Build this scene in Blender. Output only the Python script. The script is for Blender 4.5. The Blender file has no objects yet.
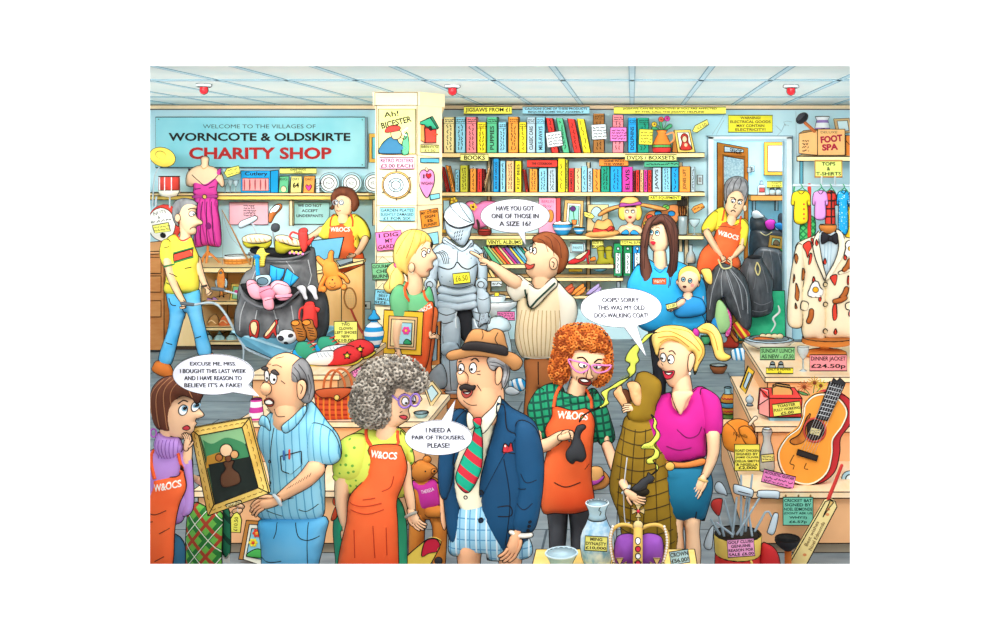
import bpy, bmesh, math, random
import numpy as np
from mathutils import Vector, Matrix
from mathutils.bvhtree import BVHTree
from mathutils.geometry import delaunay_2d_cdt

SC = bpy.context.scene
COL = SC.collection
random.seed(7)

# ---------------------------------------------------------------- camera
cam_d = bpy.data.cameras.new('camera'); cam = bpy.data.objects.new('camera', cam_d); COL.objects.link(cam)
cam_d.sensor_width = 36; cam_d.lens = 36            # focal length = 1000 pixels
cam_d.shift_x = -0.132; cam_d.shift_y = -0.144      # vanishing point of the ceiling grid at (632, 171)
cam.location = (0, 0, 2.0); cam.rotation_euler = (math.pi/2, 0, 0)
cam_d.clip_start = 0.05; cam_d.clip_end = 100
SC.camera = cam
# ---------------------------------------------------------------- light
vs_ = SC.view_settings
vs_.view_transform = 'Standard'; vs_.look = 'None'; vs_.exposure = 0.0; vs_.gamma = 1; vs_.use_curve_mapping = False
W = bpy.data.worlds.new('world'); SC.world = W; W.use_nodes = True
W.node_tree.nodes['Background'].inputs[0].default_value = (1, 1, 1, 1)
W.node_tree.nodes['Background'].inputs[1].default_value = .86

def area(name, loc, size, energy, rot, col=(1, 1, 1)):
    l = bpy.data.lights.new(name, 'AREA'); l.shape = 'RECTANGLE'; l.size, l.size_y = size
    l.energy = energy; l.color = col
    o = bpy.data.objects.new(name, l); COL.objects.link(o); o.location = loc; o.rotation_euler = rot
    return o
R = math.radians
sl = area('back_fill_light', (-1.6, 6.0, 2.85), (7.5, 0.5), 260, (R(92), 0, 0), (1, .985, .95)); sl.data.spread = R(115)  # added area light brightening the back wall, no fitting stands here
area('ceiling_fill_light', (-1.5, 9.6, 2.12), (8, 3.6), 66, (R(180), 0, 0))  # added unseen light facing up, only brightens the ceiling
area('rear_fill_light', (-.4, -4.0, 2.6), (8, 5), 400, (R(90), 0, 0))  # added fill from behind the camera, not a window
area('front_fill_light', (-.4, 3.35, 2.5), (3.6, .5), 55, (R(50), 0, 0), (1, .985, .95))  # added fill above the opening for the people at the front
area('office_fill_light', (1.8, 13.0, 2.7), (1.2, .8), 45, (0, 0, 0))  # added fill to brighten the office, no lamp modelled
sun_d = bpy.data.lights.new('sun', 'SUN'); sun_d.energy = .5; sun_d.angle = R(12)
sun = bpy.data.objects.new('sun', sun_d); COL.objects.link(sun); sun.rotation_euler = (R(24), R(-14), 0)

# ---------------------------------------------------------------- materials
def lin(h):
    h = h.lstrip('#')
    c = [int(h[i:i+2], 16)/255 for i in (0, 2, 4)]
    return tuple((v/12.92 if v <= .04045 else ((v+.055)/1.055)**2.4) for v in c) + (1,)
_mc = {}
def _newmat(name, rough, metal, trans=0):
    m = bpy.data.materials.new(name); m.use_nodes = True
    b = m.node_tree.nodes['Principled BSDF']
    b.inputs['Roughness'].default_value = rough; b.inputs['Metallic'].default_value = metal
    b.inputs['Specular IOR Level'].default_value = .25
    if trans: b.inputs['Transmission Weight'].default_value = trans
    return m, m.node_tree, b
def M(h, rough=.75, metal=0, trans=0):
    k = (h, rough, metal, trans)
    if k not in _mc:
        m, nt, b = _newmat('paint_'+h, rough, metal, trans)
        # faint watercolour-like mottling of the pigment itself
        n = nt.nodes.new('ShaderNodeTexNoise'); n.inputs['Scale'].default_value = 9
        tc = nt.nodes.new('ShaderNodeTexCoord'); nt.links.new(tc.outputs['Object'], n.inputs['Vector'])
        mx = nt.nodes.new('ShaderNodeMix'); mx.data_type = 'RGBA'
        c = lin(h)
        mx.inputs['A'].default_value = tuple(v*.9 for v in c[:3])+(1,)
        mx.inputs['B'].default_value = tuple(min(1, v*1.08+.004) for v in c[:3])+(1,)
        nt.links.new(n.outputs[0], mx.inputs['Factor']); nt.links.new(mx.outputs['Result'], b.inputs['Base Color'])
        _mc[k] = m
    return _mc[k]
def _math(nt, op, a, b=None, c=None):
    n = nt.nodes.new('ShaderNodeMath'); n.operation = op
    for i, v in enumerate((a, b, c)):
        if v is None: continue
        if isinstance(v, (int, float)): n.inputs[i].default_value = v
        else: nt.links.new(v, n.inputs[i])
    return n.outputs[0]
def PAT(base, layers, plane='xz', rough=.75, wob=0):
    """base colour crossed by stripe layers (hex, angle, period m, width 0..1[, offset])"""
    k = ('P', base, tuple(layers), plane, rough)
    if k in _mc: return _mc[k]
    m, nt, b = _newmat('pattern_'+base, rough, 0)
    tc = nt.nodes.new('ShaderNodeTexCoord'); sp = nt.nodes.new('ShaderNodeSeparateXYZ')
    nt.links.new(tc.outputs['Object'], sp.inputs[0])
    X = sp.outputs[0]; Z = sp.outputs[2] if plane == 'xz' else sp.outputs[1]
    cur = None
    for L in layers:
        h, ang, per, wid = L[:4]; off = L[4] if len(L) > 4 else 0
        a = R(ang)
        v = _math(nt, 'ADD', _math(nt, 'MULTIPLY', X, math.cos(a)/per), _math(nt, 'MULTIPLY', Z, math.sin(a)/per))
        if wob:
            n = nt.nodes.new('ShaderNodeTexNoise'); n.inputs['Scale'].default_value = 8
            nt.links.new(tc.outputs['Object'], n.inputs['Vector'])
            v = _math(nt, 'ADD', v, _math(nt, 'MULTIPLY', n.outputs[0], wob))
        f = _math(nt, 'FRACT', _math(nt, 'ADD', v, 100.0+off))
        mask = _math(nt, 'LESS_THAN', f, wid)
        mx = nt.nodes.new('ShaderNodeMix'); mx.data_type = 'RGBA'
        nt.links.new(mask, mx.inputs['Factor'])
        if cur is None: mx.inputs['A'].default_value = lin(base)
        else: nt.links.new(cur, mx.inputs['A'])
        mx.inputs['B'].default_value = lin(h); cur = mx.outputs['Result']
    nt.links.new(cur, b.inputs['Base Color'])
    _mc[k] = m; return m
def DOT(base, h, scale, rad, rough=.75):
    k = ('D', base, h, scale, rad)
    if k in _mc: return _mc[k]
    m, nt, b = _newmat('dots_'+base, rough, 0)
    tc = nt.nodes.new('ShaderNodeTexCoord'); v = nt.nodes.new('ShaderNodeTexVoronoi')
    v.inputs['Scale'].default_value = scale; v.inputs['Randomness'].default_value = .55
    nt.links.new(tc.outputs['Object'], v.inputs['Vector'])
    mask = _math(nt, 'LESS_THAN', v.outputs['Distance'], rad)
    mx = nt.nodes.new('ShaderNodeMix'); mx.data_type = 'RGBA'
    nt.links.new(mask, mx.inputs['Factor']); mx.inputs['A'].default_value = lin(base); mx.inputs['B'].default_value = lin(h)
    nt.links.new(mx.outputs['Result'], b.inputs['Base Color'])
    _mc[k] = m; return m
def NOI(h1, h2, scale, sharp=.5, rough=.75, stretch=(1, 1, 1), metal=0):
    k = ('N', h1, h2, scale, sharp, stretch, metal)
    if k in _mc: return _mc[k]
    m, nt, b = _newmat('mottle_'+h1, rough, metal)
    tc = nt.nodes.new('ShaderNodeTexCoord'); mp = nt.nodes.new('ShaderNodeMapping')
    mp.inputs['Scale'].default_value = stretch
    nt.links.new(tc.outputs['Object'], mp.inputs[0])
    n = nt.nodes.new('ShaderNodeTexNoise'); n.inputs['Scale'].default_value = scale; n.inputs['Detail'].default_value = 3
    nt.links.new(mp.outputs[0], n.inputs['Vector'])
    r = nt.nodes.new('ShaderNodeValToRGB')
    r.color_ramp.elements[0].position = .5-.5*(1-sharp)*.5; r.color_ramp.elements[1].position = .5+.5*(1-sharp)*.5
    r.color_ramp.elements[0].color = lin(h1); r.color_ramp.elements[1].color = lin(h2)
    nt.links.new(n.outputs[0], r.inputs[0]); nt.links.new(r.outputs[0], b.inputs['Base Color'])
    _mc[k] = m; return m
def GLASS(h='dff2f8', alpha=.35):
    k = ('G', h, alpha)
    if k in _mc: return _mc[k]
    m, nt, b = _newmat('glass_'+h, .08, 0)
    b.inputs['Base Color'].default_value = lin(h); b.inputs['Alpha'].default_value = alpha
    b.inputs['Specular IOR Level'].default_value = .6
    _mc[k] = m; return m
def mm(x): return M(x) if isinstance(x, str) else x
INK = M('1a1410', .9)
SKIN = 'f9c9a0'

# ---------------------------------------------------------------- outlines
S = 4.845                                   # drawing units per photo pixel
TX = [145, 320, 495, 670]; TY = [60, 185, 310, 437]
def P(s):
    if not isinstance(s, str): return [tuple(q) if len(q) > 2 else (q[0], q[1], 0) for q in s]
    out = []
    for w in s.split():
        sh = w.endswith('*'); a, b = w.rstrip('*').split(',')
        out.append((float(a), float(b), 1 if sh else 0))
    return out
def spline(pl, closed, step):
    q = []
    for p in pl:
        q.append(p)
        if p[2]: q.append(p)
    n = len(q); A = np.array([(a[0], a[1]) for a in q], float); out = []
    segs = n if closed else n-1
    for i in range(segs):
        if closed: p0, p1, p2, p3 = A[(i-1) % n], A[i], A[(i+1) % n], A[(i+2) % n]
        else: p0, p1, p2, p3 = A[max(i-1, 0)], A[i], A[i+1], A[min(i+2, n-1)]
        L = np.hypot(*(p2-p1))
        if L < 1e-6: continue
        m = max(1, int(math.ceil(L/step)))
        for j in range(m):
            t = j/m
            out.append(.5*((2*p1)+(-p0+p2)*t+(2*p0-5*p1+4*p2-p3)*t*t+(-p0+3*p1-3*p2+p3)*t**3))
    if not closed: out.append(A[-1])
    return np.array(out)
def resample(A, step, closed):
    B = np.vstack([A, A[:1]]) if closed else A
    d = np.r_[0, np.cumsum(np.hypot(*np.diff(B, axis=0).T))]
    n = max(8 if closed else 2, int(round(d[-1]/step)))
    t = np.linspace(0, d[-1], n+1)
    out = np.c_[np.interp(t, d, B[:, 0]), np.interp(t, d, B[:, 1])]
    return out[:-1] if closed else out
def stroke(path):
    """tapered stroke outline: list of (x, y, r)"""
    q = np.array(path, float); n = len(q)
    # catmull-rom through x, y, r
    out = []
    for i in range(n-1):
        p0, p1, p2, p3 = q[max(i-1, 0)], q[i], q[i+1], q[min(i+2, n-1)]
        for j in range(6):
            t = j/6
            out.append(.5*((2*p1)+(-p0+p2)*t+(2*p0-5*p1+4*p2-p3)*t*t+(-p0+3*p1-3*p2+p3)*t**3))
    out.append(q[-1]); q = np.array(out)
    T_ = np.gradient(q[:, :2], axis=0); T_ /= np.maximum(1e-6, np.hypot(*T_.T))[:, None]
    N = np.c_[-T_[:, 1], T_[:, 0]]
    L = q[:, :2]+N*q[:, 2:3]; Rr = q[:, :2]-N*q[:, 2:3]
    def cap(c, t, r):
        a0 = math.atan2(t[1], t[0])
        return [(c[0]+r*math.cos(a0+a), c[1]+r*math.sin(a0+a)) for a in np.linspace(math.pi/2, -math.pi/2, 7)[1:-1]]
    pts = list(map(tuple, L))+cap(q[-1, :2], T_[-1], q[-1, 2])+list(map(tuple, Rr[::-1]))+cap(q[0, :2], -T_[0], q[0, 2])
    return np.array(pts)
def inside(px, py, A):
    x0, y0 = A[:, 0], A[:, 1]; x1, y1 = np.roll(x0, -1), np.roll(y0, -1)
    c = np.zeros(px.shape, bool)
    for a, b, d, e in zip(x0, y0, x1, y1):
        if b == e: continue
        k = ((b > py) != (e > py)) & (px < (d-a)*(py-b)/(e-b)+a)
        c ^= k
    return c
def distseg(px, py, A):
    x0, y0 = A[:, 0], A[:, 1]; x1, y1 = np.roll(x0, -1), np.roll(y0, -1)
    dm = np.full(px.shape, 1e9)
    for a, b, d, e in zip(x0, y0, x1, y1):
        vx, vy = d-a, e-b; l = vx*vx+vy*vy+1e-9
        t = np.clip(((px-a)*vx+(py-b)*vy)/l, 0, 1)
        dm = np.minimum(dm, np.hypot(px-a-t*vx, py-b-t*vy))
    return dm
def meshpoly(A, g):
    """triangulate outline A with interior points at spacing g -> verts, tris, n boundary"""
    x0, y0 = A.min(0); x1, y1 = A.max(0)
    ys = np.arange(y0+g*.4, y1, g*.87); P_ = []
    for i, y in enumerate(ys):
        xs = np.arange(x0+(g*.5 if i % 2 else 0), x1, g)
        P_ += [(x, y) for x in xs]
    P_ = np.array(P_) if P_ else np.zeros((0, 2))
    if len(P_):
        k = inside(P_[:, 0], P_[:, 1], A); P_ = P_[k]
        if len(P_): P_ = P_[distseg(P_[:, 0], P_[:, 1], A) > .5*g]
    n = len(A)
    pts = [Vector((float(a), float(b))) for a, b in A]+[Vector((float(a), float(b))) for a, b in P_]
    vo, _, fo, ov, _, _ = delaunay_2d_cdt(pts, [(i, (i+1) % n) for i in range(n)], [], 1, 1e-4)
    V = np.array([(v.x, v.y) for v in vo])
    bd = np.array([any(j < n for j in o) or not o for o in ov])
    F = [tuple(f) for f in fo if len(f) == 3]
    return V, F, bd
def poisson(V, F, bd):
    n = len(V); Ls = np.zeros((n, n)); ms = np.zeros(n)
    for f in F:
        a, b, c = V[f[0]], V[f[1]], V[f[2]]
        ar = abs((b[0]-a[0])*(c[1]-a[1])-(b[1]-a[1])*(c[0]-a[0]))/2
        if ar < 1e-6: continue
        for i in range(3):
            i0, i1, i2 = f[i], f[(i+1) % 3], f[(i+2) % 3]
            e1 = V[i1]-V[i0]; e2 = V[i2]-V[i0]
            w = max(0.02, .5*np.dot(e1, e2)/(2*ar))
            Ls[i1, i2] -= w; Ls[i2, i1] -= w; Ls[i1, i1] += w; Ls[i2, i2] += w
            ms[i0] += ar/3
    I = np.where(~bd)[0]; u = np.zeros(n)
    if len(I): u[I] = np.linalg.solve(Ls[np.ix_(I, I)]+1e-9*np.eye(len(I)), ms[I])
    return np.maximum(u, 0)

THINGS = []
INKW = 1.0
class Part:
    def __init__(s, th, name, mat, label, parent):
        s.th, s.name, s.mat, s.label, s.parent = th, name, mat, label, parent
        s.v, s.f, s.m, s.sm, s.mats = [], [], [], [], []
    def add(s, V, F, mat=None, smooth=True, surf=True):
        mat = mm(mat) if mat is not None else s.mat
        if mat not in s.mats: s.mats.append(mat)
        mi = s.mats.index(mat); o = len(s.v)
        V = [tuple(map(float, q)) for q in V]
        s.v += V; s.f += [tuple(i+o for i in f) for f in F]; s.m += [mi]*len(F); s.sm += [smooth]*len(F)
        if surf and F: s.th.bvh.append(BVHTree.FromPolygons(V, F))
        return s
    # -- swept tube through (x, y, r[, d]) points
    def tube(s, pts, mat=None, n=8, smooth=True, surf=True, d=0, step=None, caps=True, closed=False, lin=False):
        q = np.array([(p[0], p[1], p[3] if len(p) > 3 else d, p[2]) for p in pts], float)
        m = len(q); out = []
        segs = m if closed else m-1
        for i in range(segs):
            if closed: p0, p1, p2, p3 = q[i-1], q[i], q[(i+1) % m], q[(i+2) % m]
            else: p0, p1, p2, p3 = q[max(i-1, 0)], q[i], q[i+1], q[min(i+2, m-1)]
            L = np.linalg.norm(p2[:3]-p1[:3]); st = step or max(3, p1[3]*1.2)
            k = 1 if lin else min(10, max(1, int(L/st)))
            for j in range(k):
                t = j/k
                out.append(.5*((2*p1)+(-p0+p2)*t+(2*p0-5*p1+4*p2-p3)*t*t+(-p0+3*p1-3*p2+p3)*t**3) if not lin else p1)
        if not closed: out.append(q[-1])
        q = np.array(out)
        return s._sweep(q, mat, n, smooth, surf, caps, closed)
    def _sweep(s, q, mat, n, smooth, surf, caps, closed):
        C = q[:, :3]; r = np.maximum(q[:, 3], .05)
        if len(C) < 2: return s
        if closed: T_ = np.roll(C, -1, 0)-np.roll(C, 1, 0)
        else: T_ = np.gradient(C, axis=0)
        T_ /= np.maximum(1e-9, np.linalg.norm(T_, axis=1))[:, None]
        up = np.array([0, 0, 1.]) if abs(T_[0, 2]) < .9 else np.array([1., 0, 0])
        N = []; nv = up-T_[0]*np.dot(up, T_[0]); nv /= np.linalg.norm(nv)
        for t in T_:
            nv = nv-t*np.dot(nv, t); nv /= max(1e-9, np.linalg.norm(nv)); N.append(nv)
        rings = []
        if caps and not closed:
            for a in (-.9, -.6): rings.append((C[0]+T_[0]*r[0]*a, N[0], T_[0], r[0]*math.sqrt(1-a*a)))
        for c, nn, t, rr in zip(C, N, T_, r): rings.append((c, nn, t, rr))
        if caps and not closed:
            for a in (.6, .9): rings.append((C[-1]+T_[-1]*r[-1]*a, N[-1], T_[-1], r[-1]*math.sqrt(1-a*a)))
        V = []; F = []
        for c, nn, t, rr in rings:
            b = np.cross(t, nn)
            for j in range(n):
                a = 2*math.pi*j/n; V.append(c+(nn*math.cos(a)+b*math.sin(a))*rr)
        m = len(rings)
        for i in range(m if closed else m-1):
            for j in range(n):
                a, b = i*n+j, i*n+(j+1) % n; c2 = ((i+1) % m)*n
                F.append((a, b, c2+(j+1) % n, c2+j))
        if not closed:
            F.append(tuple(range(n))[::-1]); F.append(tuple(range((m-1)*n, m*n)))
        return s.add(V, F, mat, smooth, surf)
    def inkloop(s, A, d, w=None, closed=True, mat=None):
        w = w or s.th.inkw
        q = np.c_[A, np.asarray(d)*np.ones(len(A)), np.full(len(A), w)]
        return s._sweep(q, mat or INK, 4, True, False, False, closed)
    # -- inflated outline
    def puff(s, o, t=.8, d=0, cap=None, mat=None, ink=True, back=1.0, N=230, w=None, dfun=None, raw=False):
        A = o if raw else spline(P(o), True, 6)
        ar = abs(np.sum(A[:, 0]*np.roll(A[:, 1], -1)-A[:, 1]*np.roll(A[:, 0], -1)))/2
        g = max(1.2, math.sqrt(ar/N)); A = resample(A, g*.8, True)
        V, F, bd = meshpoly(A, g)
        h = np.sqrt(2.6*poisson(V, F, bd))*t
        if cap: h = cap*np.tanh(h/cap)
        dd = np.array([dfun(x, y) for x, y in V]) if dfun else np.full(len(V), float(d))
        n = len(V); vv = [(x, y, z-a) for (x, y), a, z in zip(V, h, dd)]; idx = {}
        for i in range(n):
            if bd[i]: idx[i] = i
            else: idx[i] = len(vv); vv.append((V[i][0], V[i][1], dd[i]+h[i]*back))
        s.add(vv, F+[(idx[c], idx[b], idx[a]) for a, b, c in F], mat)
        if ink:
            s.inkloop(A, [dfun(x, y) for x, y in A] if dfun else d, w)
        return s
    def limb(s, path, t=1.0, d=0, mat=None, ink=True, N=90, w=None, d2=None, cap=None):
        df = None
        if d2 is not None:
            q = np.array(path, float)[:, :2]; L = np.r_[0, np.cumsum(np.hypot(*np.diff(q, axis=0).T))]
            def df(x, y):
                b = (1e9, 0)
                for i in range(len(q)-1):
                    v = q[i+1]-q[i]; l = v@v+1e-9; tt = min(1, max(0, ((x, y)-q[i])@v/l))
                    e = np.hypot(*((x, y)-q[i]-tt*v))
                    if e < b[0]: b = (e, (L[i]+tt*(L[i+1]-L[i]))/L[-1])
                return d+(d2-d)*b[1]
        return s.puff(stroke(path), t, d, cap, mat, ink, N=N, w=w, dfun=df, raw=True)
    # -- flat-ish extruded outline with crisp sides
    def prism(s, o, d0, d1, mat=None, ink=True, smooth=False, sharp=True, w=None, side=None):
        pl = P(o); A = np.array([(a, b) for a, b, _ in pl]) if sharp else resample(spline(pl, True, 4), 5, True)
        n = len(A); V = [(a, b, d0) for a, b in A]+[(a, b, d1) for a, b in A]
        F = [tuple(range(n)), tuple(range(n, 2*n))[::-1]]
        s.add(V, F, mat)
        for i, f in enumerate(F): s.sm[-1-i] = False
        sd = [(i, (i+1) % n, n+(i+1) % n, n+i) for i in range(n)]
        s.add(V, sd, side if side is not None else mat, not sharp)
        if ink:
            s.inkloop(A if not sharp else resample(A, 400, True) if False else A, d0, w)
            if sharp and abs(d1-d0) > 12: s.inkloop(A, d1, w)
            if sharp and n < 7 and abs(d1-d0) > 12:
                for a, b in A: s._sweep(np.array([(a, b, d0, w or s.th.inkw), (a, b, d1, w or s.th.inkw)]), INK, 4, True, False, False, False)
        return s
    def box(s, x0, y0, x1, y1, d0, d1, mat=None, ink=True, rot=0, w=None):
        c = ((x0+x1)/2, (y0+y1)/2); a = R(rot)
        q = [(x0, y0), (x1, y0), (x1, y1), (x0, y1)]
        q = [(c[0]+(x-c[0])*math.cos(a)-(y-c[1])*math.sin(a), c[1]+(x-c[0])*math.sin(a)+(y-c[1])*math.cos(a), 0) for x, y in q]
        return s.prism(q, d0, d1, mat, ink, w=w)
    # -- arbitrary convex corners: list of 3-D points front face then back face
    def hull8(s, pts, mat=None, ink=True):
        F = [(0, 1, 2, 3), (7, 6, 5, 4), (0, 4, 5, 1), (1, 5, 6, 2), (2, 6, 7, 3), (3, 7, 4, 0)]
        s.add(pts, F, mat, False)
        if ink:
            for a, b in ((0, 1), (1, 2), (2, 3), (3, 0), (4, 5), (5, 6), (6, 7), (7, 4), (0, 4), (1, 5), (2, 6), (3, 7)):
                s._sweep(np.array([tuple(pts[a])+(s.th.inkw,), tuple(pts[b])+(s.th.inkw,)]), INK, 4, True, False, False, False)
        return s
    def ball(s, x, y, rx, ry=None, d=0, rd=None, mat=None, n=14, surf=True, ink=False, rot=0):
        ry = ry or rx; rd = rd or min(rx, ry); V = []; F = []; m = n//2+1; a0 = R(rot)
        for i in range(m+1):
            th = math.pi*i/m
            for j in range(n):
                ph = 2*math.pi*j/n
                a, b, c = rx*math.sin(th)*math.cos(ph), -ry*math.cos(th), rd*math.sin(th)*math.sin(ph)
                V.append((x+a*math.cos(a0)-b*math.sin(a0), y+a*math.sin(a0)+b*math.cos(a0), d+c))
        for i in range(m):
            for j in range(n): F.append((i*n+j, i*n+(j+1) % n, (i+1)*n+(j+1) % n, (i+1)*n+j))
        s.add(V, F, mat, True, surf)
        if ink:
            s.inkloop(np.array([(x+rx*math.cos(t)*math.cos(a0)-ry*math.sin(t)*math.sin(a0), y+rx*math.cos(t)*math.sin(a0)+ry*math.sin(t)*math.cos(a0)) for t in np.linspace(0, 2*math.pi, 20)[:-1]]), d)
        return s
    def lathe(s, cx, prof, d=0, mat=None, n=20, ink=True, tilt=0, close=False):
        """profile of (y, r) from top to bottom, turned about the vertical through cx"""
        V = []; F = []
        for y, r in prof:
            for j in range(n):
                a = 2*math.pi*j/n; V.append((cx+r*math.cos(a), y, d+r*math.sin(a)))
        m = len(prof)
        for i in range(m-1):
            for j in range(n): F.append((i*n+j, i*n+(j+1) % n, (i+1)*n+(j+1) % n, (i+1)*n+j))
        if prof[0][1] > .5 and not close: pass
        F.append(tuple(range((m-1)*n, m*n)))
        if close: F.append(tuple(range(n)))
        if tilt:
            a = R(tilt); cy = prof[-1][0]
            V = [(cx+(x-cx)*math.cos(a)-(y-cy)*math.sin(a), cy+(x-cx)*math.sin(a)+(y-cy)*math.cos(a), z) for x, y, z in V]
        s.add(V, F, mat)
        if ink:
            c, sn = math.cos(R(tilt)), math.sin(R(tilt)); cy = prof[-1][0]
            for sg in (-1, 1):
                q = np.array([(cx+sg*r*c-(y-cy)*sn, cy+sg*r*sn+(y-cy)*c, d, s.th.inkw) for y, r in prof])
                s._sweep(q, INK, 4, True, False, False, False)
            for y, r in (prof[0], prof[-1]):
                if r > 1:
                    q = [(cx+r*math.cos(t)*c-(y-cy)*sn, cy+r*math.cos(t)*sn+(y-cy)*c, d+r*math.sin(t), s.th.inkw) for t in np.linspace(0, 2*math.pi, 18)[:-1]]
                    s._sweep(np.array(q), INK, 4, True, False, False, True)
        return s
    # -- things laid on whatever surface is already there
    def line(s, o, w=None, mat=None, closed=False, lift=.3, d=None, straight=False):
        pl = P(o); A = np.array([(a, b) for a, b, _ in pl]) if straight else spline(pl, closed, 6)
        A = resample(A, 5, closed)
        Z = [s.th.surf(x, y, d)-lift for x, y in A]
        s._sweep(np.c_[A, Z, np.full(len(A), w or s.th.inkw)], mat or INK, 4, True, False, False, closed)
        return s
    def decal(s, o, mat=None, lift=1.2, ink=True, N=60, w=None, d=None, sharp=False, raw=False):
        if raw: A = o
        else:
            pl = P(o); A = np.array([(a, b) for a, b, _ in pl]) if sharp else spline(pl, True, 4)
        ar = abs(np.sum(A[:, 0]*np.roll(A[:, 1], -1)-A[:, 1]*np.roll(A[:, 0], -1)))/2
        g = max(1, math.sqrt(ar/N)); A = resample(A, g*.8, True)
        V, F, bd = meshpoly(A, g)
        Z = [s.th.surf(x, y, d)-lift for x, y in V]
        s.add([(x, y, z) for (x, y), z in zip(V, Z)], F, mat)
        if ink: s.inkloop(A, [s.th.surf(x, y, d) - .3 for x, y in A], w)
        return s
    def oval(s, x, y, rx, ry=None, rot=0, **k):
        ry = ry or rx; a = R(rot)
        A = np.array([(x+rx*math.cos(t)*math.cos(a)-ry*math.sin(t)*math.sin(a), y+rx*math.cos(t)*math.sin(a)+ry*math.sin(t)*math.cos(a)) for t in np.linspace(0, 2*math.pi, 24)[:-1]])
        return s.decal(A, raw=True, N=k.pop('N', 30), **k)
    def text(s, t, cx, cy, w, h, mat=None, rot=0, lift=1.0, d=None, bold=0.0, flat=True, d0=None):
        V, F = textmesh(t, bold); a = R(rot)
        if not len(V): return s
        X = (V[:, 0]-.5)*w; Y_ = (.5-V[:, 1])*h
        xs = cx+X*math.cos(a)-Y_*math.sin(a); ys = cy+X*math.sin(a)+Y_*math.cos(a)
        if d0 is not None: Z = [d0]*len(xs)
        elif flat: z = s.th.surf(cx, cy, d)-lift; Z = [z]*len(xs)
        else: Z = [s.th.surf(x, y, d)-lift for x, y in zip(xs, ys)]
        return s.add(list(zip(xs, ys, Z)), F, mat or (s.mat if s.name == 'lettering' else INK), False, False)
    def scribble(s, x0, y0, x1, y1, rows=3, w=.9, mat=None, rot=0, d=None, vert=False):
        """rows of small illegible strokes"""
        w *= 1.5 if s.th.Y > 8 else 1.2; rd = random.Random(int(x0*7+y0*13)); c = ((x0+x1)/2, (y0+y1)/2); a = R(rot)
        dz = s.th.surf(c[0], c[1], d)-.8
        Wd, Hh = (y1-y0, x1-x0) if vert else (x1-x0, y1-y0)
        for r in range(rows):
            yy = -Hh/2+Hh*(r+.5)/rows; x = -Wd/2; seg = []
            hh = Hh/rows*.28
            while x < Wd/2:
                L = rd.uniform(.5, 1.4)*Hh/rows
                seg = [(x+L*i/4, yy+rd.uniform(-hh, hh)) for i in range(5)]; x += L*1.35
                if vert: seg = [(q[1], -q[0]) for q in seg]
                q = [(c[0]+u*math.cos(a)-v*math.sin(a), c[1]+u*math.sin(a)+v*math.cos(a), dz, w) for u, v in seg]
                s._sweep(np.array(q), mm(mat) if mat else INK, 3, True, False, False, False)
        return s
_tc = {}
def textmesh(t, bold):
    k = (t, bold)
    if k not in _tc:
        c = bpy.data.curves.new('lettering', 'FONT'); c.body = t; c.offset = bold; c.resolution_u = 3
        c.align_x = 'CENTER'; c.space_line = .95
        o = bpy.data.objects.new('lettering', c); me = bpy.data.meshes.new_from_object(o)
        V = np.array([v.co[:2] for v in me.vertices]) if len(me.vertices) else np.zeros((0, 2))
        F = [tuple(p.vertices) for p in me.polygons]
        if len(V):
            lo, hi = V.min(0), V.max(0); V = (V-lo)/np.maximum(1e-6, hi-lo)
        bpy.data.objects.remove(o); bpy.data.meshes.remove(me); bpy.data.curves.remove(c)
        _tc[k] = (V, F)
    return _tc[k]

class T:
    def __init__(s, name, label, cat, col, row, Y, base=(0, 0), group=None, kind=None, inkw=None, d=0):
        s.name, s.label, s.cat, s.group, s.kind, s.Y = name, label, cat, group, kind, Y
        s.ox, s.oy = (col if col > 9 else TX[col]), (row if row > 9 else TY[row]); s.k = Y/1000/S; s.parts = []; s.bvh = []; s.base = base
        s.rz = 0; s.sx = 1
        s.inkw = inkw or max(1.9, min(2.6, 3.8-Y*.16))
        s.loc = s.world(base[0], base[1], d); THINGS.append(s)
    def world(s, x, y, d=0):
        return Vector(((s.ox+x/S-632)*s.Y/1000, s.Y+d*s.k, 2-(s.oy+y/S-171)*s.Y/1000))
    def dY(s, Y):              # depth offset (units) of world distance Y
        return (Y-s.Y)/s.k
    def yz(s, z): return ((2-z)*1000/s.Y+171-s.oy)*S
    def surf(s, x, y, d=None):
        b = None
        for t in s.bvh:
            h = t.ray_cast(Vector((x, y, -5000)), Vector((0, 0, 1)))[0]
            if h is not None and (b is None or h.z < b): b = h.z
        if b is None: return 0 if d is None else d
        return b
    def part(s, name, mat=None, label=None, parent=None):
        mat = mat or ('1a1410' if name == 'lettering' else 'ffffff')
        p = Part(s, name, mm(mat), label, parent); s.parts.append(p); return p
def tag(o, t):
    if t.kind: o['kind'] = t.kind
    if t.kind != 'structure' or t.label:
        if t.label: o['label'] = t.label
        if t.cat: o['category'] = t.cat
    if t.group: o['group'] = t.group
def make_mesh(t, p):
    me = bpy.data.meshes.new(p.name)
    V = np.array(p.v); W_ = np.c_[(t.ox+V[:, 0]/S-632)*t.Y/1000, t.Y+V[:, 2]*t.k, 2-(t.oy+V[:, 1]/S-171)*t.Y/1000]-np.array(t.loc)
    W_[:, 0] *= t.sx
    me.from_pydata(W_.tolist(), [], p.f)
    for m in p.mats: me.materials.append(m)
    me.polygons.foreach_set('material_index', p.m); me.polygons.foreach_set('use_smooth', p.sm)
    me.update(); return me
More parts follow.
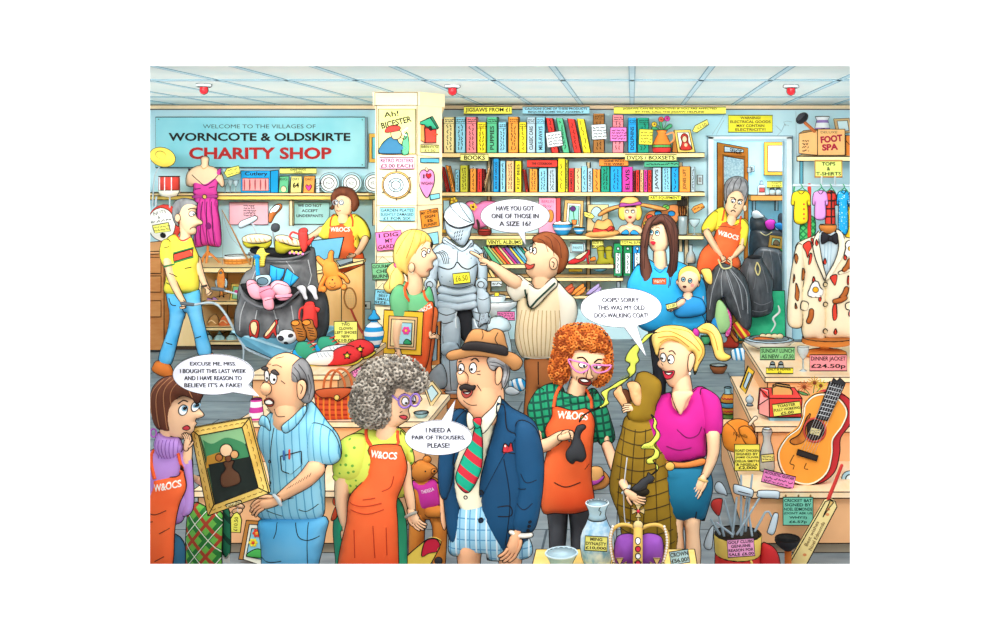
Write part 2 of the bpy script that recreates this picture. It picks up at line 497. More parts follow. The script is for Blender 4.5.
def build(t):
    ps = [p for p in t.parts if p.f]
    if not ps: return
    if len(ps) == 1:
        o = bpy.data.objects.new(t.name, make_mesh(t, ps[0])); COL.objects.link(o); o.location = t.loc; o.rotation_euler.z = R(t.rz); tag(o, t); t.obj = o; return
    r = bpy.data.objects.new(t.name, None); r.empty_display_size = .1; COL.objects.link(r); r.location = t.loc; r.rotation_euler.z = R(t.rz); tag(r, t); t.obj = r
    mk = {}
    for p in ps:
        o = bpy.data.objects.new(p.name, make_mesh(t, p)); COL.objects.link(o)
        if p.label: o['label'] = p.label
        mk[id(p)] = o; o.parent = mk.get(id(p.parent), r)
# wrap outline for use with tags that were drawn straight
def struct(name, *a, **k): return T(name, None, None, *a, kind='structure', **k)

def sign(col, row, Y, q, lines, colr, label, name='price_sign', cat='sign', group=None, rot=0, ink='1c140e', fill=.72, th=5, bold=0.022, nail=False, aspect=.92, font=None):
    """flat board with the given four-sided outline or (x0,y0,x1,y1); lines of lettering spread down it"""
    x0, y0, x1, y1 = q
    t = T(name, label, cat, col, row, Y, ((x0+x1)/2, y1), group)
    b = t.part('board', colr); b.box(x0, y0, x1, y1, -th, 0, rot=rot)
    l = t.part('lettering', ink); n = len(lines); cx, cy = (x0+x1)/2, (y0+y1)/2; H = (y1-y0)*aspect/n; a = R(rot)
    for i, s_ in enumerate(lines):
        f = 1.0
        if isinstance(s_, tuple): s_, f = s_
        if not s_: continue
        yy = (i-(n-1)/2)*H; cxx, cyy = cx-yy*math.sin(a), cy+yy*math.cos(a)
        wd = min((x1-x0)*.93, len(s_)*H*fill*.95*f)
        l.text(s_, cxx, cyy, wd, H*fill*f, rot=rot, bold=bold, mat=M(ink))
    if nail: t.part('nail', '555555').ball(cx, y0+3, 4, 4, d=-th, rd=4, surf=False)
    return t

def eye(t, x, y, rx, ry, px, py, pr, rot=0, iris=None, lift=1.6):
    e = t.part('eye', 'fbfbfa'); e.oval(x, y, rx, ry, rot, lift=lift)
    p = t.part('pupil', '14100e', parent=e)
    if iris: p.oval(px, py, pr*1.8, lift=.8, ink=False, mat=M(iris), N=14)
    p.oval(px, py, pr, lift=.8, ink=False, N=12)
    return e
def hand(p, x, y, ang, L, flip=1, curl=0, spread=10, d=0, fist=False, only=None, thumb=40, ink=True, w=None):
    """palm, four unequal bent fingers and a thumb from the side of the palm"""
    a = R(ang); u = (math.cos(a), math.sin(a)); v = (-u[1]*flip, u[0]*flip)
    def q(f, g, r): return (x+(u[0]*f+v[0]*g)*L, y+(u[1]*f+v[1]*g)*L, r*L)
    def fing(f, g, an, ln, r, cu, dd):
        pts = [q(f, g, r)]; th = an
        for k in range(3):
            th += cu; f += math.cos(R(th))*ln/3; g += math.sin(R(th))*ln/3; pts.append(q(f, g, r*(1-.1*k)))
        p.limb(pts, 1, dd, ink=ink, N=26, w=w)
    p.limb([q(-.06, 0, .15), q(.1, 0, .19), (q(.4, .0, .21))], .75, d, ink=ink, N=60, w=w)
    ln = (.40, .47, .44, .35)
    for i in range(4):
        fing(.47, -.155+.105*i, (i-1.5)*spread, ln[i]*(.75 if fist else 1), .058, curl*(1 if not fist else 2.2), d-(.05 if not fist else .14)*L)
    fing(.10, -.17, -thumb, .40, .068, 8 if not fist else 22, d-.07*L)

def curls(p, o, r, n, mats, seed=1, lift=0):
    A = spline(P(o), True, 8); rd = random.Random(seed); x0, y0 = A.min(0); x1, y1 = A.max(0); pts = []; k = 0
    while len(pts) < n and k < n*40:
        k += 1; x, y = rd.uniform(x0, x1), rd.uniform(y0, y1)
        if inside(np.array([x]), np.array([y]), A)[0] and all((x-a)**2+(y-b)**2 > (r*.95)**2 for a, b in pts): pts.append((x, y))
    for x, y in resample(A, r*1.3, True): pts.append((x, y))
    b = [(x, y, p.th.surf(x, y, 0)) for x, y in pts]
    for i, (x, y, d) in enumerate(b):
        m = mm(mats[i % len(mats)]); a0 = rd.uniform(0, 6.28)
        p.tube([(x+r*.62*math.cos(a0+a), y+r*.62*math.sin(a0+a), r*.36, d-2-r*.1*j) for j, a in enumerate(np.linspace(0, 4.9, 6))], m, n=5, surf=False, step=99)
def strands(p, L, w=1.6, mat=None):
    for s_ in L: p.line(s_, w, mat=mat)
def person(label, col, row, Y, x, group=None):
    t = T('person', label, 'person', col, row, Y, (x, 0), group); z = t.yz(0); t.base = (x, z); t.loc = t.world(x, z); t.z0 = z; return t
def legs(t, hip, xs, mat, shoe='3a2a20', r=(30, 22, 15), name='trousers', d=10):
    """standing legs from the hip down to shoes on the floor"""
    z = t.z0; p = t.part(name, mat)
    for x in xs: p.limb([(x, hip, r[0]), (x, (hip+z)/2, r[1]), (x, z-r[2]*1.2, r[2])], d=d, N=60)
    for x in xs: t.part('shoe', shoe).limb([(x-2, z-r[2]*.8, r[2]*.9), (x+r[2]*1.6, z-r[2]*.6, r[2]*.7)], d=d-r[2]*1.4, d2=d-r[2]*1.6, N=30)
# ================================================================ the room
def wbox(name, x0, x1, y0, y1, z0, z1, mat, kind='structure', bev=0):
    """plain box in metres"""
    me = bpy.data.meshes.new(name)
    V = [(x, y, z) for x in (x0, x1) for y in (y0, y1) for z in (z0, z1)]
    F = [(0, 1, 3, 2), (4, 6, 7, 5), (0, 4, 5, 1), (2, 3, 7, 6), (0, 2, 6, 4), (1, 5, 7, 3)]
    me.from_pydata(V, [], F); me.materials.append(mm(mat))
    o = bpy.data.objects.new(name, me); COL.objects.link(o); o['kind'] = kind; return o
def wmesh(name, boxes, mat, kind='structure', mats=None):
    me = bpy.data.meshes.new(name); V = []; F = []; mi = []; ml = [mm(mat)]
    for b in boxes:
        x0, x1, y0, y1, z0, z1 = b[:6]; m = mm(b[6]) if len(b) > 6 else ml[0]
        if m not in ml: ml.append(m)
        o = len(V); V += [(x, y, z) for x in (x0, x1) for y in (y0, y1) for z in (z0, z1)]
        F += [tuple(i+o for i in f) for f in [(0, 1, 3, 2), (4, 6, 7, 5), (0, 4, 5, 1), (2, 3, 7, 6), (0, 2, 6, 4), (1, 5, 7, 3)]]
        mi += [ml.index(m)]*6
    me.from_pydata(V, [], F)
    for m in ml: me.materials.append(m)
    me.polygons.foreach_set('material_index', mi)
    o = bpy.data.objects.new(name, me); COL.objects.link(o); o['kind'] = kind; return o
BW = 11.9; CH = 2.786                                  # back wall distance, ceiling height
def WX(px, Y=BW): return (px-632)*Y/1000
def WZ(py, Y=BW): return 2-(py-171)*Y/1000
FLOORM = NOI('8d9aa2', 'b4bdc1', 2.2, .1)
# slate floor: mottled grey with dark joints
def floor_mat():
    m, nt, b = _newmat('slate_floor', .8, 0)
    tc = nt.nodes.new('ShaderNodeTexCoord'); br = nt.nodes.new('ShaderNodeTexBrick')
    br.inputs['Scale'].default_value = 1.0; br.inputs['Brick Width'].default_value = .95; br.inputs['Row Height'].default_value = .62
    br.inputs['Mortar Size'].default_value = .007; br.offset = .5
    br.inputs['Color1'].default_value = lin('8a979f'); br.inputs['Color2'].default_value = lin('98a5ab'); br.inputs['Mortar'].default_value = lin('4f5d66')
    nt.links.new(tc.outputs['Object'], br.inputs['Vector'])
    n = nt.nodes.new('ShaderNodeTexNoise'); n.inputs['Scale'].default_value = 3.5; n.inputs['Detail'].default_value = 5
    mp = nt.nodes.new('ShaderNodeMapping'); mp.inputs['Scale'].default_value = (1, 2.5, 1)
    nt.links.new(tc.outputs['Object'], mp.inputs[0]); nt.links.new(mp.outputs[0], n.inputs['Vector'])
    r = nt.nodes.new('ShaderNodeValToRGB'); r.color_ramp.elements[0].position = .3; r.color_ramp.elements[1].position = .7
    r.color_ramp.elements[0].color = (.68, .7, .72, 1); r.color_ramp.elements[1].color = (1.12, 1.12, 1.12, 1)
    nt.links.new(n.outputs[0], r.inputs[0])
    mx = nt.nodes.new('ShaderNodeMix'); mx.data_type = 'RGBA'; mx.blend_type = 'MULTIPLY'; mx.inputs['Factor'].default_value = 1
    nt.links.new(br.outputs['Color'], mx.inputs['A']); nt.links.new(r.outputs[0], mx.inputs['B'])
    nt.links.new(mx.outputs['Result'], b.inputs['Base Color']); return m
wbox('floor', -6.6, 3.3, 3.0, 14.3, -.08, 0, floor_mat())
dx0, dx1, dz1 = WX(715.8), WX(784), WZ(140.5)
WALLM = NOI('a6dcec', 'dcf1f5', .9, .05)
wmesh('wall_back', [(-6.6, dx0, BW, BW+.12, 0, CH+.1), (dx0, dx1, BW, BW+.12, dz1, CH+.1), (dx1, 3.3, BW, BW+.12, 0, CH+.1)], WALLM)
wbox('wall_left', -6.6, -6.5, 7.2, BW, 0, CH+.1, 'b9e2ee')
wbox('wall_right', 3.2, 3.3, 7.2, BW, 0, CH+.1, 'b9e2ee')
wbox('ceiling', -6.6, 3.3, 7.2, BW, CH, CH+.1, NOI('d3e4e3', 'ecefe9', 1.1, .1))
tees = []
DK = '6f9db0'; LT = 'c4dfe8'
for i in range(-11, 6):
    x = i*.597
    tees += [(x-.022, x+.022, 7.2, BW, CH-.004, CH+.01, LT), (x-.026, x-.02, 7.2, BW, CH-.005, CH+.01, DK), (x+.02, x+.026, 7.2, BW, CH-.005, CH+.01, DK)]
for y in (8.64, 10.6):
    tees += [(-6.5, 3.2, y-.05, y+.05, CH-.004, CH+.01, LT), (-6.5, 3.2, y-.062, y-.05, CH-.005, CH+.01, DK), (-6.5, 3.2, y+.05, y+.065, CH-.005, CH+.01, DK)]
wmesh('ceiling_grid', tees, LT)
wmesh('trim_1', [(-6.5, 3.2, BW-.06, BW, WZ(109.3), CH-.0, 'f7dcb4'), (-6.5, 3.2, BW-.066, BW, WZ(105.7), WZ(105.0), '4a4038'), (-6.5, 3.2, BW-.066, BW, WZ(109.9), WZ(109.2), '4a4038')], 'f7dcb4')
# blank white border built as a wall; opening cut to the crop (edges splayed outwards)
def build_border_wall():
    Y0, Y1 = 3.06, 3.12
    def rect(a, b, c, d, Y): return [((a-632)*Y0/1000, Y, 2-(b-171)*Y0/1000), ((c-632)*Y0/1000, Y, 2-(b-171)*Y0/1000), ((c-632)*Y0/1000, Y, 2-(d-171)*Y0/1000), ((a-632)*Y0/1000, Y, 2-(d-171)*Y0/1000)]
    Vv = rect(-60, -50, 1060, 1e9, Y0); lo = 0.0
    Vv = [(x, y, max(z, lo)) for x, y, z in Vv]
    inn = rect(150, 66, 850, 564, Y0); inb = rect(130, 50, 870, 580, Y1)
    ob = [(x, Y1, z) for x, y, z in Vv]
    V = Vv+inn+ob+inb
    F = []
    for i in range(4):
        j = (i+1) % 4
        F += [(i, j, 4+j, 4+i), (8+j, 8+i, 12+i, 12+j), (4+i, 4+j, 12+j, 12+i), (j, i, 8+i, 8+j)]
    me = bpy.data.meshes.new('border_wall'); me.from_pydata(V, [], F)
    m, nt, b = _newmat('border_white', .95, 0); b.inputs['Base Color'].default_value = (.95, .95, .95, 1)
    me.materials.append(m); o = bpy.data.objects.new('border_wall', me); COL.objects.link(o); o['kind'] = 'structure'
build_border_wall()
wbox('ground', -6.6, 3.3, -2, 3.0, -.08, -.001, 'dddddd')
# ---- office beyond the doorway
oy = 13.9
wbox('wall_office', 0.4, 3.2, oy, oy+.1, 0, CH, 'a8dcec')
wbox('wall_office_left', .35, .45, BW+.12, oy, 0, CH, 'a8dcec')
wbox('wall_office_right', 3.1, 3.2, BW+.12, oy, 0, CH, 'a8dcec')
wbox('ceiling_office', .4, 3.2, BW+.12, oy, CH, CH+.1, 'eef3f2')
# door casing
def casing():
    B = []
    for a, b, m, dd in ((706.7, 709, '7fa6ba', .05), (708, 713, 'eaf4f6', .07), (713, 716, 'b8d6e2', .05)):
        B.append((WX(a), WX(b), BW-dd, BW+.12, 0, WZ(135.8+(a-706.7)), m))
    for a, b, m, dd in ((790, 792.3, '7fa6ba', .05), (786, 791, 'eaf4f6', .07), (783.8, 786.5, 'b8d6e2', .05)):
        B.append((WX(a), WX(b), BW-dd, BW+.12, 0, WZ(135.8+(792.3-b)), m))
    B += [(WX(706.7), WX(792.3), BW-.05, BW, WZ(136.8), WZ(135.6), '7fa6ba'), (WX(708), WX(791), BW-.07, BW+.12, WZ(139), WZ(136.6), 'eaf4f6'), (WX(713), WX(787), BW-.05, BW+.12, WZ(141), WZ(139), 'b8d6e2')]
    wmesh('door_frame', B, 'eaf4f6')
casing()
# office door leaf, ajar into the office, hinged on the left
t = struct('door_1', 3, 0, 12.2, base=(226, 1340))
WD = NOI('f3953a', 'e07f22', 6, .3)
zf = t.yz(0)
def leaf(x0, x1, y0, y1, s=14):
    return [(x0, y0, 0), (x1, y0+s*(x1-x0)/160, 60*(x1-x0)/160), (x1, y1, 60), (x0, y1, 0)]
p = t.part('door_panel', WD)
L0, L1 = 228, 388
def at(u): return L0+(L1-L0)*u, 90*u
def lf(u0, u1, y0, y1, dd, mat, p=p, ink=True):
    (xa, da), (xb, db) = at(u0), at(u1)
    p.hull8([(xa, y0+24*u0, da-dd), (xb, y0+24*u1, db-dd), (xb, y1, db-dd), (xa, y1, da-dd), (xa, y0+24*u0, da), (xb, y0+24*u1, db), (xb, y1, db), (xa, y1, da)], mat, ink)
lf(0, 1, 400, zf, 10, WD)
lf(.2, .86, 405+55, 1000, 14, NOI('9ec4d0', 'd8ecf0', 45, .4))
lf(.16, .2, 452, 1000, 18, 'b9671c', ink=False); lf(.86, .9, 452, 1000, 18, 'b9671c', ink=False); lf(.16, .9, 452, 462, 18, 'b9671c', ink=False)
p = t.part('door_sign', 'e8f2f4'); lf(.22, .84, 412, 446, 18, 'e8f2f4', p=p)
p.text('OFFICE', 308, 440, 86, 22, rot=9, d0=18, bold=.02)
p = t.part('door_handle', 'c8d0d4'); p.box(382, 520, 400, 545, 60, 80)
# right hand wall cracks and light switches
t = struct('trim_2', 3, 0, BW, base=(550, 340)); t.inkw = 1
p = t.part('wall_crack', '7e98a4')
for s_ in ('520,365 540,345 555,312 560,318 550,300 568,296 590,300', '540,345 530,335 512,318', '555,312 575,318', '610,250 612,470', '205,360 235,315 262,265', '225,360 245,320 262,290'):
    q = [tuple(map(float, w.split(','))) for w in s_.split()]
    p.tube([(x, y, .9) for x, y in q], n=4, d=-1, lin=True, mat='8fa8b2')
# skirting under the display counters comes with them
# ================================================================ left back: welcome sign, shelf, counter
WOOD = NOI('f3cd8f', 'f8dba6', 5, .2, stretch=(1, 1, 6)); WOODE = M('ffe9a8'); PEACH = 'fcd0a0'
t = T('welcome_sign', 'large blue welcome board of the shop with black and red lettering', 'sign', 0, 0, 11.86, (565, 520))
p = t.part('board', NOI('7cc8d6', 'a4dde4', 1.6, .1)); p.box(55, 277, 1068, 520, -8, 0)
p = t.part('board_edge', '7c98a6'); p.box(1068, 277, 1078, 524, -6, 3, ink=False); p.box(57, 520, 1078, 526, -6, 3, ink=False)
p = t.part('screw', '4a5a60')
for x, y in ((70, 288), (1055, 290), (1055, 508), (70, 508)): p.ball(x, y, 3, 3, -8, 2)
p = t.part('lettering', '1a1614'); p.text('WELCOME TO THE VILLAGES OF', 557, 322, 545, 19, bold=.0, mat=M('3c4a50'))
p.text('WORNCOTE & OLDSKIRTE', 558, 373, 880, 40, bold=.03)
p.text('CHARITY SHOP', 562, 452, 690, 58, bold=.035, mat=M('b3201f'))

t = T('wall_shelf', 'long pale wooden shelf under the welcome board carrying plates and cards', 'shelf', 0, 1, 11.55, (560, 72))
p = t.part('shelf_board', WOODE); p.box(-20, 38, 1085, 52, 0, t.dY(11.9), WOOD); p.box(-20, 53, 1085, 72, 4, t.dY(11.9), M('fbd268'))
for x in (685, 1092): t.part('bracket', 'f4dcae').box(x, 74, x+17, 198, 40, 60)
# ---- things on that shelf
def glass(col, row, Y, x, y0, y1, r, label, group=None, name='wine_glass', cat='glass', water=None):
    t = T(name, label, cat, col, row, Y, (x, y1), group)
    h = y1-y0; t.inkw = 1
    p = t.part('bowl', GLASS('cfe6ee', .55)); p.lathe(x, [(y0, r), (y0+h*.2, r*.95), (y0+h*.42, r*.45), (y0+h*.5, r*.12)], n=14)
    p = t.part('stem', GLASS('cfe6ee', .7)); p.lathe(x, [(y0+h*.5, r*.12), (y0+h*.9, r*.1), (y0+h*.97, r*.6), (y1, r*.75)], n=12)
    return t
for i, x in enumerate((388, 413, 440)): glass(0, 0, 11.7, x, 578+2*i, 645, 13, 'stemmed glass beside the cutlery box, %s of the three' % ('leftmost', 'middle', 'rightmost')[i], 'stemmed glasses on the left shelf')
t = T('cutlery_box', 'bright blue boxed cutlery set with a pink panel on the long shelf', 'box', 0, 0, 11.65, (550, 646))
p = t.part('box_case', '19a5e8'); p.box(468, 537, 610, 646, -8, 30); p.hull8([(610, 537, -8), (637, 533, 25), (637, 643, 25), (610, 646, -8), (610, 537, 0), (637, 533, 28), (637, 643, 28), (610, 646, 0)])
p = t.part('window_panel', 'f3a2a0'); p.box(476, 572, 603, 634, -11, -8)
for x in (486, 512, 538, 564, 588): t.part('knife', 'c0525a').limb([(x, 580, 2.5), (x, 604, 4), (x, 628, 2)], ink=False, d=-12, N=20)
t.part('lettering').text('Cutlery', 542, 553, 110, 24, bold=.02)
sign(0, 0, 11.75, (655, 524, 832, 551), ['GREETINGS', 'CARDS'], 'f4ef7c', 'yellow greetings cards sign under the welcome board')
for x0, x1, c, lb, txt in ((652, 698, '68c08c', 'green', 'BIG'), (708, 762, 'f2e588', 'yellow', 'DAY'), (770, 824, 'f2a24c', 'orange', 'DAD')):
    t = T('greeting_card', lb+' greetings card standing on the long shelf', 'card', 0, 0, 11.7, ((x0+x1)/2, 646), 'greetings cards'); cx = (x0+x1)/2
    p = t.part('card', c); p.hull8([(x0, 563, 0), (x1, 563, 0), (x1, 646, -14), (x0, 646, -14), (x0, 563, 3), (x1, 563, 3), (x1, 646, -11), (x0, 646, -11)])
    p = t.part('picture', 'e8409a')
    if lb == 'yellow': p.text('64', cx, 606, 30, 26, d0=-12, bold=.03)
    elif lb == 'orange': p.puff('%d,632 %d,612 %d,604 %d,612 %d,604 %d,612' % (cx, cx-14, cx-8, cx, cx+8, cx+14), .3, d=-13)
    else: p.mat = M('f6dcb0'); p.ball(cx, 626, 13, 15, d=-10, rd=5, ink=True)
    t.part('lettering').text(txt, cx, 577, 34, 12, d0=-9)
t = T('greeting_card', 'narrow white greetings card next to the plates', 'card', 0, 0, 11.7, (840, 646), 'greetings cards')
t.part('card', 'cfe3e6').box(830, 575, 850, 646, -8, -5).scribble(833, 590, 848, 630, 3)
for i, x in enumerate((328.8, 351.3, 373.4)):
    xx = (x-145)*S; t = T('dinner_plate', 'white plate with a blue rim on the shelf, %s' % ('nearest the greetings cards', 'middle of the three', 'nearest the cream pillar')[i], 'plate', 0, 0, 11.68, (xx, 646), 'plates standing on the shelf')
    p = t.part('rim', 'b9dbe6'); p.ball(xx, 596, 50, 50, d=6, rd=6, n=24, ink=True)
    p = t.part('well', 'f6fafa'); p.oval(xx, 596, 40, lift=1); p.oval(xx, 596, 26, lift=1)
    t.part('lettering', '7b8a5a').scribble(xx-12, 588, xx+12, 604, 2, 1)
# wall notices left
t = sign(0, 1, 11.87, (410, 83, 598, 192), [''], 'f4bccb', 'pink notice on the wall behind the fishing rod', 'wall_notice')
t.part('lettering', '6a4a5a').scribble(480, 95, 530, 152, 5, 1.2)
t = sign(0, 1, 11.87, (705, 83, 895, 190), ['WE DO NOT', 'ACCEPT', 'UNDERPANTS', ('', 1)], 'a9dede', 'pale blue notice refusing underpants beside the counter assistant', 'wall_notice', fill=.55)
# framed picture beside pillar
t = T('picture_frame', 'narrow gold picture frame half hidden by the cream pillar', 'picture', 1, 0, 11.86, (262, 495))
t.part('frame', 'e2b04c').box(240, 357, 300, 496, -10, 0); t.part('picture', '6cc0cc').box(256, 375, 300, 478, -13, -9)

# ---- drum kit
t = T('drum_kit', 'red drum kit with a yellow cymbal at the left edge of the shop', 'drums', 0, 1, 11.1, (80, 300))
p = t.part('bass_drum', 'f3efe4'); 
p.ball(92, 185, 84, 90, d=10, rd=30, mat=M('e0453a'), n=28, ink=True); p.oval(84, 190, 68, 80, lift=4, mat=M('f6f1e6'), N=60)
sb = t.part('badge', '1a1a1a', parent=p); sb.oval(95, 243, 12, lift=1)
sb = t.part('lettering', '2a2a2a', parent=p); sb.text('NUTS', 80, 133, 62, 17, rot=-12); sb.text('&', 78, 155, 12, 14, rot=-12); sb.scribble(40, 165, 132, 180, 1, 1.2, rot=-10)
sb = t.part('price_tag', 'f2ea70', parent=p); sb.decal('46,195* 125,180* 132,222* 56,232*', lift=3, sharp=True); sb.scribble(58, 195, 122, 222, 2, rot=-8)
for x0, x1, lb in ((-30, 18, 1), (70, 165, 2)):
    p = t.part('tom_drum', 'e0453a'); cx = (x0+x1)/2; r = (x1-x0)/2
    p.lathe(cx, [(-40, r*.95), (-36, r), (25, r)], n=18); p.lathe(cx, [(25, r), (30, r*1.04), (52, r*.8), (60, 1)], mat=M('f6efdc'), n=18); p.lathe(cx, [(-41, 1), (-42, r)], mat=M('f6efdc'), n=18)
    for a in (-.6, 0, .6): p.tube([(cx+r*a, -36, 2.5), (cx+r*a, 24, 2.5)], mat='dfe8ea', d=-r*math.sqrt(1-a*a)-1)
p = t.part('cymbal', 'f4d354'); p.ball(85, -135, 64, 46, d=0, rd=8, rot=18, ink=True, n=24); p.ball(80, -145, 26, 18, d=-6, rd=12, rot=18, ink=True)
p = t.part('stand', 'b8c6cc'); p.tube([(72, -100, 3.5), (40, -40, 3.5), (30, 100, 3.5)], d=14); p.tube([(55, 60, 5), (52, 100, 5)]); p.tube([(120, 60, 4), (120, 110, 4)]); 

# ---- brown chest at the far left
t = T('chest_of_drawers', 'brown wooden chest at the far left edge behind the walking man', 'chest', 0, 1, 11.0, (20, 0))
t.base = (20, t.yz(0)); t.loc = t.world(20, t.yz(0))
BR = NOI('c07840', 'cf8d52', 4, .3, stretch=(1, 1, 5))
p = t.part('carcass', BR); p.box(-60, 320, 92, t.yz(.03), 0, 60); p.hull8([(-60, 288, 60), (62, 275, 60), (98, 320, -6), (-60, 325, -6), (-60, 300, 60), (62, 290, 60), (98, 332, -6), (-60, 338, -6)], M('dd9f68'))
for y in (350, 440, 560): t.part('drawer', BR).box(-50, y, 80, y+78, -6, 0)

# ---- glazed display counter with niches, left
t = T('display_counter', 'long pale wooden counter with open niches below the dress form', 'counter', 0, 1, 11.15, (300, 0))
z0 = t.yz(0); t.loc = t.world(300, z0); t.base = (300, z0); dk = t.dY(11.88)
WP = NOI('fbd696', 'fde2ac', 3, .2, stretch=(3, 1, 1))
p = t.part('worktop', WP); p.hull8([(70, 380, dk), (800, 380, dk), (800, 400, -8), (55, 400, -8), (70, 400, dk), (800, 400, dk), (800, 424, -8), (55, 424, -8)])
p = t.part('back_panel', 'e8b873'); p.box(66, 424, 800, z0-20, dk-10, dk)
p = t.part('side_panel', WP); p.box(66, 424, 275, z0-20, 0, dk-10)
for x0, x1 in ((545, 575), (770, 800)): t.part('side_panel', WP).box(x0, 424, x1, z0-20, 0, dk-10)
for y in (565, 690, z0-42): t.part('niche_shelf', WP).box(275, y, 770, y+16, 0, dk-12)
t.part('plinth', '5c4a3c').box(80, z0-20, 790, z0, 20, 60)
t = T('small_picture', 'small gold framed picture of a pink flower in the counter niche', 'picture', 0, 1, 11.3, (440, 565))
t.part('frame', 'ecc95e').box(415, 480, 470, 563, 0, 8, rot=6); p = t.part('picture', '8fd09a').box(425, 492, 460, 552, -3, 0, rot=6); p.ball(443, 516, 9, 9, -4, 3, mat='e8489a')
for x, c, lb in ((330, 'b58a52', 'brown'), (385, 'd8703c', 'orange')):
    t = T('pile_of_bric_a_brac', lb+' rounded pot lying in the middle niche of the counter', 'pot', 0, 2, 11.3, (x, 84)); t.part('pot', c).puff('%d,84 %d,60 %d,30 %d,22 %d,50 %d,84' % (x-24, x-26, x-8, x+14, x+28, x+20), .8)
    t.part('rim', 'f0d4a0').line('%d,60 %d,48 %d,64' % (x-20, x, x+20), 3, mat=M('f0d4a0'))
for x, lb in ((303, 'leftmost'), (362, 'middle'), (420, 'rightmost')):
    t = T('lidded_jar', 'pale blue glass jar in the bottom niche of the counter, '+lb, 'jar', 0, 2, 11.3, (x, 158), 'glass jars in the counter')
    t.part('jar', 'a8d4dc').lathe(x, [(118, 10), (122, 14), (132, 24), (146, 26), (157, 16)], n=16); t.part('lid', '7fb4c2').lathe(x, [(100, 3), (106, 4), (112, 9), (118, 11)], n=12)
t = T('purple_lilac_shoes', 'lilac shoes on the upper niche shelf behind the barrow handle', 'shoes', 0, 1, 11.3, (310, 562)); t.name = 'pair_of_shoes'
t.part('shoe', 'b48cd0').puff('278,560 284,540 300,546 322,552 326,562', .7); t.part('shoe', 'b48cd0').puff('320,562 330,544 345,552 352,560', .7, d=6)

# ---- dress form in a pink dress
t = T('dress_form', 'headless dress form wearing a pink off-the-shoulder dress on the counter', 'mannequin', 0, 1, 11.5, (305, 388))
p = t.part('torso', 'f6cfa8'); p.puff('272,-130 290,-140 310,-130 308,-95 330,-88 360,-70 378,-40 384,0 372,10 345,-10 300,60 240,0 232,8 212,6 200,-2 200,-40 214,-72 250,-92 272,-98', .45)
p.line('278,-92 292,-78 308,-90', 1.6, mat=M('d8a850'))
D = PAT('d6409c', [('b52a84', 8, .055, .3)], wob=.8)
p = t.part('bodice', 'd6409c'); p.puff('212,-78 228,-70 262,-40 297,-18 330,-50 366,-82 372,-68 358,-20 350,20 346,50 246,50 238,10 234,-30', .5, d=-6)
p.line('236,-50 270,-20 300,2 330,-14 360,-48'); p.line('250,20 280,16'); p.line('320,14 344,8')
p = t.part('skirt', D); p.puff('246,62 345,62 356,120 368,200 370,290 340,298 300,292 262,300 238,290 244,200 250,120', .55, d=-4)
for s_ in ('268,80 258,180 254,290', '290,80 285,180 284,290', '312,80 314,180 316,290', '332,80 340,180 346,290'): p.line(s_)
p = t.part('belt', 'a83888'); p.puff('244,48 346,46 346,64 244,66', .6, d=-10); t.part('buckle', 'd9b45a', parent=p).oval(296, 56, 10, lift=2)
t.part('stain', '7c1a66').puff('312,190 325,178 340,194 332,212 316,208', .2, d=-44, ink=False)
p = t.part('stand', 'd9863c'); p.tube([(304, 290, 6), (304, 340, 6)]); p.tube([(304, 330, 8), (285, 345, 6), (275, 388, 5)]); p.tube([(304, 330, 8), (330, 345, 6), (370, 385, 5)]); p.tube([(304, 330, 8), (304, 380, 5, -20)]); p.ball(304, 330, 11, 11, ink=True)
t = T('price_tag', 'yellow card tag hanging at the shoulder of the pink dress', 'tag', 0, 0, 11.45, (422, 572)); p = t.part('tag_card', 'f1e66a'); p.prism('384,548 398,525 455,512 464,548 400,570', -2, 0); t.part('string', '8a6a40').tube([(384, 548, 1), (376, 535, 1), (380, 520, 1)]); p.scribble(402, 522, 456, 560, 2, rot=-14)
# ---- fishing rod, creel and fish
t = T('fishing_rod', 'thin brown fishing rod leaning over the wicker basket', 'rod', 0, 1, 11.35, (510, 390)); p = t.part('rod', 'b0804a'); p.tube([(512, 390, 5), (470, 310, 4), (420, 210, 3), (372, 120, 1.6)], n=6)
t.part('fishing_line', '8899a0').tube([(372, 120, .8), (385, 170, .8), (415, 250, .8), (470, 312, .8)], n=4); t.part('fishing_line', '8899a0').tube([(372, 120, .8), (378, 240, .8), (374, 400, .8)], n=4)
t = T('wicker_basket', 'low orange wicker basket on the counter below the fishing rod', 'basket', 0, 1, 11.5, (445, 396))
WK = PAT('e59a44', [('b86a24', 90, .035, .3), ('c97a30', 0, .05, .2)])
p = t.part('basket', WK); p.lathe(448, [(352, 62), (355, 65), (392, 58), (396, 50)], n=22); t.part('rim', 'e8f0f0').lathe(448, [(340, 58), (352, 66), (356, 62)], n=22)
t = T('fish', 'orange fish hanging by its tail from the fishing line', 'fish', 0, 1, 11.0, (370, 540)); p = t.part('body', NOI('f07c2c', 'f0a04c', 20, .3)); p.puff('370,405 385,430 388,480 378,520 384,545 371,534 358,545 364,520 348,480 352,430', .4)
t.part('fin', 'b8d0d8').puff('352,450 340,470 348,500 358,480', .2); t.part('fin', 'b8d0d8').puff('388,450 400,468 394,500 384,480', .2); eye(t, 370, 424, 5, 5, 370, 424, 2)

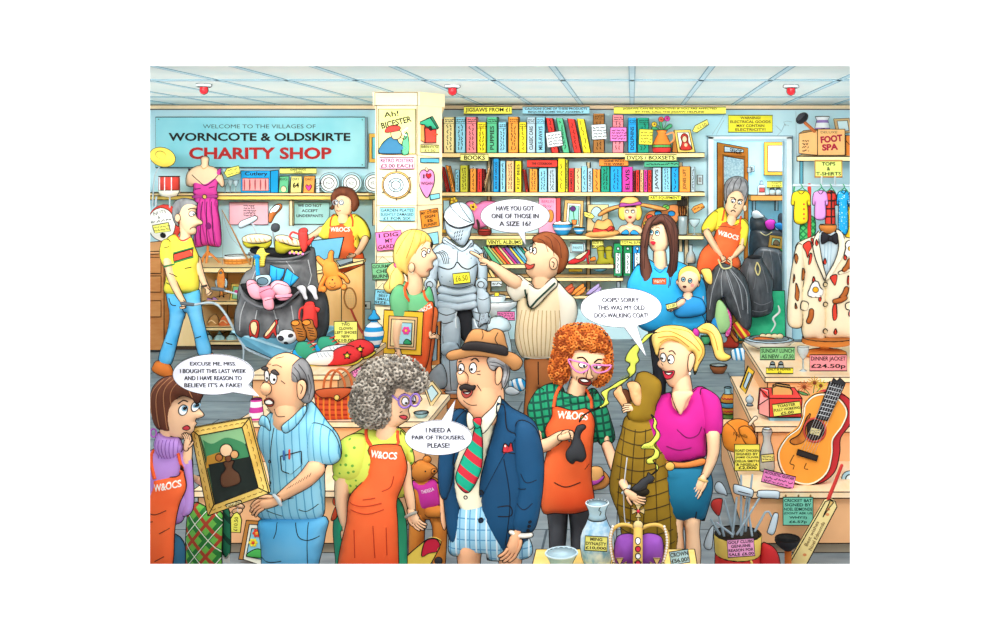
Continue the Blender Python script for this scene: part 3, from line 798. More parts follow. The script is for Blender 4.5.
# ---- till counter right of the barrow, with the laptop
t = T('till_counter', 'tall pale wooden till counter in front of the shop assistant', 'counter', 1, 1, 10.4, (90, 0))
z0 = t.yz(0); t.base = (90, z0); t.loc = t.world(90, z0)
p = t.part('carcass', NOI('f6bd74', 'fccb88', 3, .2, stretch=(3, 1, 1))); p.box(-70, 432, 104, z0, 0, 90); p.hull8([(104, 432, 0), (192, 392, 60), (192, z0-30, 60), (104, z0, 0), (104, 432, 20), (192, 392, 90), (192, z0-30, 90), (104, z0, 20)])
p = t.part('worktop', 'ffdf9c'); p.hull8([(0, 360, 90), (194, 366, 90), (194, 370, 60), (100, 432, -8), (-74, 432, -8), (-74, 360, 90), (194, 380, 60), (100, 446, -8)][:0] or [(-74, 366, 92), (196, 366, 92), (196, 370, 50), (-74, 430, -10), (-74, 378, 92), (196, 378, 92), (196, 386, 50), (-74, 444, -10)])
t = T('laptop', 'pale blue laptop computer opened on the till counter', 'laptop', 1, 1, 10.4, (60, 385))
p = t.part('screen', '6fb6d4'); p.hull8([(-50, 272, 20), (108, 254, 24), (78, 358, 40), (-46, 372, 36), (-50, 272, 26), (108, 254, 30), (78, 358, 46), (-46, 372, 42)]); t.part('keyboard', '8a9aa4').hull8([(60, 372, 60), (140, 358, 60), (150, 372, 30), (90, 392, 20), (60, 376, 62), (140, 362, 62), (150, 378, 32), (90, 398, 22)])
t = T('tennis_racket', 'small brown racket leaning against the side of the till counter', 'racket', 1, 1, 10.15, (150, 660))
p = t.part('head', 'a86a30'); A = [(146+30*math.cos(a)*.95+4*math.sin(a), 550+52*math.sin(a)) for a in np.linspace(0, 2*math.pi, 20)[:-1]]; p.tube([(x, y, 4) for x, y in A], closed=True)
q = t.part('strings', 'd9b880')
for i in range(-3, 4): q.tube([(146+i*8, 550-45*math.sqrt(1-(i/4)**2), .9), (146+i*8, 550+45*math.sqrt(1-(i/4)**2), .9)], n=4)
for i in range(-5, 6): q.tube([(146-26*math.sqrt(1-(i/6)**2), 550+i*8, .9), (146+26*math.sqrt(1-(i/6)**2), 550+i*8, .9)], n=4)
t.part('handle', 'b03a2c').tube([(150, 602, 5), (190, 690, 6), (222, 735, 7)])
sign(1, 2, 8.6, (70, 55, 182, 160), ['TWO', 'CLOWN', 'LEFT SHOES', 'NEW', '£10.00'], 'f3ee74', 'yellow price card behind the red clown shoes', nail=True)
t = T('wall_socket', 'white double wall socket low on the blue wall', 'socket', 1, 1, 11.87, (228, 600)); p = t.part('plate', 'e4eef0').box(210, 565, 246, 600, -4, 0); t.part('switch', '6a7a80').box(222, 578, 226, 590, -6, -4)
t = T('tall_vase', 'blue and white striped lidded vase on the display stand', 'vase', 1, 2, 7.0, (262, 182))
p = t.part('vase', PAT('f4f8fa', [('1f9ad8', 90, .062, .5, .1)])); p.lathe(262, [(45, 14), (60, 18), (78, 38), (105, 48), (135, 44), (165, 30), (180, 24)], n=24)
t.part('lid', '2aa2dc').lathe(262, [(-2, 2), (4, 8), (12, 8), (20, 12), (34, 26), (45, 28)], n=18)
# ================================================================ cream pillar with notices
def pillar():
    pl = [(-2.554, 9.95), (-2.134, 9.95), (-1.9475, 10.25), (-2.3, 11.9), (-2.56, 11.9)]
    me = bpy.data.meshes.new('pillar'); bm = bmesh.new()
    def ext(pl, z0, z1):
        a = [bm.verts.new((x, y, z0)) for x, y in pl]; b = [bm.verts.new((x, y, z1)) for x, y in pl]; n = len(pl)
        for i in range(n): bm.faces.new((a[i], a[(i+1) % n], b[(i+1) % n], b[i]))
        bm.faces.new(a[::-1]); bm.faces.new(b)
    zc = WZ(105.4, 9.95); ext(pl, 0, zc); ext([(x+(-.02 if i in (0, 4) else .03), y-(.02 if i < 2 else 0)) for i, (x, y) in enumerate(pl)], zc, CH)
    bm.to_mesh(me); bm.free(); me.materials.append(M('ffe4b8')); me.materials.append(INK)
    o = bpy.data.objects.new('pillar', me); COL.objects.link(o); o['kind'] = 'structure'; o.name = 'trim_3'
pillar()
t = struct('trim_4', 1, 0, 9.94, base=(370, 300)); p = t.part('pillar_edges', INK)
t.inkw = 1.3
for y in (460, 98+605.6, 348+605.6, 900+0): 
    if y != 900: p._sweep(np.array([(274, y, 0, 1.2), (470, y, 0, 1.2), (575, y-(0 if y > 500 else -22) + (y < 700)*(-8), 92, 1.2)], float), mm('b08a60'), 4, True, False, False, False)
for x, y0, y1, d in ((268, 158, 218, -8), (474, 158, 218, -8), (274, 220, 1100, 0), (470, 220, 1100, 0)): p._sweep(np.array([(x, y0, d, 1.3), (x, y1, d, 1.3)], float), INK, 4, True, False, False, False)
p._sweep(np.array([(268, 158, -8, 1.3), (474, 158, -8, 1.3)], float), INK, 4, True, False, False, False); p._sweep(np.array([(266, 220, -9, 1.3), (476, 220, -9, 1.3)], float), INK, 4, True, False, False, False)
t = T('retro_poster', 'retro pipe-smoker poster with a red hat pinned to the cream pillar', 'poster', 1, 0, 9.93, (372, 452))
p = t.part('paper', NOI('dfe27c', 'eceb9a', 4, .2)); p.box(284, 238, 463, 454, -2, 0); t.part('lettering').text('Ah!', 345, 262, 72, 26, rot=-8, bold=.02).text('BICESTER', 370, 302, 150, 30, rot=-14, bold=.03)
p = t.part('illustration', '2f6a8c'); p.puff('290,452 296,415 322,385 350,372 375,385 382,400 410,420 418,432 395,440 400,454', .12, d=-3); p.puff('345,352 365,338 390,345 396,362 385,380 360,384 348,370', .15, d=-5, mat='f2b888'); p.puff('316,345 335,322 375,318 392,330 380,342 350,348 325,352', .15, d=-7, mat='d83a30'); p.puff('396,454 400,400 420,350 432,400 428,454', .08, d=-3, mat='58b07c'); p.tube([(388, 372, 2), (410, 385, 2), (420, 372, 3)], mat='4a3020', d=-6); p.tube([(420, 366, 3), (400, 350, 3), (425, 330, 3)], mat='f4f4f4', d=-5)
t = T('bird_house', 'red wooden bird house with a green roof hung on the pillar side', 'bird house', 1, 0, 10.02, (520, 400))
p = t.part('house', 'e23c2c'); p.hull8([(512, 330, -30), (562, 335, 0), (562, 400, 0), (514, 402, -30), (484, 318, 6), (520, 300, 30), (520, 396, 30), (486, 384, 6)]); t.part('front', 'f58a4c').hull8([(484, 312, -14), (514, 316, -32), (516, 402, -32), (486, 386, -14), (484, 312, -10), (514, 316, -28), (516, 402, -28), (486, 386, -10)])
t.part('roof', '2f9a74').hull8([(478, 306, -20), (540, 280, -26), (572, 334, -10), (552, 338, -34), (478, 300, 12), (540, 272, 20), (572, 328, 20), (560, 330, 10)])
t.part('entrance', '2a1810').oval(540, 332, 8, 10, lift=1); t.part('perch', 'c0522c').tube([(552, 362, 4, -10), (574, 362, 4, -30)])
def pside(q, lines, c, lb, **k):
    x0, y0, x1, y1 = q; t = sign(1, k.pop('row', 0), 9.95+.30*((x0+x1)/2-470)/115-.015, q, lines, c, lb, **k); t.rz = 58; t.sx = 1.35; return t
pside((482, 412, 575, 448), ['BIRDHOUSE', '£1.50'], 'f4f08a', 'small yellow price card below the bird house')
pside((482, 476, 576, 498), [''], '5fb6d0', 'thin blue notice strip on the side of the pillar')
sign(1, 0, 9.93, (290, 472, 458, 528), ['RETRO POSTERS', '£3.00 EACH'], 'f6b4cc', 'pink retro posters price sign on the front of the pillar')
t = T('wall_clock', 'round white cracked clock on the front of the pillar', 'clock', 1, 1, 9.92, (370, 70))
p = t.part('rim', 'd0a860'); p.ball(370, 0, 70, 66, d=0, rd=8, n=28, ink=True); p = t.part('dial', 'f2f7f8'); p.oval(370, 0, 62, 58, lift=1); p.oval(370, 0, 36, 33, lift=.6, mat=M('bfe2ea')); p.oval(370, 0, 22, 20, lift=.6, mat=M('f2f7f8'))
for s_ in ('370,0 320,-30', '370,0 410,-46', '352,50 366,14', '404,44 390,14', '330,10 312,22'): p.line(s_, 1.4, straight=True)
for a in (30, 90, 150, 210, 270, 330): t.part('knob', '4a4040').tube([(370+66*math.cos(R(a)), 62*math.sin(R(a)), 3), (370+78*math.cos(R(a)), 74*math.sin(R(a)), 3)])
t = T('heart_plaque', 'pink heart shaped I love plaque on the side of the pillar', 'plaque', 1, 1, 10.05, (515, 60)); t.rz = 50; t.sx = 1.25
p = t.part('plaque', 'ef8cc0'); p.prism('515,62 482,10 476,-40 490,-70 508,-72 516,-62 530,-76 548,-60 552,-20 540,20', -4, 4, sharp=False); q = t.part('lettering'); q.text('I', 500, -42, 7, 20, bold=.04); q.text('WIGAN', 514, -8, 56, 15, bold=.02); t.part('heart', 'd01c2c').puff('522,-32 510,-46 514,-56 522,-50 530,-56 535,-46', .3, d=-6); t.part('cord', '5a4030').tube([(508, -72, 1.2), (514, -86, 1.2), (524, -74, 1.2)])
pside((528, 44, 578, 68), [''], '86d0e4', 'small pale blue tag near the bottom of the pink heart', row=1, rot=-8)
sign(1, 1, 9.93, (290, 110, 460, 174), ['GARDEN PLATES', 'SLIGHTLY DAMAGED', '£1 FOR SIX'], '8ed2de', 'blue garden plates notice on the front of the pillar')
pside((484, 118, 574, 205), ['MY OTHER', 'SIGN', 'IS', 'FUNNY'], 'f3922c', 'orange joke plaque on the side of the pillar', row=1, rot=-6, nail=True)
pside((500, 232, 572, 290), [''], '9ad8ea', 'blue plaque on the pillar side behind the knight shoulder', row=1, rot=-6)
def hung(q, lines, c, lb, rot):
    t = sign(1, 1, 9.92, q, lines, c, lb, rot=rot); x = (q[0]+q[2])/2; t.part('cord', '6a4a30').tube([(x-40, q[1]+6, 1.3), (x-5, q[1]-32, 1.3), (x+40, q[1]+4, 1.3)], lin=True)
hung((274, 224, 398, 314), ['I DIG', 'MY', 'GARDEN'], 'ee74b4', 'pink I dig my garden plaque hung on the pillar', -6)
hung((254, 378, 360, 456), ['GOURMET', 'CHEF', 'BURNER'], '7cc08a', 'green plaque hung low on the pillar behind the ponytail', -3)
t = hung((266, 508, 350, 580), ['WORLDS', 'BEST', 'SMALL', 'SIZE...'], '86cce0', 'blue plaque low on the pillar behind the ponytail', 5)
# ================================================================ red alarm domes on the ceiling
for px, py, lb in ((204, 84, 'above the welcome board'), (452.5, 85, 'just right of the cream pillar'), (791, 85, 'above the office doorway side')):
    Y = 786/(py-171.0)*-1 if py > 171 else 786/(171-py)
    t = T('alarm_dome', 'red alarm dome on a white disc on the ceiling '+lb, 'alarm', px-.001, py, Y, (0, 0), 'red ceiling alarm domes')
    t.ox, t.oy = px, 171-786/Y*1.0; t.loc = t.world(0, 0)
    p = t.part('base', 'dfe8ea'); p.lathe(0, [(0, 36), (10, 38), (14, 30)], n=20); t.part('lamp', M('e0202c', .3)).lathe(0, [(12, 18), (34, 20), (44, 15), (50, 2)], n=18)
# ================================================================ long book shelving
SH = NOI('f6d492', 'fbe2b0', 4, .2, stretch=(1, 1, 6)); SHU = 'd9a56a'
t = T('shelving_unit', 'wall shelving of long pale boards filled with books, hats and shoes', 'shelves', 2, 0, 11.5, (0, 500))
t.base = (300, t.yz(0)); t.loc = t.world(300, t.yz(0)); dk = t.dY(11.88)
for i, (x0, x1, y, th) in enumerate(((-290, 1015, 450, 22), (-290, 1015, 605+35, 20), (-290, 1010, 605+245, 20), (-290, 582, 605+385, 20), (-290, 620, 605+449, 18), (-290, 560, 605+536, 16))):
    t.part('shelf_board', SH).box(x0, y, x1, y+th, 0, dk)
for x, y0, y1 in ((-58, 400, 1240), (438, 495, 1240), (898, 495, 940), (590, 1020, 1240)):
    t.part('upright', 'd8c49a' if x != 590 else '8f9aa0').box(x, y0, x+17, y1, dk-20 if x != 590 else 10, dk if x != 590 else 24)
t.part('upright', 'd8c49a').box(925, 660, 945, 1100, dk-20, dk)
def sg(q, ls, c, lb, r=0, Y=11.47, **k): return sign(2, r, Y, q, ls, c, lb, **k)
sg((-150, 226, 82, 262), ['JIGSAWS FROM £1'], 'f6ee5c', 'yellow jigsaws price sign above the first jigsaw boxes', Y=11.6)
sg((134, 227, 458, 262), ['CAUTION! SOME OF THESE PRODUCTS', 'REQUIRE SOME SELF-ASSEMBLY'], '9ad4e4', 'pale blue caution notice about self-assembly above the jigsaws', Y=11.6, fill=.68)
sg((576, 228, 1118, 262), ['JIGSAWS CAN BE ADDICTIVE! IF YOU ARE AFFECTED', 'BY THIS, CALL THE JIGSAW HELPLINE'], 'f4ec62', 'long yellow jigsaw addiction notice along the top of the wall', Y=11.6, fill=.68)
def za(x): return ((440-495)+x/7)*S
def zay(y): return (50+y/7)*S
def zb(x): return ((550-495)+x/7)*S
sg((za(145), zay(310), za(340), zay(357)), ['BOOKS'], 'f4f08c', 'yellow BOOKS sign on the edge of the upper shelf', bold=.03)
sg((zb(525), zay(312), zb(885), zay(355)), ['DVDS / BOXSETS'], 'f4f08c', 'yellow DVDs and boxsets sign on the edge of the upper shelf', bold=.03)
sg((745, 51, 900, 74), ['ART EQUIPMENT'], 'f0ea4c', 'yellow art equipment sign under the book shelf', 1)
sg((-40, 262, 133, 291), ['VINYL ALBUMS'], 'f0ea70', 'yellow vinyl albums sign above the records', 1)
sg((608, 267, 720, 292), ['TOTAL JUNK'], 'f4ee66', 'yellow total junk sign above the ring binders', 1)
CN = {'red': 'e0362e', 'cream': 'fbe9a8', 'light blue': '8fd0e8', 'pink': 'f28a94', 'yellow': 'f6e02c', 'green': '58bd8c', 'orange': 'f39a3a', 'grey': 'b5cbd6', 'dark red': 'a82020', 'teal': '1c9a7c', 'blue': '1ea2e6', 'peach': 'fbc48c', 'olive': 'c2c23a', 'magenta': 'dc3ca4', 'brown': 'a06a30', 'dark green': '12705a', 'dark blue': '145a74', 'purple': '8c5ab8'}
def books(z, items, ybot, kind, where, Y, group, lab0):
    n = len(items)
    for i, (x0, x1, y0, c, title, lean) in enumerate(items):
        lf_ = items[i-1][3]+' one' if i else 'shelf end'; rt = items[i+1][3]+' one' if i < n-1 else 'shelf end'
        x0, x1, y0 = z(x0), z(x1), zay(y0)
        lb = '%s %s %s, %s' % (c, kind.replace('_box', ''), where, 'between %s and %s' % (lf_[:-4], rt[:-4]+('' if i < n-1 else ' end')) if i else 'first from the cream pillar')
        t = T(kind, lb, 'book' if kind != 'jigsaw_box' else 'jigsaw box', 2, 0, Y, ((x0+x1)/2, ybot), group)
        t.inkw = 1.6; d1 = 60 if kind == 'jigsaw_box' else 46
        if lean > 900: lean = 0
        L = lean
        if L:   # leaning: sheared top by L units, width kept
            q = [(x0, y0), (x1, y0+abs(L)*.08*(1 if L < 0 else 1)), (x1+(-L if L < 0 else -L), ybot), (x0-L, ybot)]
            w = 0
            q = [(x0, y0), (x1-8, y0+3), (x1-8-L, ybot), (x0-L, ybot)]
        else: q = [(x0+.6, y0), (x1-.6, y0), (x1-.6, ybot), (x0+.6, ybot)]
        t.part('cover', CN[c]).prism([(a, b, 0) for a, b in q], 0, d1)
        wd = x1-x0-(8 if L else 0); cx = (q[0][0]+q[2][0])/2; cy = (y0+ybot)/2; H = ybot-y0
        rot = -90 + (math.degrees(math.atan2(-L, H))*-1 if L else 0)
        p = t.part('lettering', '1a1a1a')
        if kind == 'jigsaw_box' and not L:
            p.scribble(x0+wd*.15, y0+8, x1-wd*.15, y0+26, 2, 1.2); cy += 14; H -= 30
            p.line('%f,%f %f,%f' % (x0+2, y0+30, x1-2, y0+30), .8, straight=True)
        if title: p.text(title, cx, cy, H*.8, min(wd*.45, 20), rot=rot, d0=-1.2, bold=.02)
        else:
            r = 2 if wd > 36 else 1
            p.scribble(cx-H*.4, cy-wd*.3, cx+H*.4, cy+wd*.3, r, 1.3, rot=rot)
J = [(0, 22, 62, 'dark red', '', 0), (25, 100, 50, 'cream', '', 0), (108, 178, 50, 'light blue', '', 0), (183, 255, 50, 'pink', '', 0), (260, 322, 85, 'yellow', '', 0), (328, 400, 50, 'green', 'PUPPIES', 0),
     (408, 465, 85, 'light blue', '', 0), (477, 548, 48, 'orange', '', 0), (553, 605, 85, 'yellow', '', 0), (608, 668, 52, 'grey', 'CLASSIC CARS', 0), (672, 735, 52, 'light blue', 'MILE-AWAYS', 0),
     (742, 800, 55, 'red', '', -52), (812, 870, 55, 'green', '', -62), (892, 952, 60, 'red', '', -60), (958, 1020, 60, 'yellow', '', -58), (1072, 1150, 25, 'brown', '', 0), (1207, 1285, 35, 'pink', '', 0), (1316, 1375, 55, 'blue', 'DOLPHINS', 0), (1382, 1462, 55, 'teal', '', 0)]
J = [(a, b, c, d, e, f*.55) for a, b, c, d, e, f in J]
books(za, J, 450, 'jigsaw_box', 'on the top shelf', 11.56, 'jigsaw boxes on the top shelf', '')
for q, c, lb, rot in (((250, 348, 326, 420), 'dce6e8', 'white handwritten note stuck on the leaning red jigsaw box', -8), ((468, 312, 540, 385), 'dce6e8', 'white handwritten note stuck on the brown jigsaw box', -3), ((558, 326, 638, 394), 'f07cc4', 'pink note stuck on the pale pink jigsaw box', 0), ((698, 336, 764, 410), 'f4ea4a', 'yellow note stuck on the teal jigsaw box', 2)):
    t = sign(2, 0, 11.53, q, [''], c, lb, rot=rot, name='handwritten_note', cat='note'); t.part('lettering').scribble(q[0]+8, q[1]+8, q[2]-8, q[3]-6, 4, 1.3, rot=rot)
B2 = [(5, 32, 395, 'red', '', -28), (40, 74, 388, 'orange', '', -30), (105, 135, 420, 'light blue', '', 0), (140, 196, 388, 'olive', '', 0), (210, 254, 410, 'orange', '', 0), (260, 295, 412, 'red', '', 0), (297, 312, 415, 'dark red', '', 0), (335, 362, 405, 'peach', '', 28),
      (372, 413, 342, 'blue', 'BOX OF DISCOS', 0), (420, 458, 355, 'light blue', '', 0), (463, 518, 357, 'peach', '', 0), (525, 570, 357, 'yellow', 'KEEP BEES', 0), (580, 606, 415, 'red', '', -14), (625, 683, 412, 'orange', '', 0), (692, 750, 408, 'light blue', '', 0), (755, 812, 408, 'grey', '', 0),
      (825, 876, 340, 'yellow', '', 0), (877, 896, 350, 'olive', '', 0), (900, 938, 408, 'red', 'RAMBLERS', 0), (942, 988, 408, 'peach', '', 0), (990, 1030, 395, 'light blue', '', 0), (1032, 1068, 408, 'grey', 'CALABRIA', 0), (1070, 1122, 415, 'orange', '', 0), (1127, 1188, 395, 'teal', '', 0), (1192, 1272, 395, 'blue', '', 0), (1275, 1350, 398, 'magenta', 'ELVIS', 0),
      (1353, 1368, 425, 'dark red', '', 0), (1370, 1396, 420, 'red', '', 0), (1400, 1425, 420, 'peach', '', 0), (1427, 1453, 420, 'magenta', '', 0), (1455, 1482, 420, 'red', '', 0), (1487, 1550, 398, 'grey', 'JAWS', 0), (1555, 1615, 398, 'light blue', '', 0), (1620, 1670, 395, 'blue', '', 0), (1675, 1752, 395, 'orange', 'JONES LIFT', 0), (1756, 1785, 400, 'grey', '', 0)]
books(za, B2, 640, 'book', 'on the second shelf', 11.56, 'books on the second shelf', '')
for x0, x1, y0, y1, c, tx, lb in ((za(610), za(820), 350, 400, 'e43c30', 'THE COOKBOOK', 'red book lying flat on top of the upright books'), (zb(345), zb(548), 343, 392, 'f39038', 'GONE WITH|THE WIND', 'orange boxset lying flat across the dark green and blue spines'), (zb(660), zb(900), 360, 400, '52b48c', '', 'green book lying flat above the grey and pale blue boxsets')):
    t = T('book', lb, 'book', 2, 0, 11.54, ((x0+x1)/2, zay(y1)), 'books lying flat'); t.part('cover', c).box(x0, zay(y0), x1, zay(y1), -4, 50); p = t.part('lettering')
    if tx:
        for i, s_ in enumerate(tx.split('|')): p.text(s_, (x0+x1)/2, zay((y0+y1)/2)+(i-(len(tx.split('|'))-1)/2)*15, (x1-x0)*.7, 11, d0=-5.5, bold=.03)
    else: p.scribble(x0+10, zay(y0)+5, x1-10, zay(y1)-5, 1, 1.3)
# jug with flowers and frame on top shelf
t = T('flower_jug', 'orange jug holding dried flowers on the top shelf', 'jug', 2, 0, 11.56, (808, 450)); x = 808
p = t.part('jug', 'f28a34'); p.lathe(x, [(340, 26), (346, 24), (356, 18), (375, 28), (400, 40), (412, 44)], n=24); p.lathe(x, [(412, 44.5), (424, 45)], mat=M('5cb45c'), n=24); p.lathe(x, [(424, 45), (440, 44), (449, 38)], mat=M('d83434'), n=24)
t.part('handle', 'f0a060').tube([(830, 362, 4), (862, 352, 5), (866, 385, 5), (846, 405, 4)])
for xs, ys, c in ((772, 312, 'e8c83a'), (805, 288, 'e0604a'), (834, 284, 'd83aa8')): 
    t.part('stem', '4a9a5a').tube([(808, 345, 2), ((808+xs)/2+2, 318, 2), (xs, ys, 2)]); p = t.part('flower', c); p.ball(xs, ys, 13, 12, rd=10, ink=True); p.ball(xs, ys, 5, 5, d=-9, rd=3, mat=M('7a3a20'))
for s_ in ('806,344 770,320 758,336 790,340', '812,344 846,310 858,322 830,340', '806,342 796,300 804,296 812,330'): t.part('leaf', '3f9a68').puff(s_, .4)
t = T('photo_frame', 'gold photo frame with a red haired portrait on the top shelf end', 'picture', 3, 0, 11.6, (70, 450))
p = t.part('frame', 'eacb62'); p.prism('20,340 98,338 122,446 38,448', -6, 6); t.part('strut', 'c07a30').prism('20,340 24,340 38,448 10,446', 2, 30)
p = t.part('picture', 'f3f0dc'); p.prism('34,352 90,350 108,432 48,434', -9, -6); p.puff('52,434 58,400 52,372 68,356 86,368 88,398 104,432', .3, d=-9, mat='c03028'); p.ball(70, 384, 11, 15, d=-14, rd=5, mat=M(SKIN), ink=True); p.ball(76, 412, 8, 9, d=-14, rd=4, mat=M(SKIN))
t = T('price_tag', 'yellow card tag tied beside the portrait frame', 'tag', 3, 0, 11.6, (150, 355)); p = t.part('tag_card', 'f1e66a'); p.prism('108,345 122,318 180,288 188,312 130,352', -2, 0); p.text('£2.50', 154, 320, 48, 14, rot=-26, d0=-3); t.part('string').tube([(108, 345, 1), (100, 350, 1), (95, 345, 1)])
# ---- third shelf, bottoms at y 238 (tile row 1)
t = T('pink_sewing_book', 'pink hardback standing behind the first speech bubble', 'book', 2, 1, 11.62, (265, 235)); t.name = 'hardback_book'
p = t.part('cover', 'f29ab8'); p.box(212, 62, 296, 235, 0, 8); t.part('spine', 'e0484a').box(296, 64, 318, 230, 2, 20); p = t.part('lettering', 'd03a70'); p.text('BERLIN', 255, 80, 58, 13, d0=-1); p.text('Boy', 255, 103, 40, 16, d0=-1); t.part('biscuit', 'd98a3c').ball(268, 150, 16, 30, d=0, rd=6, ink=True)
t = T('picture_frame', 'bare wood frame with a purple potted flower on the third shelf', 'picture', 2, 1, 11.62, (375, 215))
p = t.part('frame', 'd8b06c'); p.prism('338,72 430,76 424,215 328,206', 0, 12); p.prism('352,88 416,92 410,200 344,194', -3, 0, mat=M('f2f2e4')); p.prism('362,98 408,102 404,192 356,186', -5, -3, mat=M('8fd0c0'))
t.part('flower', '5a2a70').ball(378, 115, 13, 12, -8, 4, ink=True); t.part('stem', '2c8a4c').tube([(380, 128, 2), (384, 168, 2)], d=-7); t.part('pot', 'e8803a').prism('372,168 398,168 393,192 376,192', -10, -5)
def bowl(col, row, Y, x, y0, y1, r, c, c2, lb, name='bowl', r2=None):
    t = T(name, lb, 'bowl', col, row, Y, (x, y1)); h = y1-y0; p = t.part('bowl', c); p.lathe(x, [(y0, r), (y0+h*.4, r*.93), (y0+h*.75, r*.68), (y1, (r2 or r*.45))], n=24)
    p.lathe(x, [(y0+h*.3, r*.955), (y0+h*.5, r*.9)], mat=M(c2), ink=False, n=24); p.lathe(x, [(y0+2, 1), (y0+1, r*.96)], mat=M('e6eef2'), ink=False, n=24, close=True); return t
t = bowl(2, 1, 11.55, 327, 190, 243, 48, '2a9ad4', 'f4f8fa', 'blue and white striped bowl of eggs on the third shelf')
for i, x in enumerate((298, 315, 335, 352)): t.part('egg', 'f4f0ea').ball(x, 190-(i % 2)*4, 13, 11, ink=True)
bowl(2, 1, 11.55, 408, 207, 238, 28, '2a9ad4', 'f4f8fa', 'small blue and white striped bowl beside the straw hat')
t = T('mirror', 'pale wooden frame with an oval mirror behind the straw hat', 'mirror', 2, 1, 11.75, (495, 225)); p = t.part('frame', 'ecd49a'); p.prism('450,95 550,95 546,225 444,222', 0, 12); t.part('glass', M('b8e0ec', .2)).oval(492, 145, 28, 40, lift=2)
t = T('price_tag', 'yellow card tag tied to the crown of the straw hat', 'tag', 2, 1, 11.5, (455, 155)); p = t.part('tag_card', 'f1e66a'); p.prism('432,128 470,138 482,152 472,164 434,152', -12, -10); p.scribble(438, 134, 472, 156, 1, 1.2, rot=14); t.part('string').tube([(480, 152, 1, -11), (490, 160, 1, -5)])
t = T('straw_hat', 'tan fedora with a red band lying on the third shelf', 'hat', 2, 1, 11.52, (520, 252))
p = t.part('brim', 'f0ae62'); p.ball(520, 236, 84, 20, d=0, rd=50, rot=-4, ink=True, n=26); p = t.part('crown', 'f4b468'); p.puff('478,228 484,190 498,168 520,175 545,164 566,178 574,222 526,240', .9); t.part('band', 'd93a30').puff('478,228 482,208 526,216 572,200 576,218 528,232', .8, d=-30)
t.part('bow', 'd93a30').puff('545,210 562,196 572,206 560,216 548,222', .5, d=-44)
t = T('mannequin_head', 'display head with yellow hair, wide straw sunhat and blue bikini top', 'mannequin', 2, 1, 11.55, (655, 242))
HC = SKIN
p = t.part('bust', HC); p.puff('640,160 668,160 668,190 702,200 712,235 600,238 608,200 640,190', .6); p.puff('618,110 690,110 688,150 674,176 654,186 634,172 620,148', .9, d=-8)
p = t.part('hair', 'f4cc58'); p.puff('606,100 622,92 632,120 628,168 604,160 598,130', .8, d=-14); p.puff('682,92 700,96 712,130 704,164 684,166 682,120', .8, d=-14)
for x in (640, 668): t.part('eye', 'ffffff').oval(x, 128, 8, 6, lift=1); p.line('%d,122 %d,118 %d,121' % (x-10, x, x+10), 1.4)
t.part('mouth', 'c82838').puff('644,152 656,148 664,154 654,162', .3, d=-46, ink=False)
q = t.part('bikini_top', '2a9ad8'); q.puff('612,236 622,222 640,216 648,236', .5, d=-16); q.puff('656,236 668,218 684,222 696,238', .5, d=-16)
p = t.part('necklace', 'e8e4d8'); p.line('632,196 652,206 676,196', 2, mat=M('e8e4d8'))
p = t.part('sunhat_brim', NOI('d9924c', 'e8a860', 20, .3)); p.puff('500,142 540,112 620,92 700,88 780,98 835,118 790,122 700,102 620,108 560,126 510,150', 1.6, d=-14); 
p = t.part('sunhat_crown', 'f2bc6c'); p.puff('606,100 612,72 636,56 672,56 694,68 702,92 655,98', .9, d=-6); t.part('sunhat_band', 'b04a9c').puff('605,104 612,86 655,90 702,80 706,94 655,100', .6, d=-30)
t = T('artist_palette', 'wooden artist palette with dabs of paint on the third shelf', 'palette', 2, 1, 11.72, (790, 240)); p = t.part('board', 'd98a4c'); p.prism('720,225 722,160 750,128 800,120 850,96 905,100 930,130 905,160 880,180 860,235', -4, 4, sharp=False)
for i, (x, y, c) in enumerate(((790, 138, '2a9ad8'), (750, 155, 'e03c30'), (855, 138, '1e8ad0'), (828, 108, '6cc050'), (735, 190, 'e8d040'))): t.part('paint_dab', c).oval(x, y, 17, 13, lift=1.5)
t = T('brush_jar', 'glass jar of tall paint brushes at the right end of the third shelf', 'jar', 3, 1, 11.55, (62, 240)); p = t.part('jar', GLASS('bcd4da', .5)); p.lathe(62, [(150, 22), (152, 23), (235, 20), (240, 18)], n=18)
for i, (x, c) in enumerate(((42, '8a5a30'), (54, '5a3020'), (66, 'a04a20'), (78, '7a4020'))):
    t.part('brush', c).limb([(50+i*7, 230, 3), ((50+i*7+x)/2, 160, 3), (x, 100, 4)], d=i*3-4, ink=False, N=20); t.part('bristle', '2a2018').puff('%d,100 %d,78 %d,62 %d,80 %d,100' % (x-5, x-6, x, x+6, x+5), .8, d=i*3-4)
t = T('price_tag', 'orange card tag hanging beside the paint brushes', 'tag', 3, 1, 11.6, (132, 130)); p = t.part('tag_card', 'f09a40'); p.prism('104,118 116,104 156,88 168,108 118,138', -2, 0); p.scribble(112, 102, 160, 124, 1, 1.3, rot=-20); t.part('string').tube([(104, 118, 1), (98, 112, 1), (90, 110, 1)])
glass(3, 1, 11.55, 118, 165, 245, 26, 'martini glass at the right end of the third shelf', name='cocktail_glass')
t = T('decanter', 'clear flask of amber liquid below the cocktail glass', 'bottle', 3, 1, 11.7, (100, 378)); p = t.part('liquid', M('e8b040', .3)); p.lathe(100, [(345, 17), (360, 19), (378, 18)], n=16); t.part('bottle', GLASS('dcecf0', .45)).lathe(100, [(290, 9), (300, 8), (318, 8), (340, 20), (360, 23), (378, 21)], n=16)
t = T('light_switch', 'white light switch beside the office doorway', 'switch', 3, 0, 11.87, (144, 602)); t.part('plate', 'dfeef2').box(132, 558, 158, 602, -4, 0); t.part('rocker', 'f4f8fa').box(141, 570, 149, 590, -7, -4)
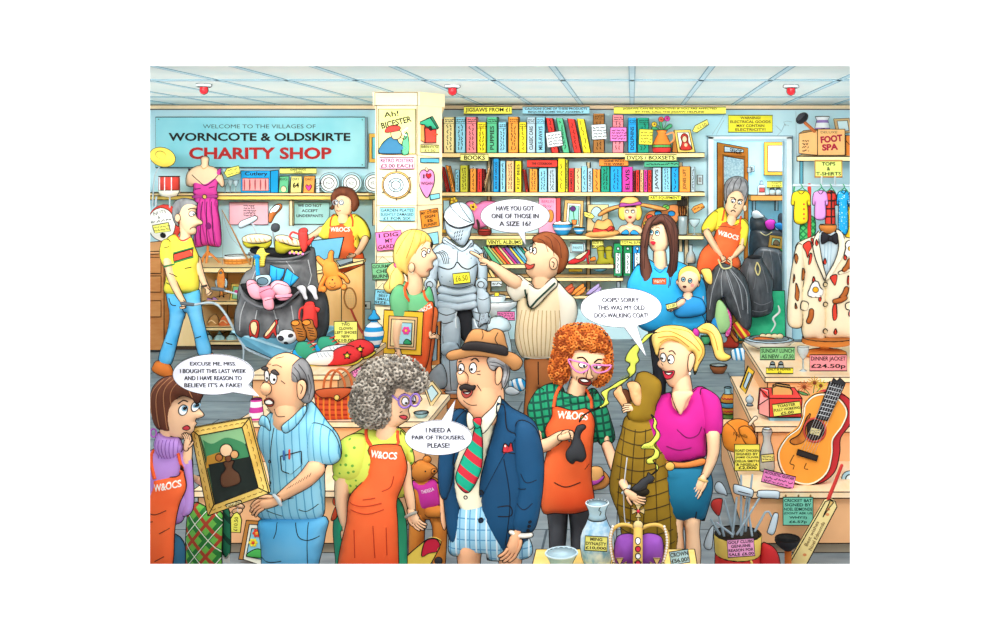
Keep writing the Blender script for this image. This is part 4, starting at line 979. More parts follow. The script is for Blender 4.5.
# ---- left part of third shelf: gold frame, heart cushion, pan, cup
t = T('picture_frame', 'gold framed mirror between the pillar and the knight helmet', 'picture', 1, 1, 11.6, (610, 225)); t.part('frame', 'dcaa3c').box(586, 60, 640, 232, 0, 8); t.part('glass', M('b4dce8', .2)).box(598, 75, 628, 215, -2, 0)
t = T('heart_cushion', 'pink heart cushion with a yellow flower behind the knight', 'cushion', 1, 1, 11.6, (760, 220)); p = t.part('cushion', 'ee86bc'); p.puff('758,215 720,160 700,110 710,84 738,78 760,92 790,78 850,80 880,110 850,170', .5)
q = t.part('flower', 'f4c830'); 
for a in range(5): q.ball(752+12*math.cos(a*1.256), 104+12*math.sin(a*1.256), 7, 7, d=-62, rd=4)
q.ball(752, 104, 6, 6, d=-66, rd=4, mat=M('6a3a10'))
t = T('star_ornament', 'yellow flower ornament beside the knight helmet', 'ornament', 1, 1, 11.5, (648, 88)); q = t.part('petals', 'f0d040'); [q.ball(648+12*math.cos(a*1.256), 76+12*math.sin(a*1.256), 7, 7, rd=4, ink=True) for a in range(5)]; t.part('centre', 'c08030').ball(648, 76, 6, 6, d=-5, rd=3)
t = T('frying_pan', 'red rimmed pan lying on the third shelf beside the knight helmet', 'pan', 1, 1, 11.5, (795, 246)); p = t.part('pan', '9a2a24'); p.lathe(797, [(222, 34), (240, 28), (244, 20)], n=20); p.lathe(797, [(214, 20), (222, 33)], mat=M('d84034'), n=20, close=True); t.part('handle', '3a2a24').tube([(770, 225, 4), (768, 190, 7), (762, 170, 5)])
# ---- records
t0 = -50
cols = ['5cbc8c', 'b8d080', 'f0a040', 'e04a3c', 'e8d89c', 'd03a90', '7a5ab0', 'f0e060', '4aa8d8', '8cc8d8', '2c9a7c', 'e8b070']
for i, c in enumerate(cols):
    x = -58+i*17; y0 = 300+(i % 3)*4
    t = T('vinyl_record', 'record sleeve leaning in the row of vinyl albums, number %d from the left' % (i+1), 'record', 2, 1, 11.52+i*.012, (x+80, 385), 'vinyl albums leaning on the shelf')
    t.part('sleeve', c).prism([(x, y0, 0), (x+15, y0-4, 0), (x+84, 383, 0), (x+56, 385, 0)], 0, 20)
for i in range(4):
    x = -52+i*20; t = T('vinyl_record', 'record leaning on the lower shelf behind the pointing hand, number %d from the left' % (i+1), 'record', 2, 1, 11.53+i*.012, (x+30, 448), 'records on the lower shelf'); t.part('sleeve', ['e8c060', 'f0d890', 'b85030', '7ab880'][i]).prism([(x, 412, 0), (x+12, 410, 0), (x+36, 447, 0), (x+14, 448, 0)], 0, 20)
# ---- shoe shelf
t = T('red_shoes', 'pair of red high heeled shoes on the shoe shelf', 'shoes', 2, 1, 11.52, (410, 384)); t.name = 'high_heels'
p = t.part('shoe', 'd82c30'); p.puff('355,372 380,358 410,350 440,318 458,316 460,335 452,345 456,380 448,380 444,352 425,368 385,382 358,382', .5); t.part('insole', 'f4e0b8').puff('388,352 410,336 448,318 440,332 412,356', .3, d=-16)
t = T('rubber_boots', 'pair of olive wellington boots on the shoe shelf', 'boots', 2, 1, 11.52, (540, 384)); t.name = 'wellington_boots'
for dx, d in ((0, 0), (38, 10)): 
    p = t.part('boot', 'a8a022'); p.puff('%d,305 %d,300 %d,350 %d,362 %d,382 %d,384 %d,350' % (496+dx, 530+dx, 530+dx, 556+dx, 552+dx, 494+dx, 500+dx), .7, d=d); p.line('%d,318 %d,316' % (498+dx, 530+dx), 1.5, straight=True)
t = T('framed_sign', 'pale blue framed PANTS notice above the red shoes', 'sign', 2, 1, 11.7, (400, 330)); t.part('frame', 'd0dce0').box(365, 278, 436, 328, 0, 6); p = t.part('panel', 'a8d8e4').box(372, 285, 429, 322, -2, 0); t.part('lettering').text('PANTS', 400, 304, 42, 12, d0=-3)
sg((470, 268, 526, 306), ['SIZE 16', 'BOOTS'], 'f0ea70', 'small yellow sign above the wellington boots', 1, Y=11.6)
t = T('shoe', 'small orange slipper between the heels and the boots', 'shoe', 2, 1, 11.5, (472, 370)); t.part('upper', 'f08a34').puff('460,366 468,352 484,348 488,364', .6)
for i, (x0, c, lb) in enumerate(((575, '1e9a5c', 'leftmost'), (622, '178a50', 'middle'), (668, '1e96dc', 'rightmost, blue'))):
    t = T('ring_binder', 'ring binder with a white label on the lower shelf, '+lb, 'binder', 2, 1, 11.5, (x0+20, 440), 'ring binders'); t.part('cover', c).box(x0, 285+i*6, x0+42, 440, 0, 60); q = t.part('spine_label', 'e8f4f4'); q.box(x0+8, 330, x0+34, 428, -2, 0); q.scribble(x0+12, 335, x0+30, 424, 1, 1.4, vert=True); t.part('finger_hole', 'd0e4e4').oval(x0+21, 308, 7, lift=1)
t = bowl(2, 1, 11.6, 508, 403, 418, 36, '3a9ac8', 'a8d8e8', 'shallow blue dish under the shoe shelf')
t = T('folded_cloth', 'yellow folded cloth under the shoe shelf', 'cloth', 2, 1, 11.6, (390, 420)); t.part('cloth', 'f4d040').box(358, 404, 422, 420, 0, 40)
for x, c, lb in ((340, 'd8603c', 'orange strappy sandals on the low rack, left pair'), (395, 'f0903c', 'orange court shoes on the low rack, middle pair'), (470, 'b8a4d8', 'lilac shoes on the low rack, right pair')):
    t = T('pair_of_shoes', lb, 'shoes', 2, 1, 11.52, (x, 536)); p = t.part('shoe', c); p.puff('%d,530 %d,512 %d,484 %d,478 %d,500 %d,520 %d,532' % (x-30, x-16, x+20, x+34, x+36, x+10, x-14), .5); p.puff('%d,534 %d,518 %d,494 %d,496 %d,520 %d,534' % (x-8, x+6, x+38, x+46, x+34, x+10), .5, d=-10)
# ---- white bowl stand right of knight, blue backdrop fittings
t = T('white_basin', 'white china basin with a yellow card in it beside the knight', 'basin', 2, 1, 10.6, (15, 640)); t.base = (15, 640)
p = t.part('basin', 'f2f6f8'); p.lathe(18, [(560, 90), (572, 92), (590, 80), (612, 46), (640, 34)], n=28); p.lathe(18, [(575, 10), (562, 86)], mat=M('d4e6ec'), n=28, close=True); t.part('inner_pot', 'e4eef0').lathe(10, [(535, 40), (540, 42), (570, 36)], n=20)
t.part('pedestal', 'dceaf0').lathe(18, [(640, 34), (690, 40), (t.yz(0)*.5+350, 60), (t.yz(0), 70)], n=22)
t.part('card', 'f4e440').box(0, 518, 22, 545, -20, -18, rot=8); t.part('card_holder', '8a8a8a').tube([(8, 545, 1.5, -18), (8, 570, 1.5, -18)])
sign(2, 1, 10.3, (12, 613, 96, 655), ['', ''], 'f07cb4', 'pink handwritten card on the front of the white basin').part('lettering').scribble(18, 618, 90, 650, 3, 1.3)
t = T('price_card', 'small white card fixed below the record shelf', 'card', 2, 1, 11.45, (10, 490)); p = t.part('card', 'e4eef2').box(-18, 466, 34, 492, 0, 3); p.scribble(-12, 470, 28, 488, 1, 1.4)
# ================================================================ doorway sign, office things
sign(3, 0, 11.89, (282, 268, 496, 350), ['WARNING!', 'ELECTRICAL GOODS', 'MAY CONTAIN', 'ELECTRICITY!'], 'f4e83a', 'yellow electrical goods warning board above the office door', fill=.68, ink='4a3010', name='warning_sign')
t = T('wall_mirror', 'gold framed mirror on the office wall seen through the doorway', 'mirror', 3, 0, 13.85, (505, 555)); p = t.part('frame', 'e8a83c'); p.box(455, 398, 580, 558, -8, 0); p = t.part('glass', M('c4dde8', .2)); p.box(473, 415, 562, 540, -11, -8); 
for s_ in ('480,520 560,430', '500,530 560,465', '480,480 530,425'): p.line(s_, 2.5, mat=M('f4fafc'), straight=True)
t = T('office_shelf', 'orange wooden shelf on the office wall', 'shelf', 3, 1, 13.6, (470, 70)); t.part('board', 'ee9a48').box(392, 50, 600, 76, 0, t.dY(13.9)); t.part('bracket', 'b0c4cc').box(405, 76, 418, 125, 30, 60); t.part('bracket', 'b0c4cc').box(515, 76, 528, 125, 30, 60)
t = T('soap_bottle', 'small white bottle on the office shelf', 'bottle', 3, 1, 13.7, (445, 50)); t.part('bottle', 'd8e4ea').lathe(443, [(0, 8), (8, 18), (45, 18), (50, 16)], n=14); t.part('cap', 'a0b0ba').lathe(443, [(-20, 6), (-4, 8), (0, 8)], n=12); t.part('band', 'c04a4a').box(430, 12, 456, 34, -19, -17)
sign(3, 0, 13.88, (470, 588, 555, 618), ['WHATS', 'THIS?'], 'f0e85c', 'yellow card above the office shelf')
for x, lb in ((495, 'left'), (525, 'right')): t = T('glass_jar', 'small glass jar on the office shelf, '+lb, 'jar', 3, 1, 13.7, (x, 50), 'jars on the office shelf'); t.part('jar', GLASS('b8d0d8', .6)).lathe(x, [(22, 10), (28, 15), (50, 14)], n=14); t.part('lid', '8aa0aa').lathe(x, [(16, 9), (22, 11)], n=12, close=True)
t = T('office_switch', 'white switch on the office wall beside the door leaf', 'switch', 3, 0, 13.85, (397, 540)); t.part('plate', 'e4f0f2').box(388, 514, 408, 540, -3, 0); t.part('rocker', 'a0b4bc').box(394, 520, 402, 534, -5, -3)
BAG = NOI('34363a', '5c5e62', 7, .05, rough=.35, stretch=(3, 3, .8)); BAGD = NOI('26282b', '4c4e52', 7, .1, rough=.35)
t = T('bin_bag', 'tall bin bag standing at the back of the office doorway', 'bag', 3, 1, 12.6, (480, 600)); z0 = t.yz(0)
p = t.part('bag', BAG); p.puff([(x, y, 0) for x, y in ((440, 300), (400, 340), (380, 420), (385, z0-60), (400, z0), (560, z0), (575, 420), (565, 330), (520, 310))], .6, N=350)
for s_ in ('450,320 430,400 440,520', '480,310 490,420 480,560', '520,330 540,450 530,560'): p.line(s_, 1.8, mat=M('8a8c90'))
t = T('bin_bag', 'black sack overflowing with clothes piled highest in the office', 'bag', 3, 1, 13.1, (470, 330)); p = t.part('bag', BAGD); p.puff('392,220 420,205 500,215 552,235 570,300 575,520 400,520 385,320', .6, N=250); p.puff('392,160 440,150 500,190 500,230 400,230', .6)
t.part('clothes', 'd836b4').puff('455,180 480,165 505,175 498,210 470,212', .6, d=-30); t.part('clothes', 'e8e8e8').puff('395,130 420,122 440,140 455,152 430,160 400,158', .6, d=-20); t.part('cap', '1f7ab8').puff('500,190 525,180 550,196 552,215 520,212', .6, d=-40); t.part('bottle', '3a4048').puff('525,150 545,140 560,170 560,240 530,230', .6)
t.part('drawstring', 'cdbb7a').tube([(430, 225, 2, -60), (455, 240, 2, -66), (485, 225, 2, -60)])
t = T('picture_frame', 'small gilt framed picture perched on the office sacks', 'picture', 3, 1, 12.5, (510, 310)); t.part('frame', 'c8963c').box(478, 245, 545, 305, -6, 4, rot=8); p = t.part('picture', 'a8d0b0').box(492, 258, 531, 292, -9, -5, rot=8); p.puff('498,286 508,266 522,270 528,288', .3, d=-9, mat='8a6a4a')
t = T('green_scarf', 'green and yellow cloth hanging from the office sack', 'cloth', 3, 1, 12.5, (545, 320)); t.name = 'cloth'; t.part('cloth', PAT('2fa05c', [('e0d040', 30, .04, .4)])).puff('532,300 552,285 560,300 556,322 536,318', .5)
t = T('bin_bag', 'full black bag tied with string standing behind the dragged sack', 'bag', 3, 1, 11.3, (410, 610)); p = t.part('bag', BAG)
p.puff('375,352 440,352 452,375 480,420 500,470 494,530 500,580 480,625 400,640 360,600 340,520 335,430 350,385', .6, N=380); p.ball(408, 350, 33, 10, d=-6, rd=14, mat=M('15161a'), ink=True, n=16)
for s_ in ('385,375 370,430 375,520', '410,380 410,440 400,500', '435,380 455,440 470,520', '400,560 440,575 490,560', '380,600 430,610 470,600'): p.line(s_, 1.6, mat=M('7c7e84'))
t.part('drawstring', 'd6c684').tube([(415, 372, 3, -48), (405, 400, 3, -70), (416, 428, 3, -84), (428, 400, 3, -70), (418, 372, 3, -48)])
t = T('green_board', 'green felt board with a wooden edge on the floor in the doorway', 'board', 3, 2, 11.6, (480, 60)); z0 = t.yz(0); t.part('board', NOI('23b07c', '40c890', 8, .2)).hull8([(400, -90, 30), (560, -90, 30), (560, z0-14, 0), (330, z0-14, 0), (400, -90, 34), (560, -90, 34), (560, z0-14, 10), (330, z0-14, 10)]); t.part('edge', 'c07a34').box(330, z0-14, 562, z0, -6, 8)
# ================================================================ right wall: shelf, foot spa, clothes rail
t = T('corner_shelf', 'pale wooden shelf with a foot spa box in the top right corner', 'shelf', 3, 0, 11.2, (760, 490)); p = t.part('board', SH); p.hull8([(615, 468, 0), (900, 468, 0), (900, 490, 0), (615, 490, 0), (700, 448, t.dY(11.88)), (900, 448, t.dY(11.88)), (900, 466, t.dY(11.88)), (700, 466, t.dY(11.88))]); t.part('bracket', '5aa0b4').box(632, 492, 648, 600, 20, 30)
t = T('cardboard_box', 'brown cardboard FOOT SPA box with red lettering on the corner shelf', 'box', 3, 0, 11.3, (730, 466)); p = t.part('carton', 'e8b070'); p.box(715, 335, 848, 462, 0, 60); p.hull8([(632, 355, 44), (715, 340, 0), (715, 462, 0), (632, 452, 44), (660, 340, 70), (760, 330, 60), (760, 450, 60), (660, 440, 70)])
q = t.part('lettering', 'a81c38'); q.text('FOOT', 782, 382, 106, 34, rot=-6, d0=-2, bold=.05); q.text('SPA', 775, 422, 78, 32, rot=-4, d0=-2, bold=.05); q.text('DELUXE', 770, 350, 80, 11, d0=-2, mat=M('3a2a1a')); q.scribble(645, 385, 700, 445, 4, 1.4)
t = T('sink_plunger', 'black rubber plunger with a wooden handle on top of the carton', 'plunger', 3, 0, 11.25, (660, 340)); t.part('handle', 'b8602c').tube([(655, 305, 8), (700, 345, 8)]); p = t.part('cup', '1c1c20'); p.ball(640, 282, 32, 22, rd=28, rot=-40, ink=True); p.ball(632, 276, 24, 16, d=-16, rd=12, rot=-40, mat=M('3a3a40'))
t = T('white_urn', 'white and purple striped china pot behind the foot spa box', 'pot', 3, 0, 11.6, (735, 335)); t.part('pot', PAT('f0f4f6', [('9a7ac0', 90, .09, .35, .2)])).lathe(738, [(275, 34), (280, 32), (292, 26), (312, 32), (335, 36), (350, 34), (462, 30)], n=22)
t = T('picture_frame', 'pale wooden frame leaning behind the foot spa box', 'picture', 3, 0, 11.65, (835, 350)); t.part('frame', 'e0b880').prism('792,285 868,282 880,352 806,360', -4, 6); t.part('glass', M('d8ecf0', .2)).prism('808,296 858,294 866,342 818,348', -7, -4)
t = T('orange_box', 'orange box at the right end of the corner shelf', 'box', 3, 0, 11.4, (870, 462)); t.part('carton', 'f28a30').box(852, 365, 920, 464, 0, 50); t.part('flap').line('852,390 872,410 895,392', 1.6)
sign(3, 0, 11.0, (702, 488, 832, 566), ['TOPS', '&', 'T-SHIRTS'], 'e2f07a', 'yellow green TOPS and T-SHIRTS sign in a wooden frame').part('frame', 'c98a44').tube([(702, 488, 5), (832, 488, 5), (832, 566, 5), (702, 566, 5)], lin=True, closed=True, d=-4)
t = T('clothes_rail', 'chrome clothes rail with a red upright hung with tops', 'rail', 3, 1, 10.7, (680, 600)); z0 = t.yz(0); p = t.part('rail', 'c8d4dc'); p.tube([(600, 2, 6), (930, 2, 6)]); t.part('sign_post', 'b8c4cc').tube([(735, -38, 5), (735, 0, 5)]); t.part('sign_post', 'b8c4cc').tube([(800, -38, 5), (800, 0, 5)]); t.part('upright', 'd8342c').tube([(676, 0, 9), (676, z0, 9)], d=4); t.part('hook', '3aa070').tube([(604, 2, 4), (600, 30, 4)])
def garment(x, w, y1, mat, lb, kind='blouse', d=0, sl=True, extra=None, Y=10.65):
    t = T(kind, lb, 'clothing', 3, 1, Y, (x, y1), 'clothes on the rail'); h = w/2
    t.part('hanger', '2f9a6a').tube([(x, -4, 2.5, d), (x+6, 12, 2.5, d), (x-h*.7, 34, 3, d)]).tube([(x+6, 12, 2.5, d), (x+h*.8, 32, 3, d)])
    p = t.part('garment', mat); o = [(x-h*.45, 28), (x+h*.45, 28), (x+h*1.0, 44), (x+h*1.15, 95), (x+h*.8, 98), (x+h*.75, 80), (x+h*.75, y1), (x-h*.75, y1), (x-h*.75, 80), (x-h*.8, 98), (x-h*1.15, 92), (x-h*1.0, 44)]
    p.puff([(a, b, 0) for a, b in o], .5, d=d, cap=16); p.line('%f,30 %f,44 %f,30' % (x-h*.4, x, x+h*.4), 2); return t
garment(632, 82, 178, 'f4d21e', 'yellow blouse with red stars, first on the rail', d=-14).part('stars', 'e03a30')
t = THINGS[-1]; 
for y in (92, 116, 140, 162): t.parts[-1].oval(644, y, 5, lift=1.5, ink=False)
t = T('hanging_skirt', 'green checked garment hanging under the yellow blouse', 'clothing', 3, 1, 10.75, (655, 270), 'clothes on the rail'); t.part('garment', PAT('4cbc68', [('1d7a44', 45, .05, .3), ('1d7a44', -45, .05, .3)])).puff('640,160 700,160 696,260 632,275', .4, cap=14)
garment(728, 66, 160, 'e39ade', 'lilac top, second on the rail')
garment(778, 56, 235, PAT('d8382c', [('2a1414', 0, .085, .2), ('2a1414', 90, .085, .2)]), 'red checked shirt, third on the rail', d=8)
garment(838, 56, 225, DOT('1ea2dc', 'bfe8f8', 40, .28), 'blue spotted top, fourth on the rail', d=-6)
garment(900, 60, 120, PAT('c79ae0', [('f4e8f8', 90, .07, .45)]), 'lilac striped top, last on the rail', d=12)
t = T('hanging_skirt', 'yellow dotted garment at the right edge of the rail', 'clothing', 3, 1, 10.7, (880, 270), 'clothes on the rail'); t.part('garment', DOT('f4cc28', 'd8602c', 40, .25)).puff('850,120 910,120 910,262 846,265', .4, cap=14)
# ================================================================ dinner jacket on a stand
t = T('dinner_jacket', 'food-stained cream dinner jacket with bow tie on a tailor stand', 'jacket', 3, 1, 7.0, (745, 740))
JC = 'fdeccb'
p = t.part('stand', 'e08a3c'); p.lathe(760, [(740, 118), (757, 122), (768, 110), (772, 60)], n=30, close=True); p.lathe(748, [(768, 22), (798, 22), (806, 24)], n=18); p.ball(750, 816, 106, 26, rd=70, n=26, ink=True); p.ball(752, 812, 88, 16, rd=58, n=24, mat=M('f0a85c')); 
p.lathe(765, [(192, 38), (200, 42), (212, 40), (235, 24)], n=18, close=True)
p = t.part('shirt', 'cfe6f0'); p.puff('725,228 800,228 815,330 785,400 752,455 728,400 708,320', .4, d=-10)
for x in (745, 760, 775): p.line('%d,270 %d,420' % (x, x-4), 1, mat=M('7fb0c8'))
p = t.part('jacket', JC)
p.puff('612,290 650,265 700,245 722,225 728,300 745,400 755,465 752,740 700,745 648,738 632,640 622,560 640,420 612,340', .55, d=0, N=330, cap=75)
p.puff('800,225 840,235 850,252 890,262 940,285 960,400 930,560 935,740 840,742 748,735 745,640 748,470 770,400 800,300', .55, d=2, N=330, cap=75)
s_ = t.part('sleeve', JC, parent=p); s_.puff('612,292 642,300 650,400 640,520 640,660 622,690 580,682 566,640 572,520 588,400', .8, d=-16, N=200)
for x0 in (938,): t.part('sleeve', JC, parent=p).puff('925,285 960,300 980,400 990,640 940,640 925,450', .8, d=-10)
l = t.part('lapel', 'fff2d8', parent=p); l.decal('722,222 700,248 685,290 700,360 725,420 745,462 752,440 735,380 722,310 716,260', lift=8); l.decal('802,212 830,228 840,262 832,330 800,390 765,450 748,462 752,440 790,370 812,300 808,250', lift=8)
for y in (480, 575, 705): t.part('button', 'f4e0b4', parent=p).oval(748, y, 11, lift=4)
for o in ('632,560 662,566 656,602 626,594', '842,568 880,560 882,592 846,596', '810,415 860,400 862,412 812,428'): t.part('pocket', JC, parent=p).decal(o, lift=4)
bt = t.part('bow_tie', '26242c'); bt.puff('760,240 728,228 726,280 758,268 772,268 800,282 800,232 772,244', .6, d=-46); bt.ball(765, 256, 9, 11, d=-62, rd=6, mat=M('26242c'), ink=True)
g = t.part('food_stain', 'e0402e', parent=p)
for o in ('640,290 672,270 680,300 668,320 662,350 652,320', '672,330 682,335 676,372 666,380', '770,440 800,432 792,480 782,470 776,460', '780,590 795,565 800,630 790,650 782,640', '680,262 690,258 688,290', '850,440 856,436 854,478 848,470'): t.part('food_stain', 'e0402e', parent=p).decal(o, lift=2.5)
for x, y in ((745, 352), (690, 440), (795, 690), (720, 530), (870, 470), (862, 600), (840, 330), (705, 262)): t.part('food_stain', 'e0402e', parent=p).decal('%d,%d %d,%d %d,%d %d,%d' % (x, y, x+7, y+20, x, y+30, x-7, y+20), lift=2.5)
g = t.part('gravy_stain', 'b8682c', parent=p)
for o in ('602,470 612,490 618,520 612,555 598,540 600,510', '606,330 614,350 606,378 600,352', '636,400 650,420 644,450 632,455', '594,428 598,450 590,470', '600,565 607,590 598,590'): t.part('gravy_stain', 'b8682c', parent=p).decal(o, lift=2.5)
for i, (x, y, sw) in enumerate(((698, 505, 34), (868, 308, 32))):
    e = t.part('fried_egg', 'fbfaf4', parent=p); o = [(x+sw*(1+.22*math.sin(3*a+i)+.1*math.cos(5*a))*math.cos(a), y+sw*(1.15+.2*math.sin(3*a+i))*math.sin(a)) for a in np.linspace(0, 6.28, 16)[:-1]]; e.decal(np.array(o), lift=4, raw=True); sd = t.surf(x, y); e.ball(x, y-2, 13, 13, d=sd, rd=8, mat=M('f8b41e'), ink=True)
for x, y, a in ((832, 520, -60), (848, 385, -60), (672, 630, -75), (812, 548, -20)):
    t.part('sausage', 'b8642a', parent=p).limb([(x-26*math.cos(R(a)), y-26*math.sin(R(a)), 11), (x+4, y+2, 12), (x+26*math.cos(R(a)), y+26*math.sin(R(a)), 11)], d=t.surf(x, y)-3, N=40)
# ================================================================ stepped display stands
def stand(name, label, tiers, x1s=None):
    r = T(name, label, 'display stand', 0, 0, 5.18, (0, 0)); r.ox, r.oy = 632, 171; r.base = (0, 0)
    xc = sum(a[0]+a[1] for a in tiers)/2/len(tiers); r.loc = Vector((xc, 5.18, 0)); k = r.k
    def U(x, y, z): return (x/ k, (2-z)/k, (y-5.18)/k)
    for i, (x0, x1, y0, y1, z) in enumerate(tiers):
        def hb(a, b, c, d, e, f, p, mat): p.hull8([U(a, c, f), U(b, c, f), U(b, c, e), U(a, c, e), U(a, d, f), U(b, d, f), U(b, d, e), U(a, d, e)], mat)
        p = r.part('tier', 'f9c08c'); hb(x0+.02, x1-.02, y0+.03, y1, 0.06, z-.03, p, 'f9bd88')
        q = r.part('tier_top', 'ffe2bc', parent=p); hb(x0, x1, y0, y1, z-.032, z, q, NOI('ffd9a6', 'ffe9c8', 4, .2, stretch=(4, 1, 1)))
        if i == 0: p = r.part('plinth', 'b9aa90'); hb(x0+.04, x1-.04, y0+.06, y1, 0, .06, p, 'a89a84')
    return r
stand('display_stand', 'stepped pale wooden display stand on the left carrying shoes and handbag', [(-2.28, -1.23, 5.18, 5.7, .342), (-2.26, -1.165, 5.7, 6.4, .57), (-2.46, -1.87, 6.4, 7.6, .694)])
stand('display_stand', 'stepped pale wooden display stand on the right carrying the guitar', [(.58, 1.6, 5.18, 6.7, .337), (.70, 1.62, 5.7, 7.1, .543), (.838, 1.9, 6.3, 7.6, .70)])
def floorT(name, label, cat, col, row, Y, x, group=None):
    t = T(name, label, cat, col, row, Y, (x, 0), group); z = t.yz(0); t.base = (x, z); t.loc = t.world(x, z); t.z0 = z; return t
# ================================================================ wheelbarrow with sacks
t = floorT('wheelbarrow', 'blue wheelbarrow with grey tube handles loaded with black sacks', 'wheelbarrow', 0, 2, 9.0, 650)
TR = '74b8d4'; z0 = t.z0
p = t.part('tray', TR); p.hull8([(425, 104, 0), (770, 168, -180), (735, 232, -160), (485, 176, 0), (425, 92, 190), (896, 108, 150), (850, 200, 130), (520, 165, 170)]); p.tube([(425, 104, 7, 0), (770, 168, 7, -180), (896, 108, 7, 150), (425, 90, 7, 190)], closed=True, lin=True, mat='a9d6e6')
h = t.part('handle', 'a9b8c0'); h.tube([(740, 235, 6, -150), (520, 195, 6, -20), (462, 150, 6), (380, 20, 6, 20), (318, -30, 6, 30), (230, -22, 6, 30)]); h2 = t.part('handle', 'a9b8c0'); h2.tube([(560, 120, 5, 170), (440, -20, 5, 160), (380, -60, 5, 150), (275, -86, 5, 150)])
for hh, x, y, d in ((h, 165, -28, 30), (h2, 265, -86, 150)): t.part('grip', '5a6268', parent=hh).tube([(x, y, 9, d), (x+55, y+6, 9, d)])
for x, d in ((470, 0), (560, 160)): t.part('leg', 'a9b8c0').tube([(x, 160, 5, d), (x+8, 215, 5, d), (x-6, z0-6, 5, d)])
w = t.part('wheel', '3a4046'); A = [(800+46*math.cos(a), z0-48+46*math.sin(a)) for a in np.linspace(0, 2*math.pi, 20)[:-1]]; w.tube([(x, y, 10, 40) for x, y in A], closed=True); t.part('axle', 'a9b8c0', parent=w).tube([(800, z0-48, 5, 10), (800, z0-48, 5, 70)]).tube([(760, 190, 5, 20), (800, z0-48, 5, 20)])
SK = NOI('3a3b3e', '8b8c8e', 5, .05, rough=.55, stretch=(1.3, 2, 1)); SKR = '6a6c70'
t = T('rubbish_sack', 'large grey sack at the back of the barrow filled with old shoes and clubs', 'sack', 0, 1, 9.25, (660, 720))
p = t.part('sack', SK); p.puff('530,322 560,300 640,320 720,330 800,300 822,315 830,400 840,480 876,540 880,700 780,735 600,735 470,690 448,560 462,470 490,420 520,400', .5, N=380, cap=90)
q = t.part('sack_mouth', '17181a', parent=p); q.puff('532,312 560,296 640,300 720,312 800,288 818,300 806,330 720,352 640,340 560,330', .6, d=-60)
p.tube([(532, 325, 6, -70), (600, 345, 7, -92), (680, 352, 7, -96), (760, 345, 7, -92), (818, 318, 6, -70)], mat=SKR)
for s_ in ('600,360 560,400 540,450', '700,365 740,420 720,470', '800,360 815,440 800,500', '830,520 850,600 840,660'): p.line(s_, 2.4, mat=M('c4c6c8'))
t = T('rubbish_sack', 'front grey sack in the barrow overflowing with pink clothes', 'sack', 0, 1, 8.95, (600, 730))
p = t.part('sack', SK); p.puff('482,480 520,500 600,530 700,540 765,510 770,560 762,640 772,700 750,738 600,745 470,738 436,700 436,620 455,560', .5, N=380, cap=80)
t.part('sack_mouth', '17181a', parent=p).puff('484,484 510,472 620,470 740,490 764,510 740,545 640,570 540,545', .5, d=-50)
p.tube([(482, 486, 6, -60), (520, 540, 7, -90), (600, 578, 7, -100), (690, 575, 7, -96), (764, 512, 6, -60)], mat=SKR)
for s_ in ('500,560 480,620 470,700', '560,600 545,680', '640,600 660,680 650,730', '720,580 730,650 720,720'): p.line(s_, 2.4, mat=M('c4c6c8'))
t = T('heap_of_clothes', 'pile of crumpled pink clothes spilling from the front sack', 'clothes', 0, 1, 8.85, (620, 590))
for i, o in enumerate(('512,465 545,455 580,490 590,540 555,548 525,525', '570,500 620,480 660,500 650,545 600,560', '630,480 660,455 710,470 730,510 700,540 660,520', '600,535 640,530 650,585 625,598 600,580', '655,525 700,520 740,520 720,545 680,550')):
    t.part('garment', ['f4a4b4', 'ee8ca4', 'f7b4c0', 'f4a4b4', 'ee94aa'][i]).puff(o, .8, d=-50-i*6).line('%s' % ' '.join('%d,%d' % (a+12, b+14) for a, b in [tuple(map(int, w.split(','))) for w in o.split()][:3]), 1.6)
t = T('snorkel', 'blue snorkel standing in the front sack', 'snorkel', 0, 1, 8.8, (560, 500)); p = t.part('tube', '1e9ad8'); p.tube([(543, 352, 10), (546, 420, 10), (556, 475, 11), (585, 495, 11), (605, 470, 9)]); t.part('mouthpiece', '1578b0').tube([(538, 348, 12), (546, 348, 12)])
t = T('diving_mask', 'diving mask with a pale strap lying beside the snorkel', 'mask', 0, 1, 8.85, (600, 480)); p = t.part('frame', 'b8dce8'); p.puff('558,440 590,430 625,432 632,460 610,484 575,480', .5, d=-60); t.part('lens', M('5f7c8a', .15)).oval(596, 458, 26, 18, lift=2)
for o, lb in (('632,378* 665,393 702,400* 690,440 650,487* 628,470*', 'left'), ('712,395* 740,420 770,440* 745,470 716,492* 690,470*', 'right')):
    t = T('swim_fin', 'blue swim fin sticking out between the two sacks, %s one' % lb, 'flipper', 0, 1, 8.95, (690, 490), 'blue swim fins'); p = t.part('fin', '2ba6e2'); p.puff(o, .35, d=-70); q = P(o); p.line('%d,%d %d,%d' % (q[1][0], q[1][1]+6, q[4][0]+14, q[4][1]-12), 2, mat=M('1272a8'))
t = T('yellow_glove', 'yellow knitted glove hanging over the rim of the back sack', 'glove', 0, 1, 9.0, (590, 385)); p = t.part('glove', PAT('f2e05a', [('c8a838', 90, .02, .3)])); p.puff('580,305 606,300 615,320 640,325 620,335 612,360 605,388 560,382 562,350', .6, d=-80)
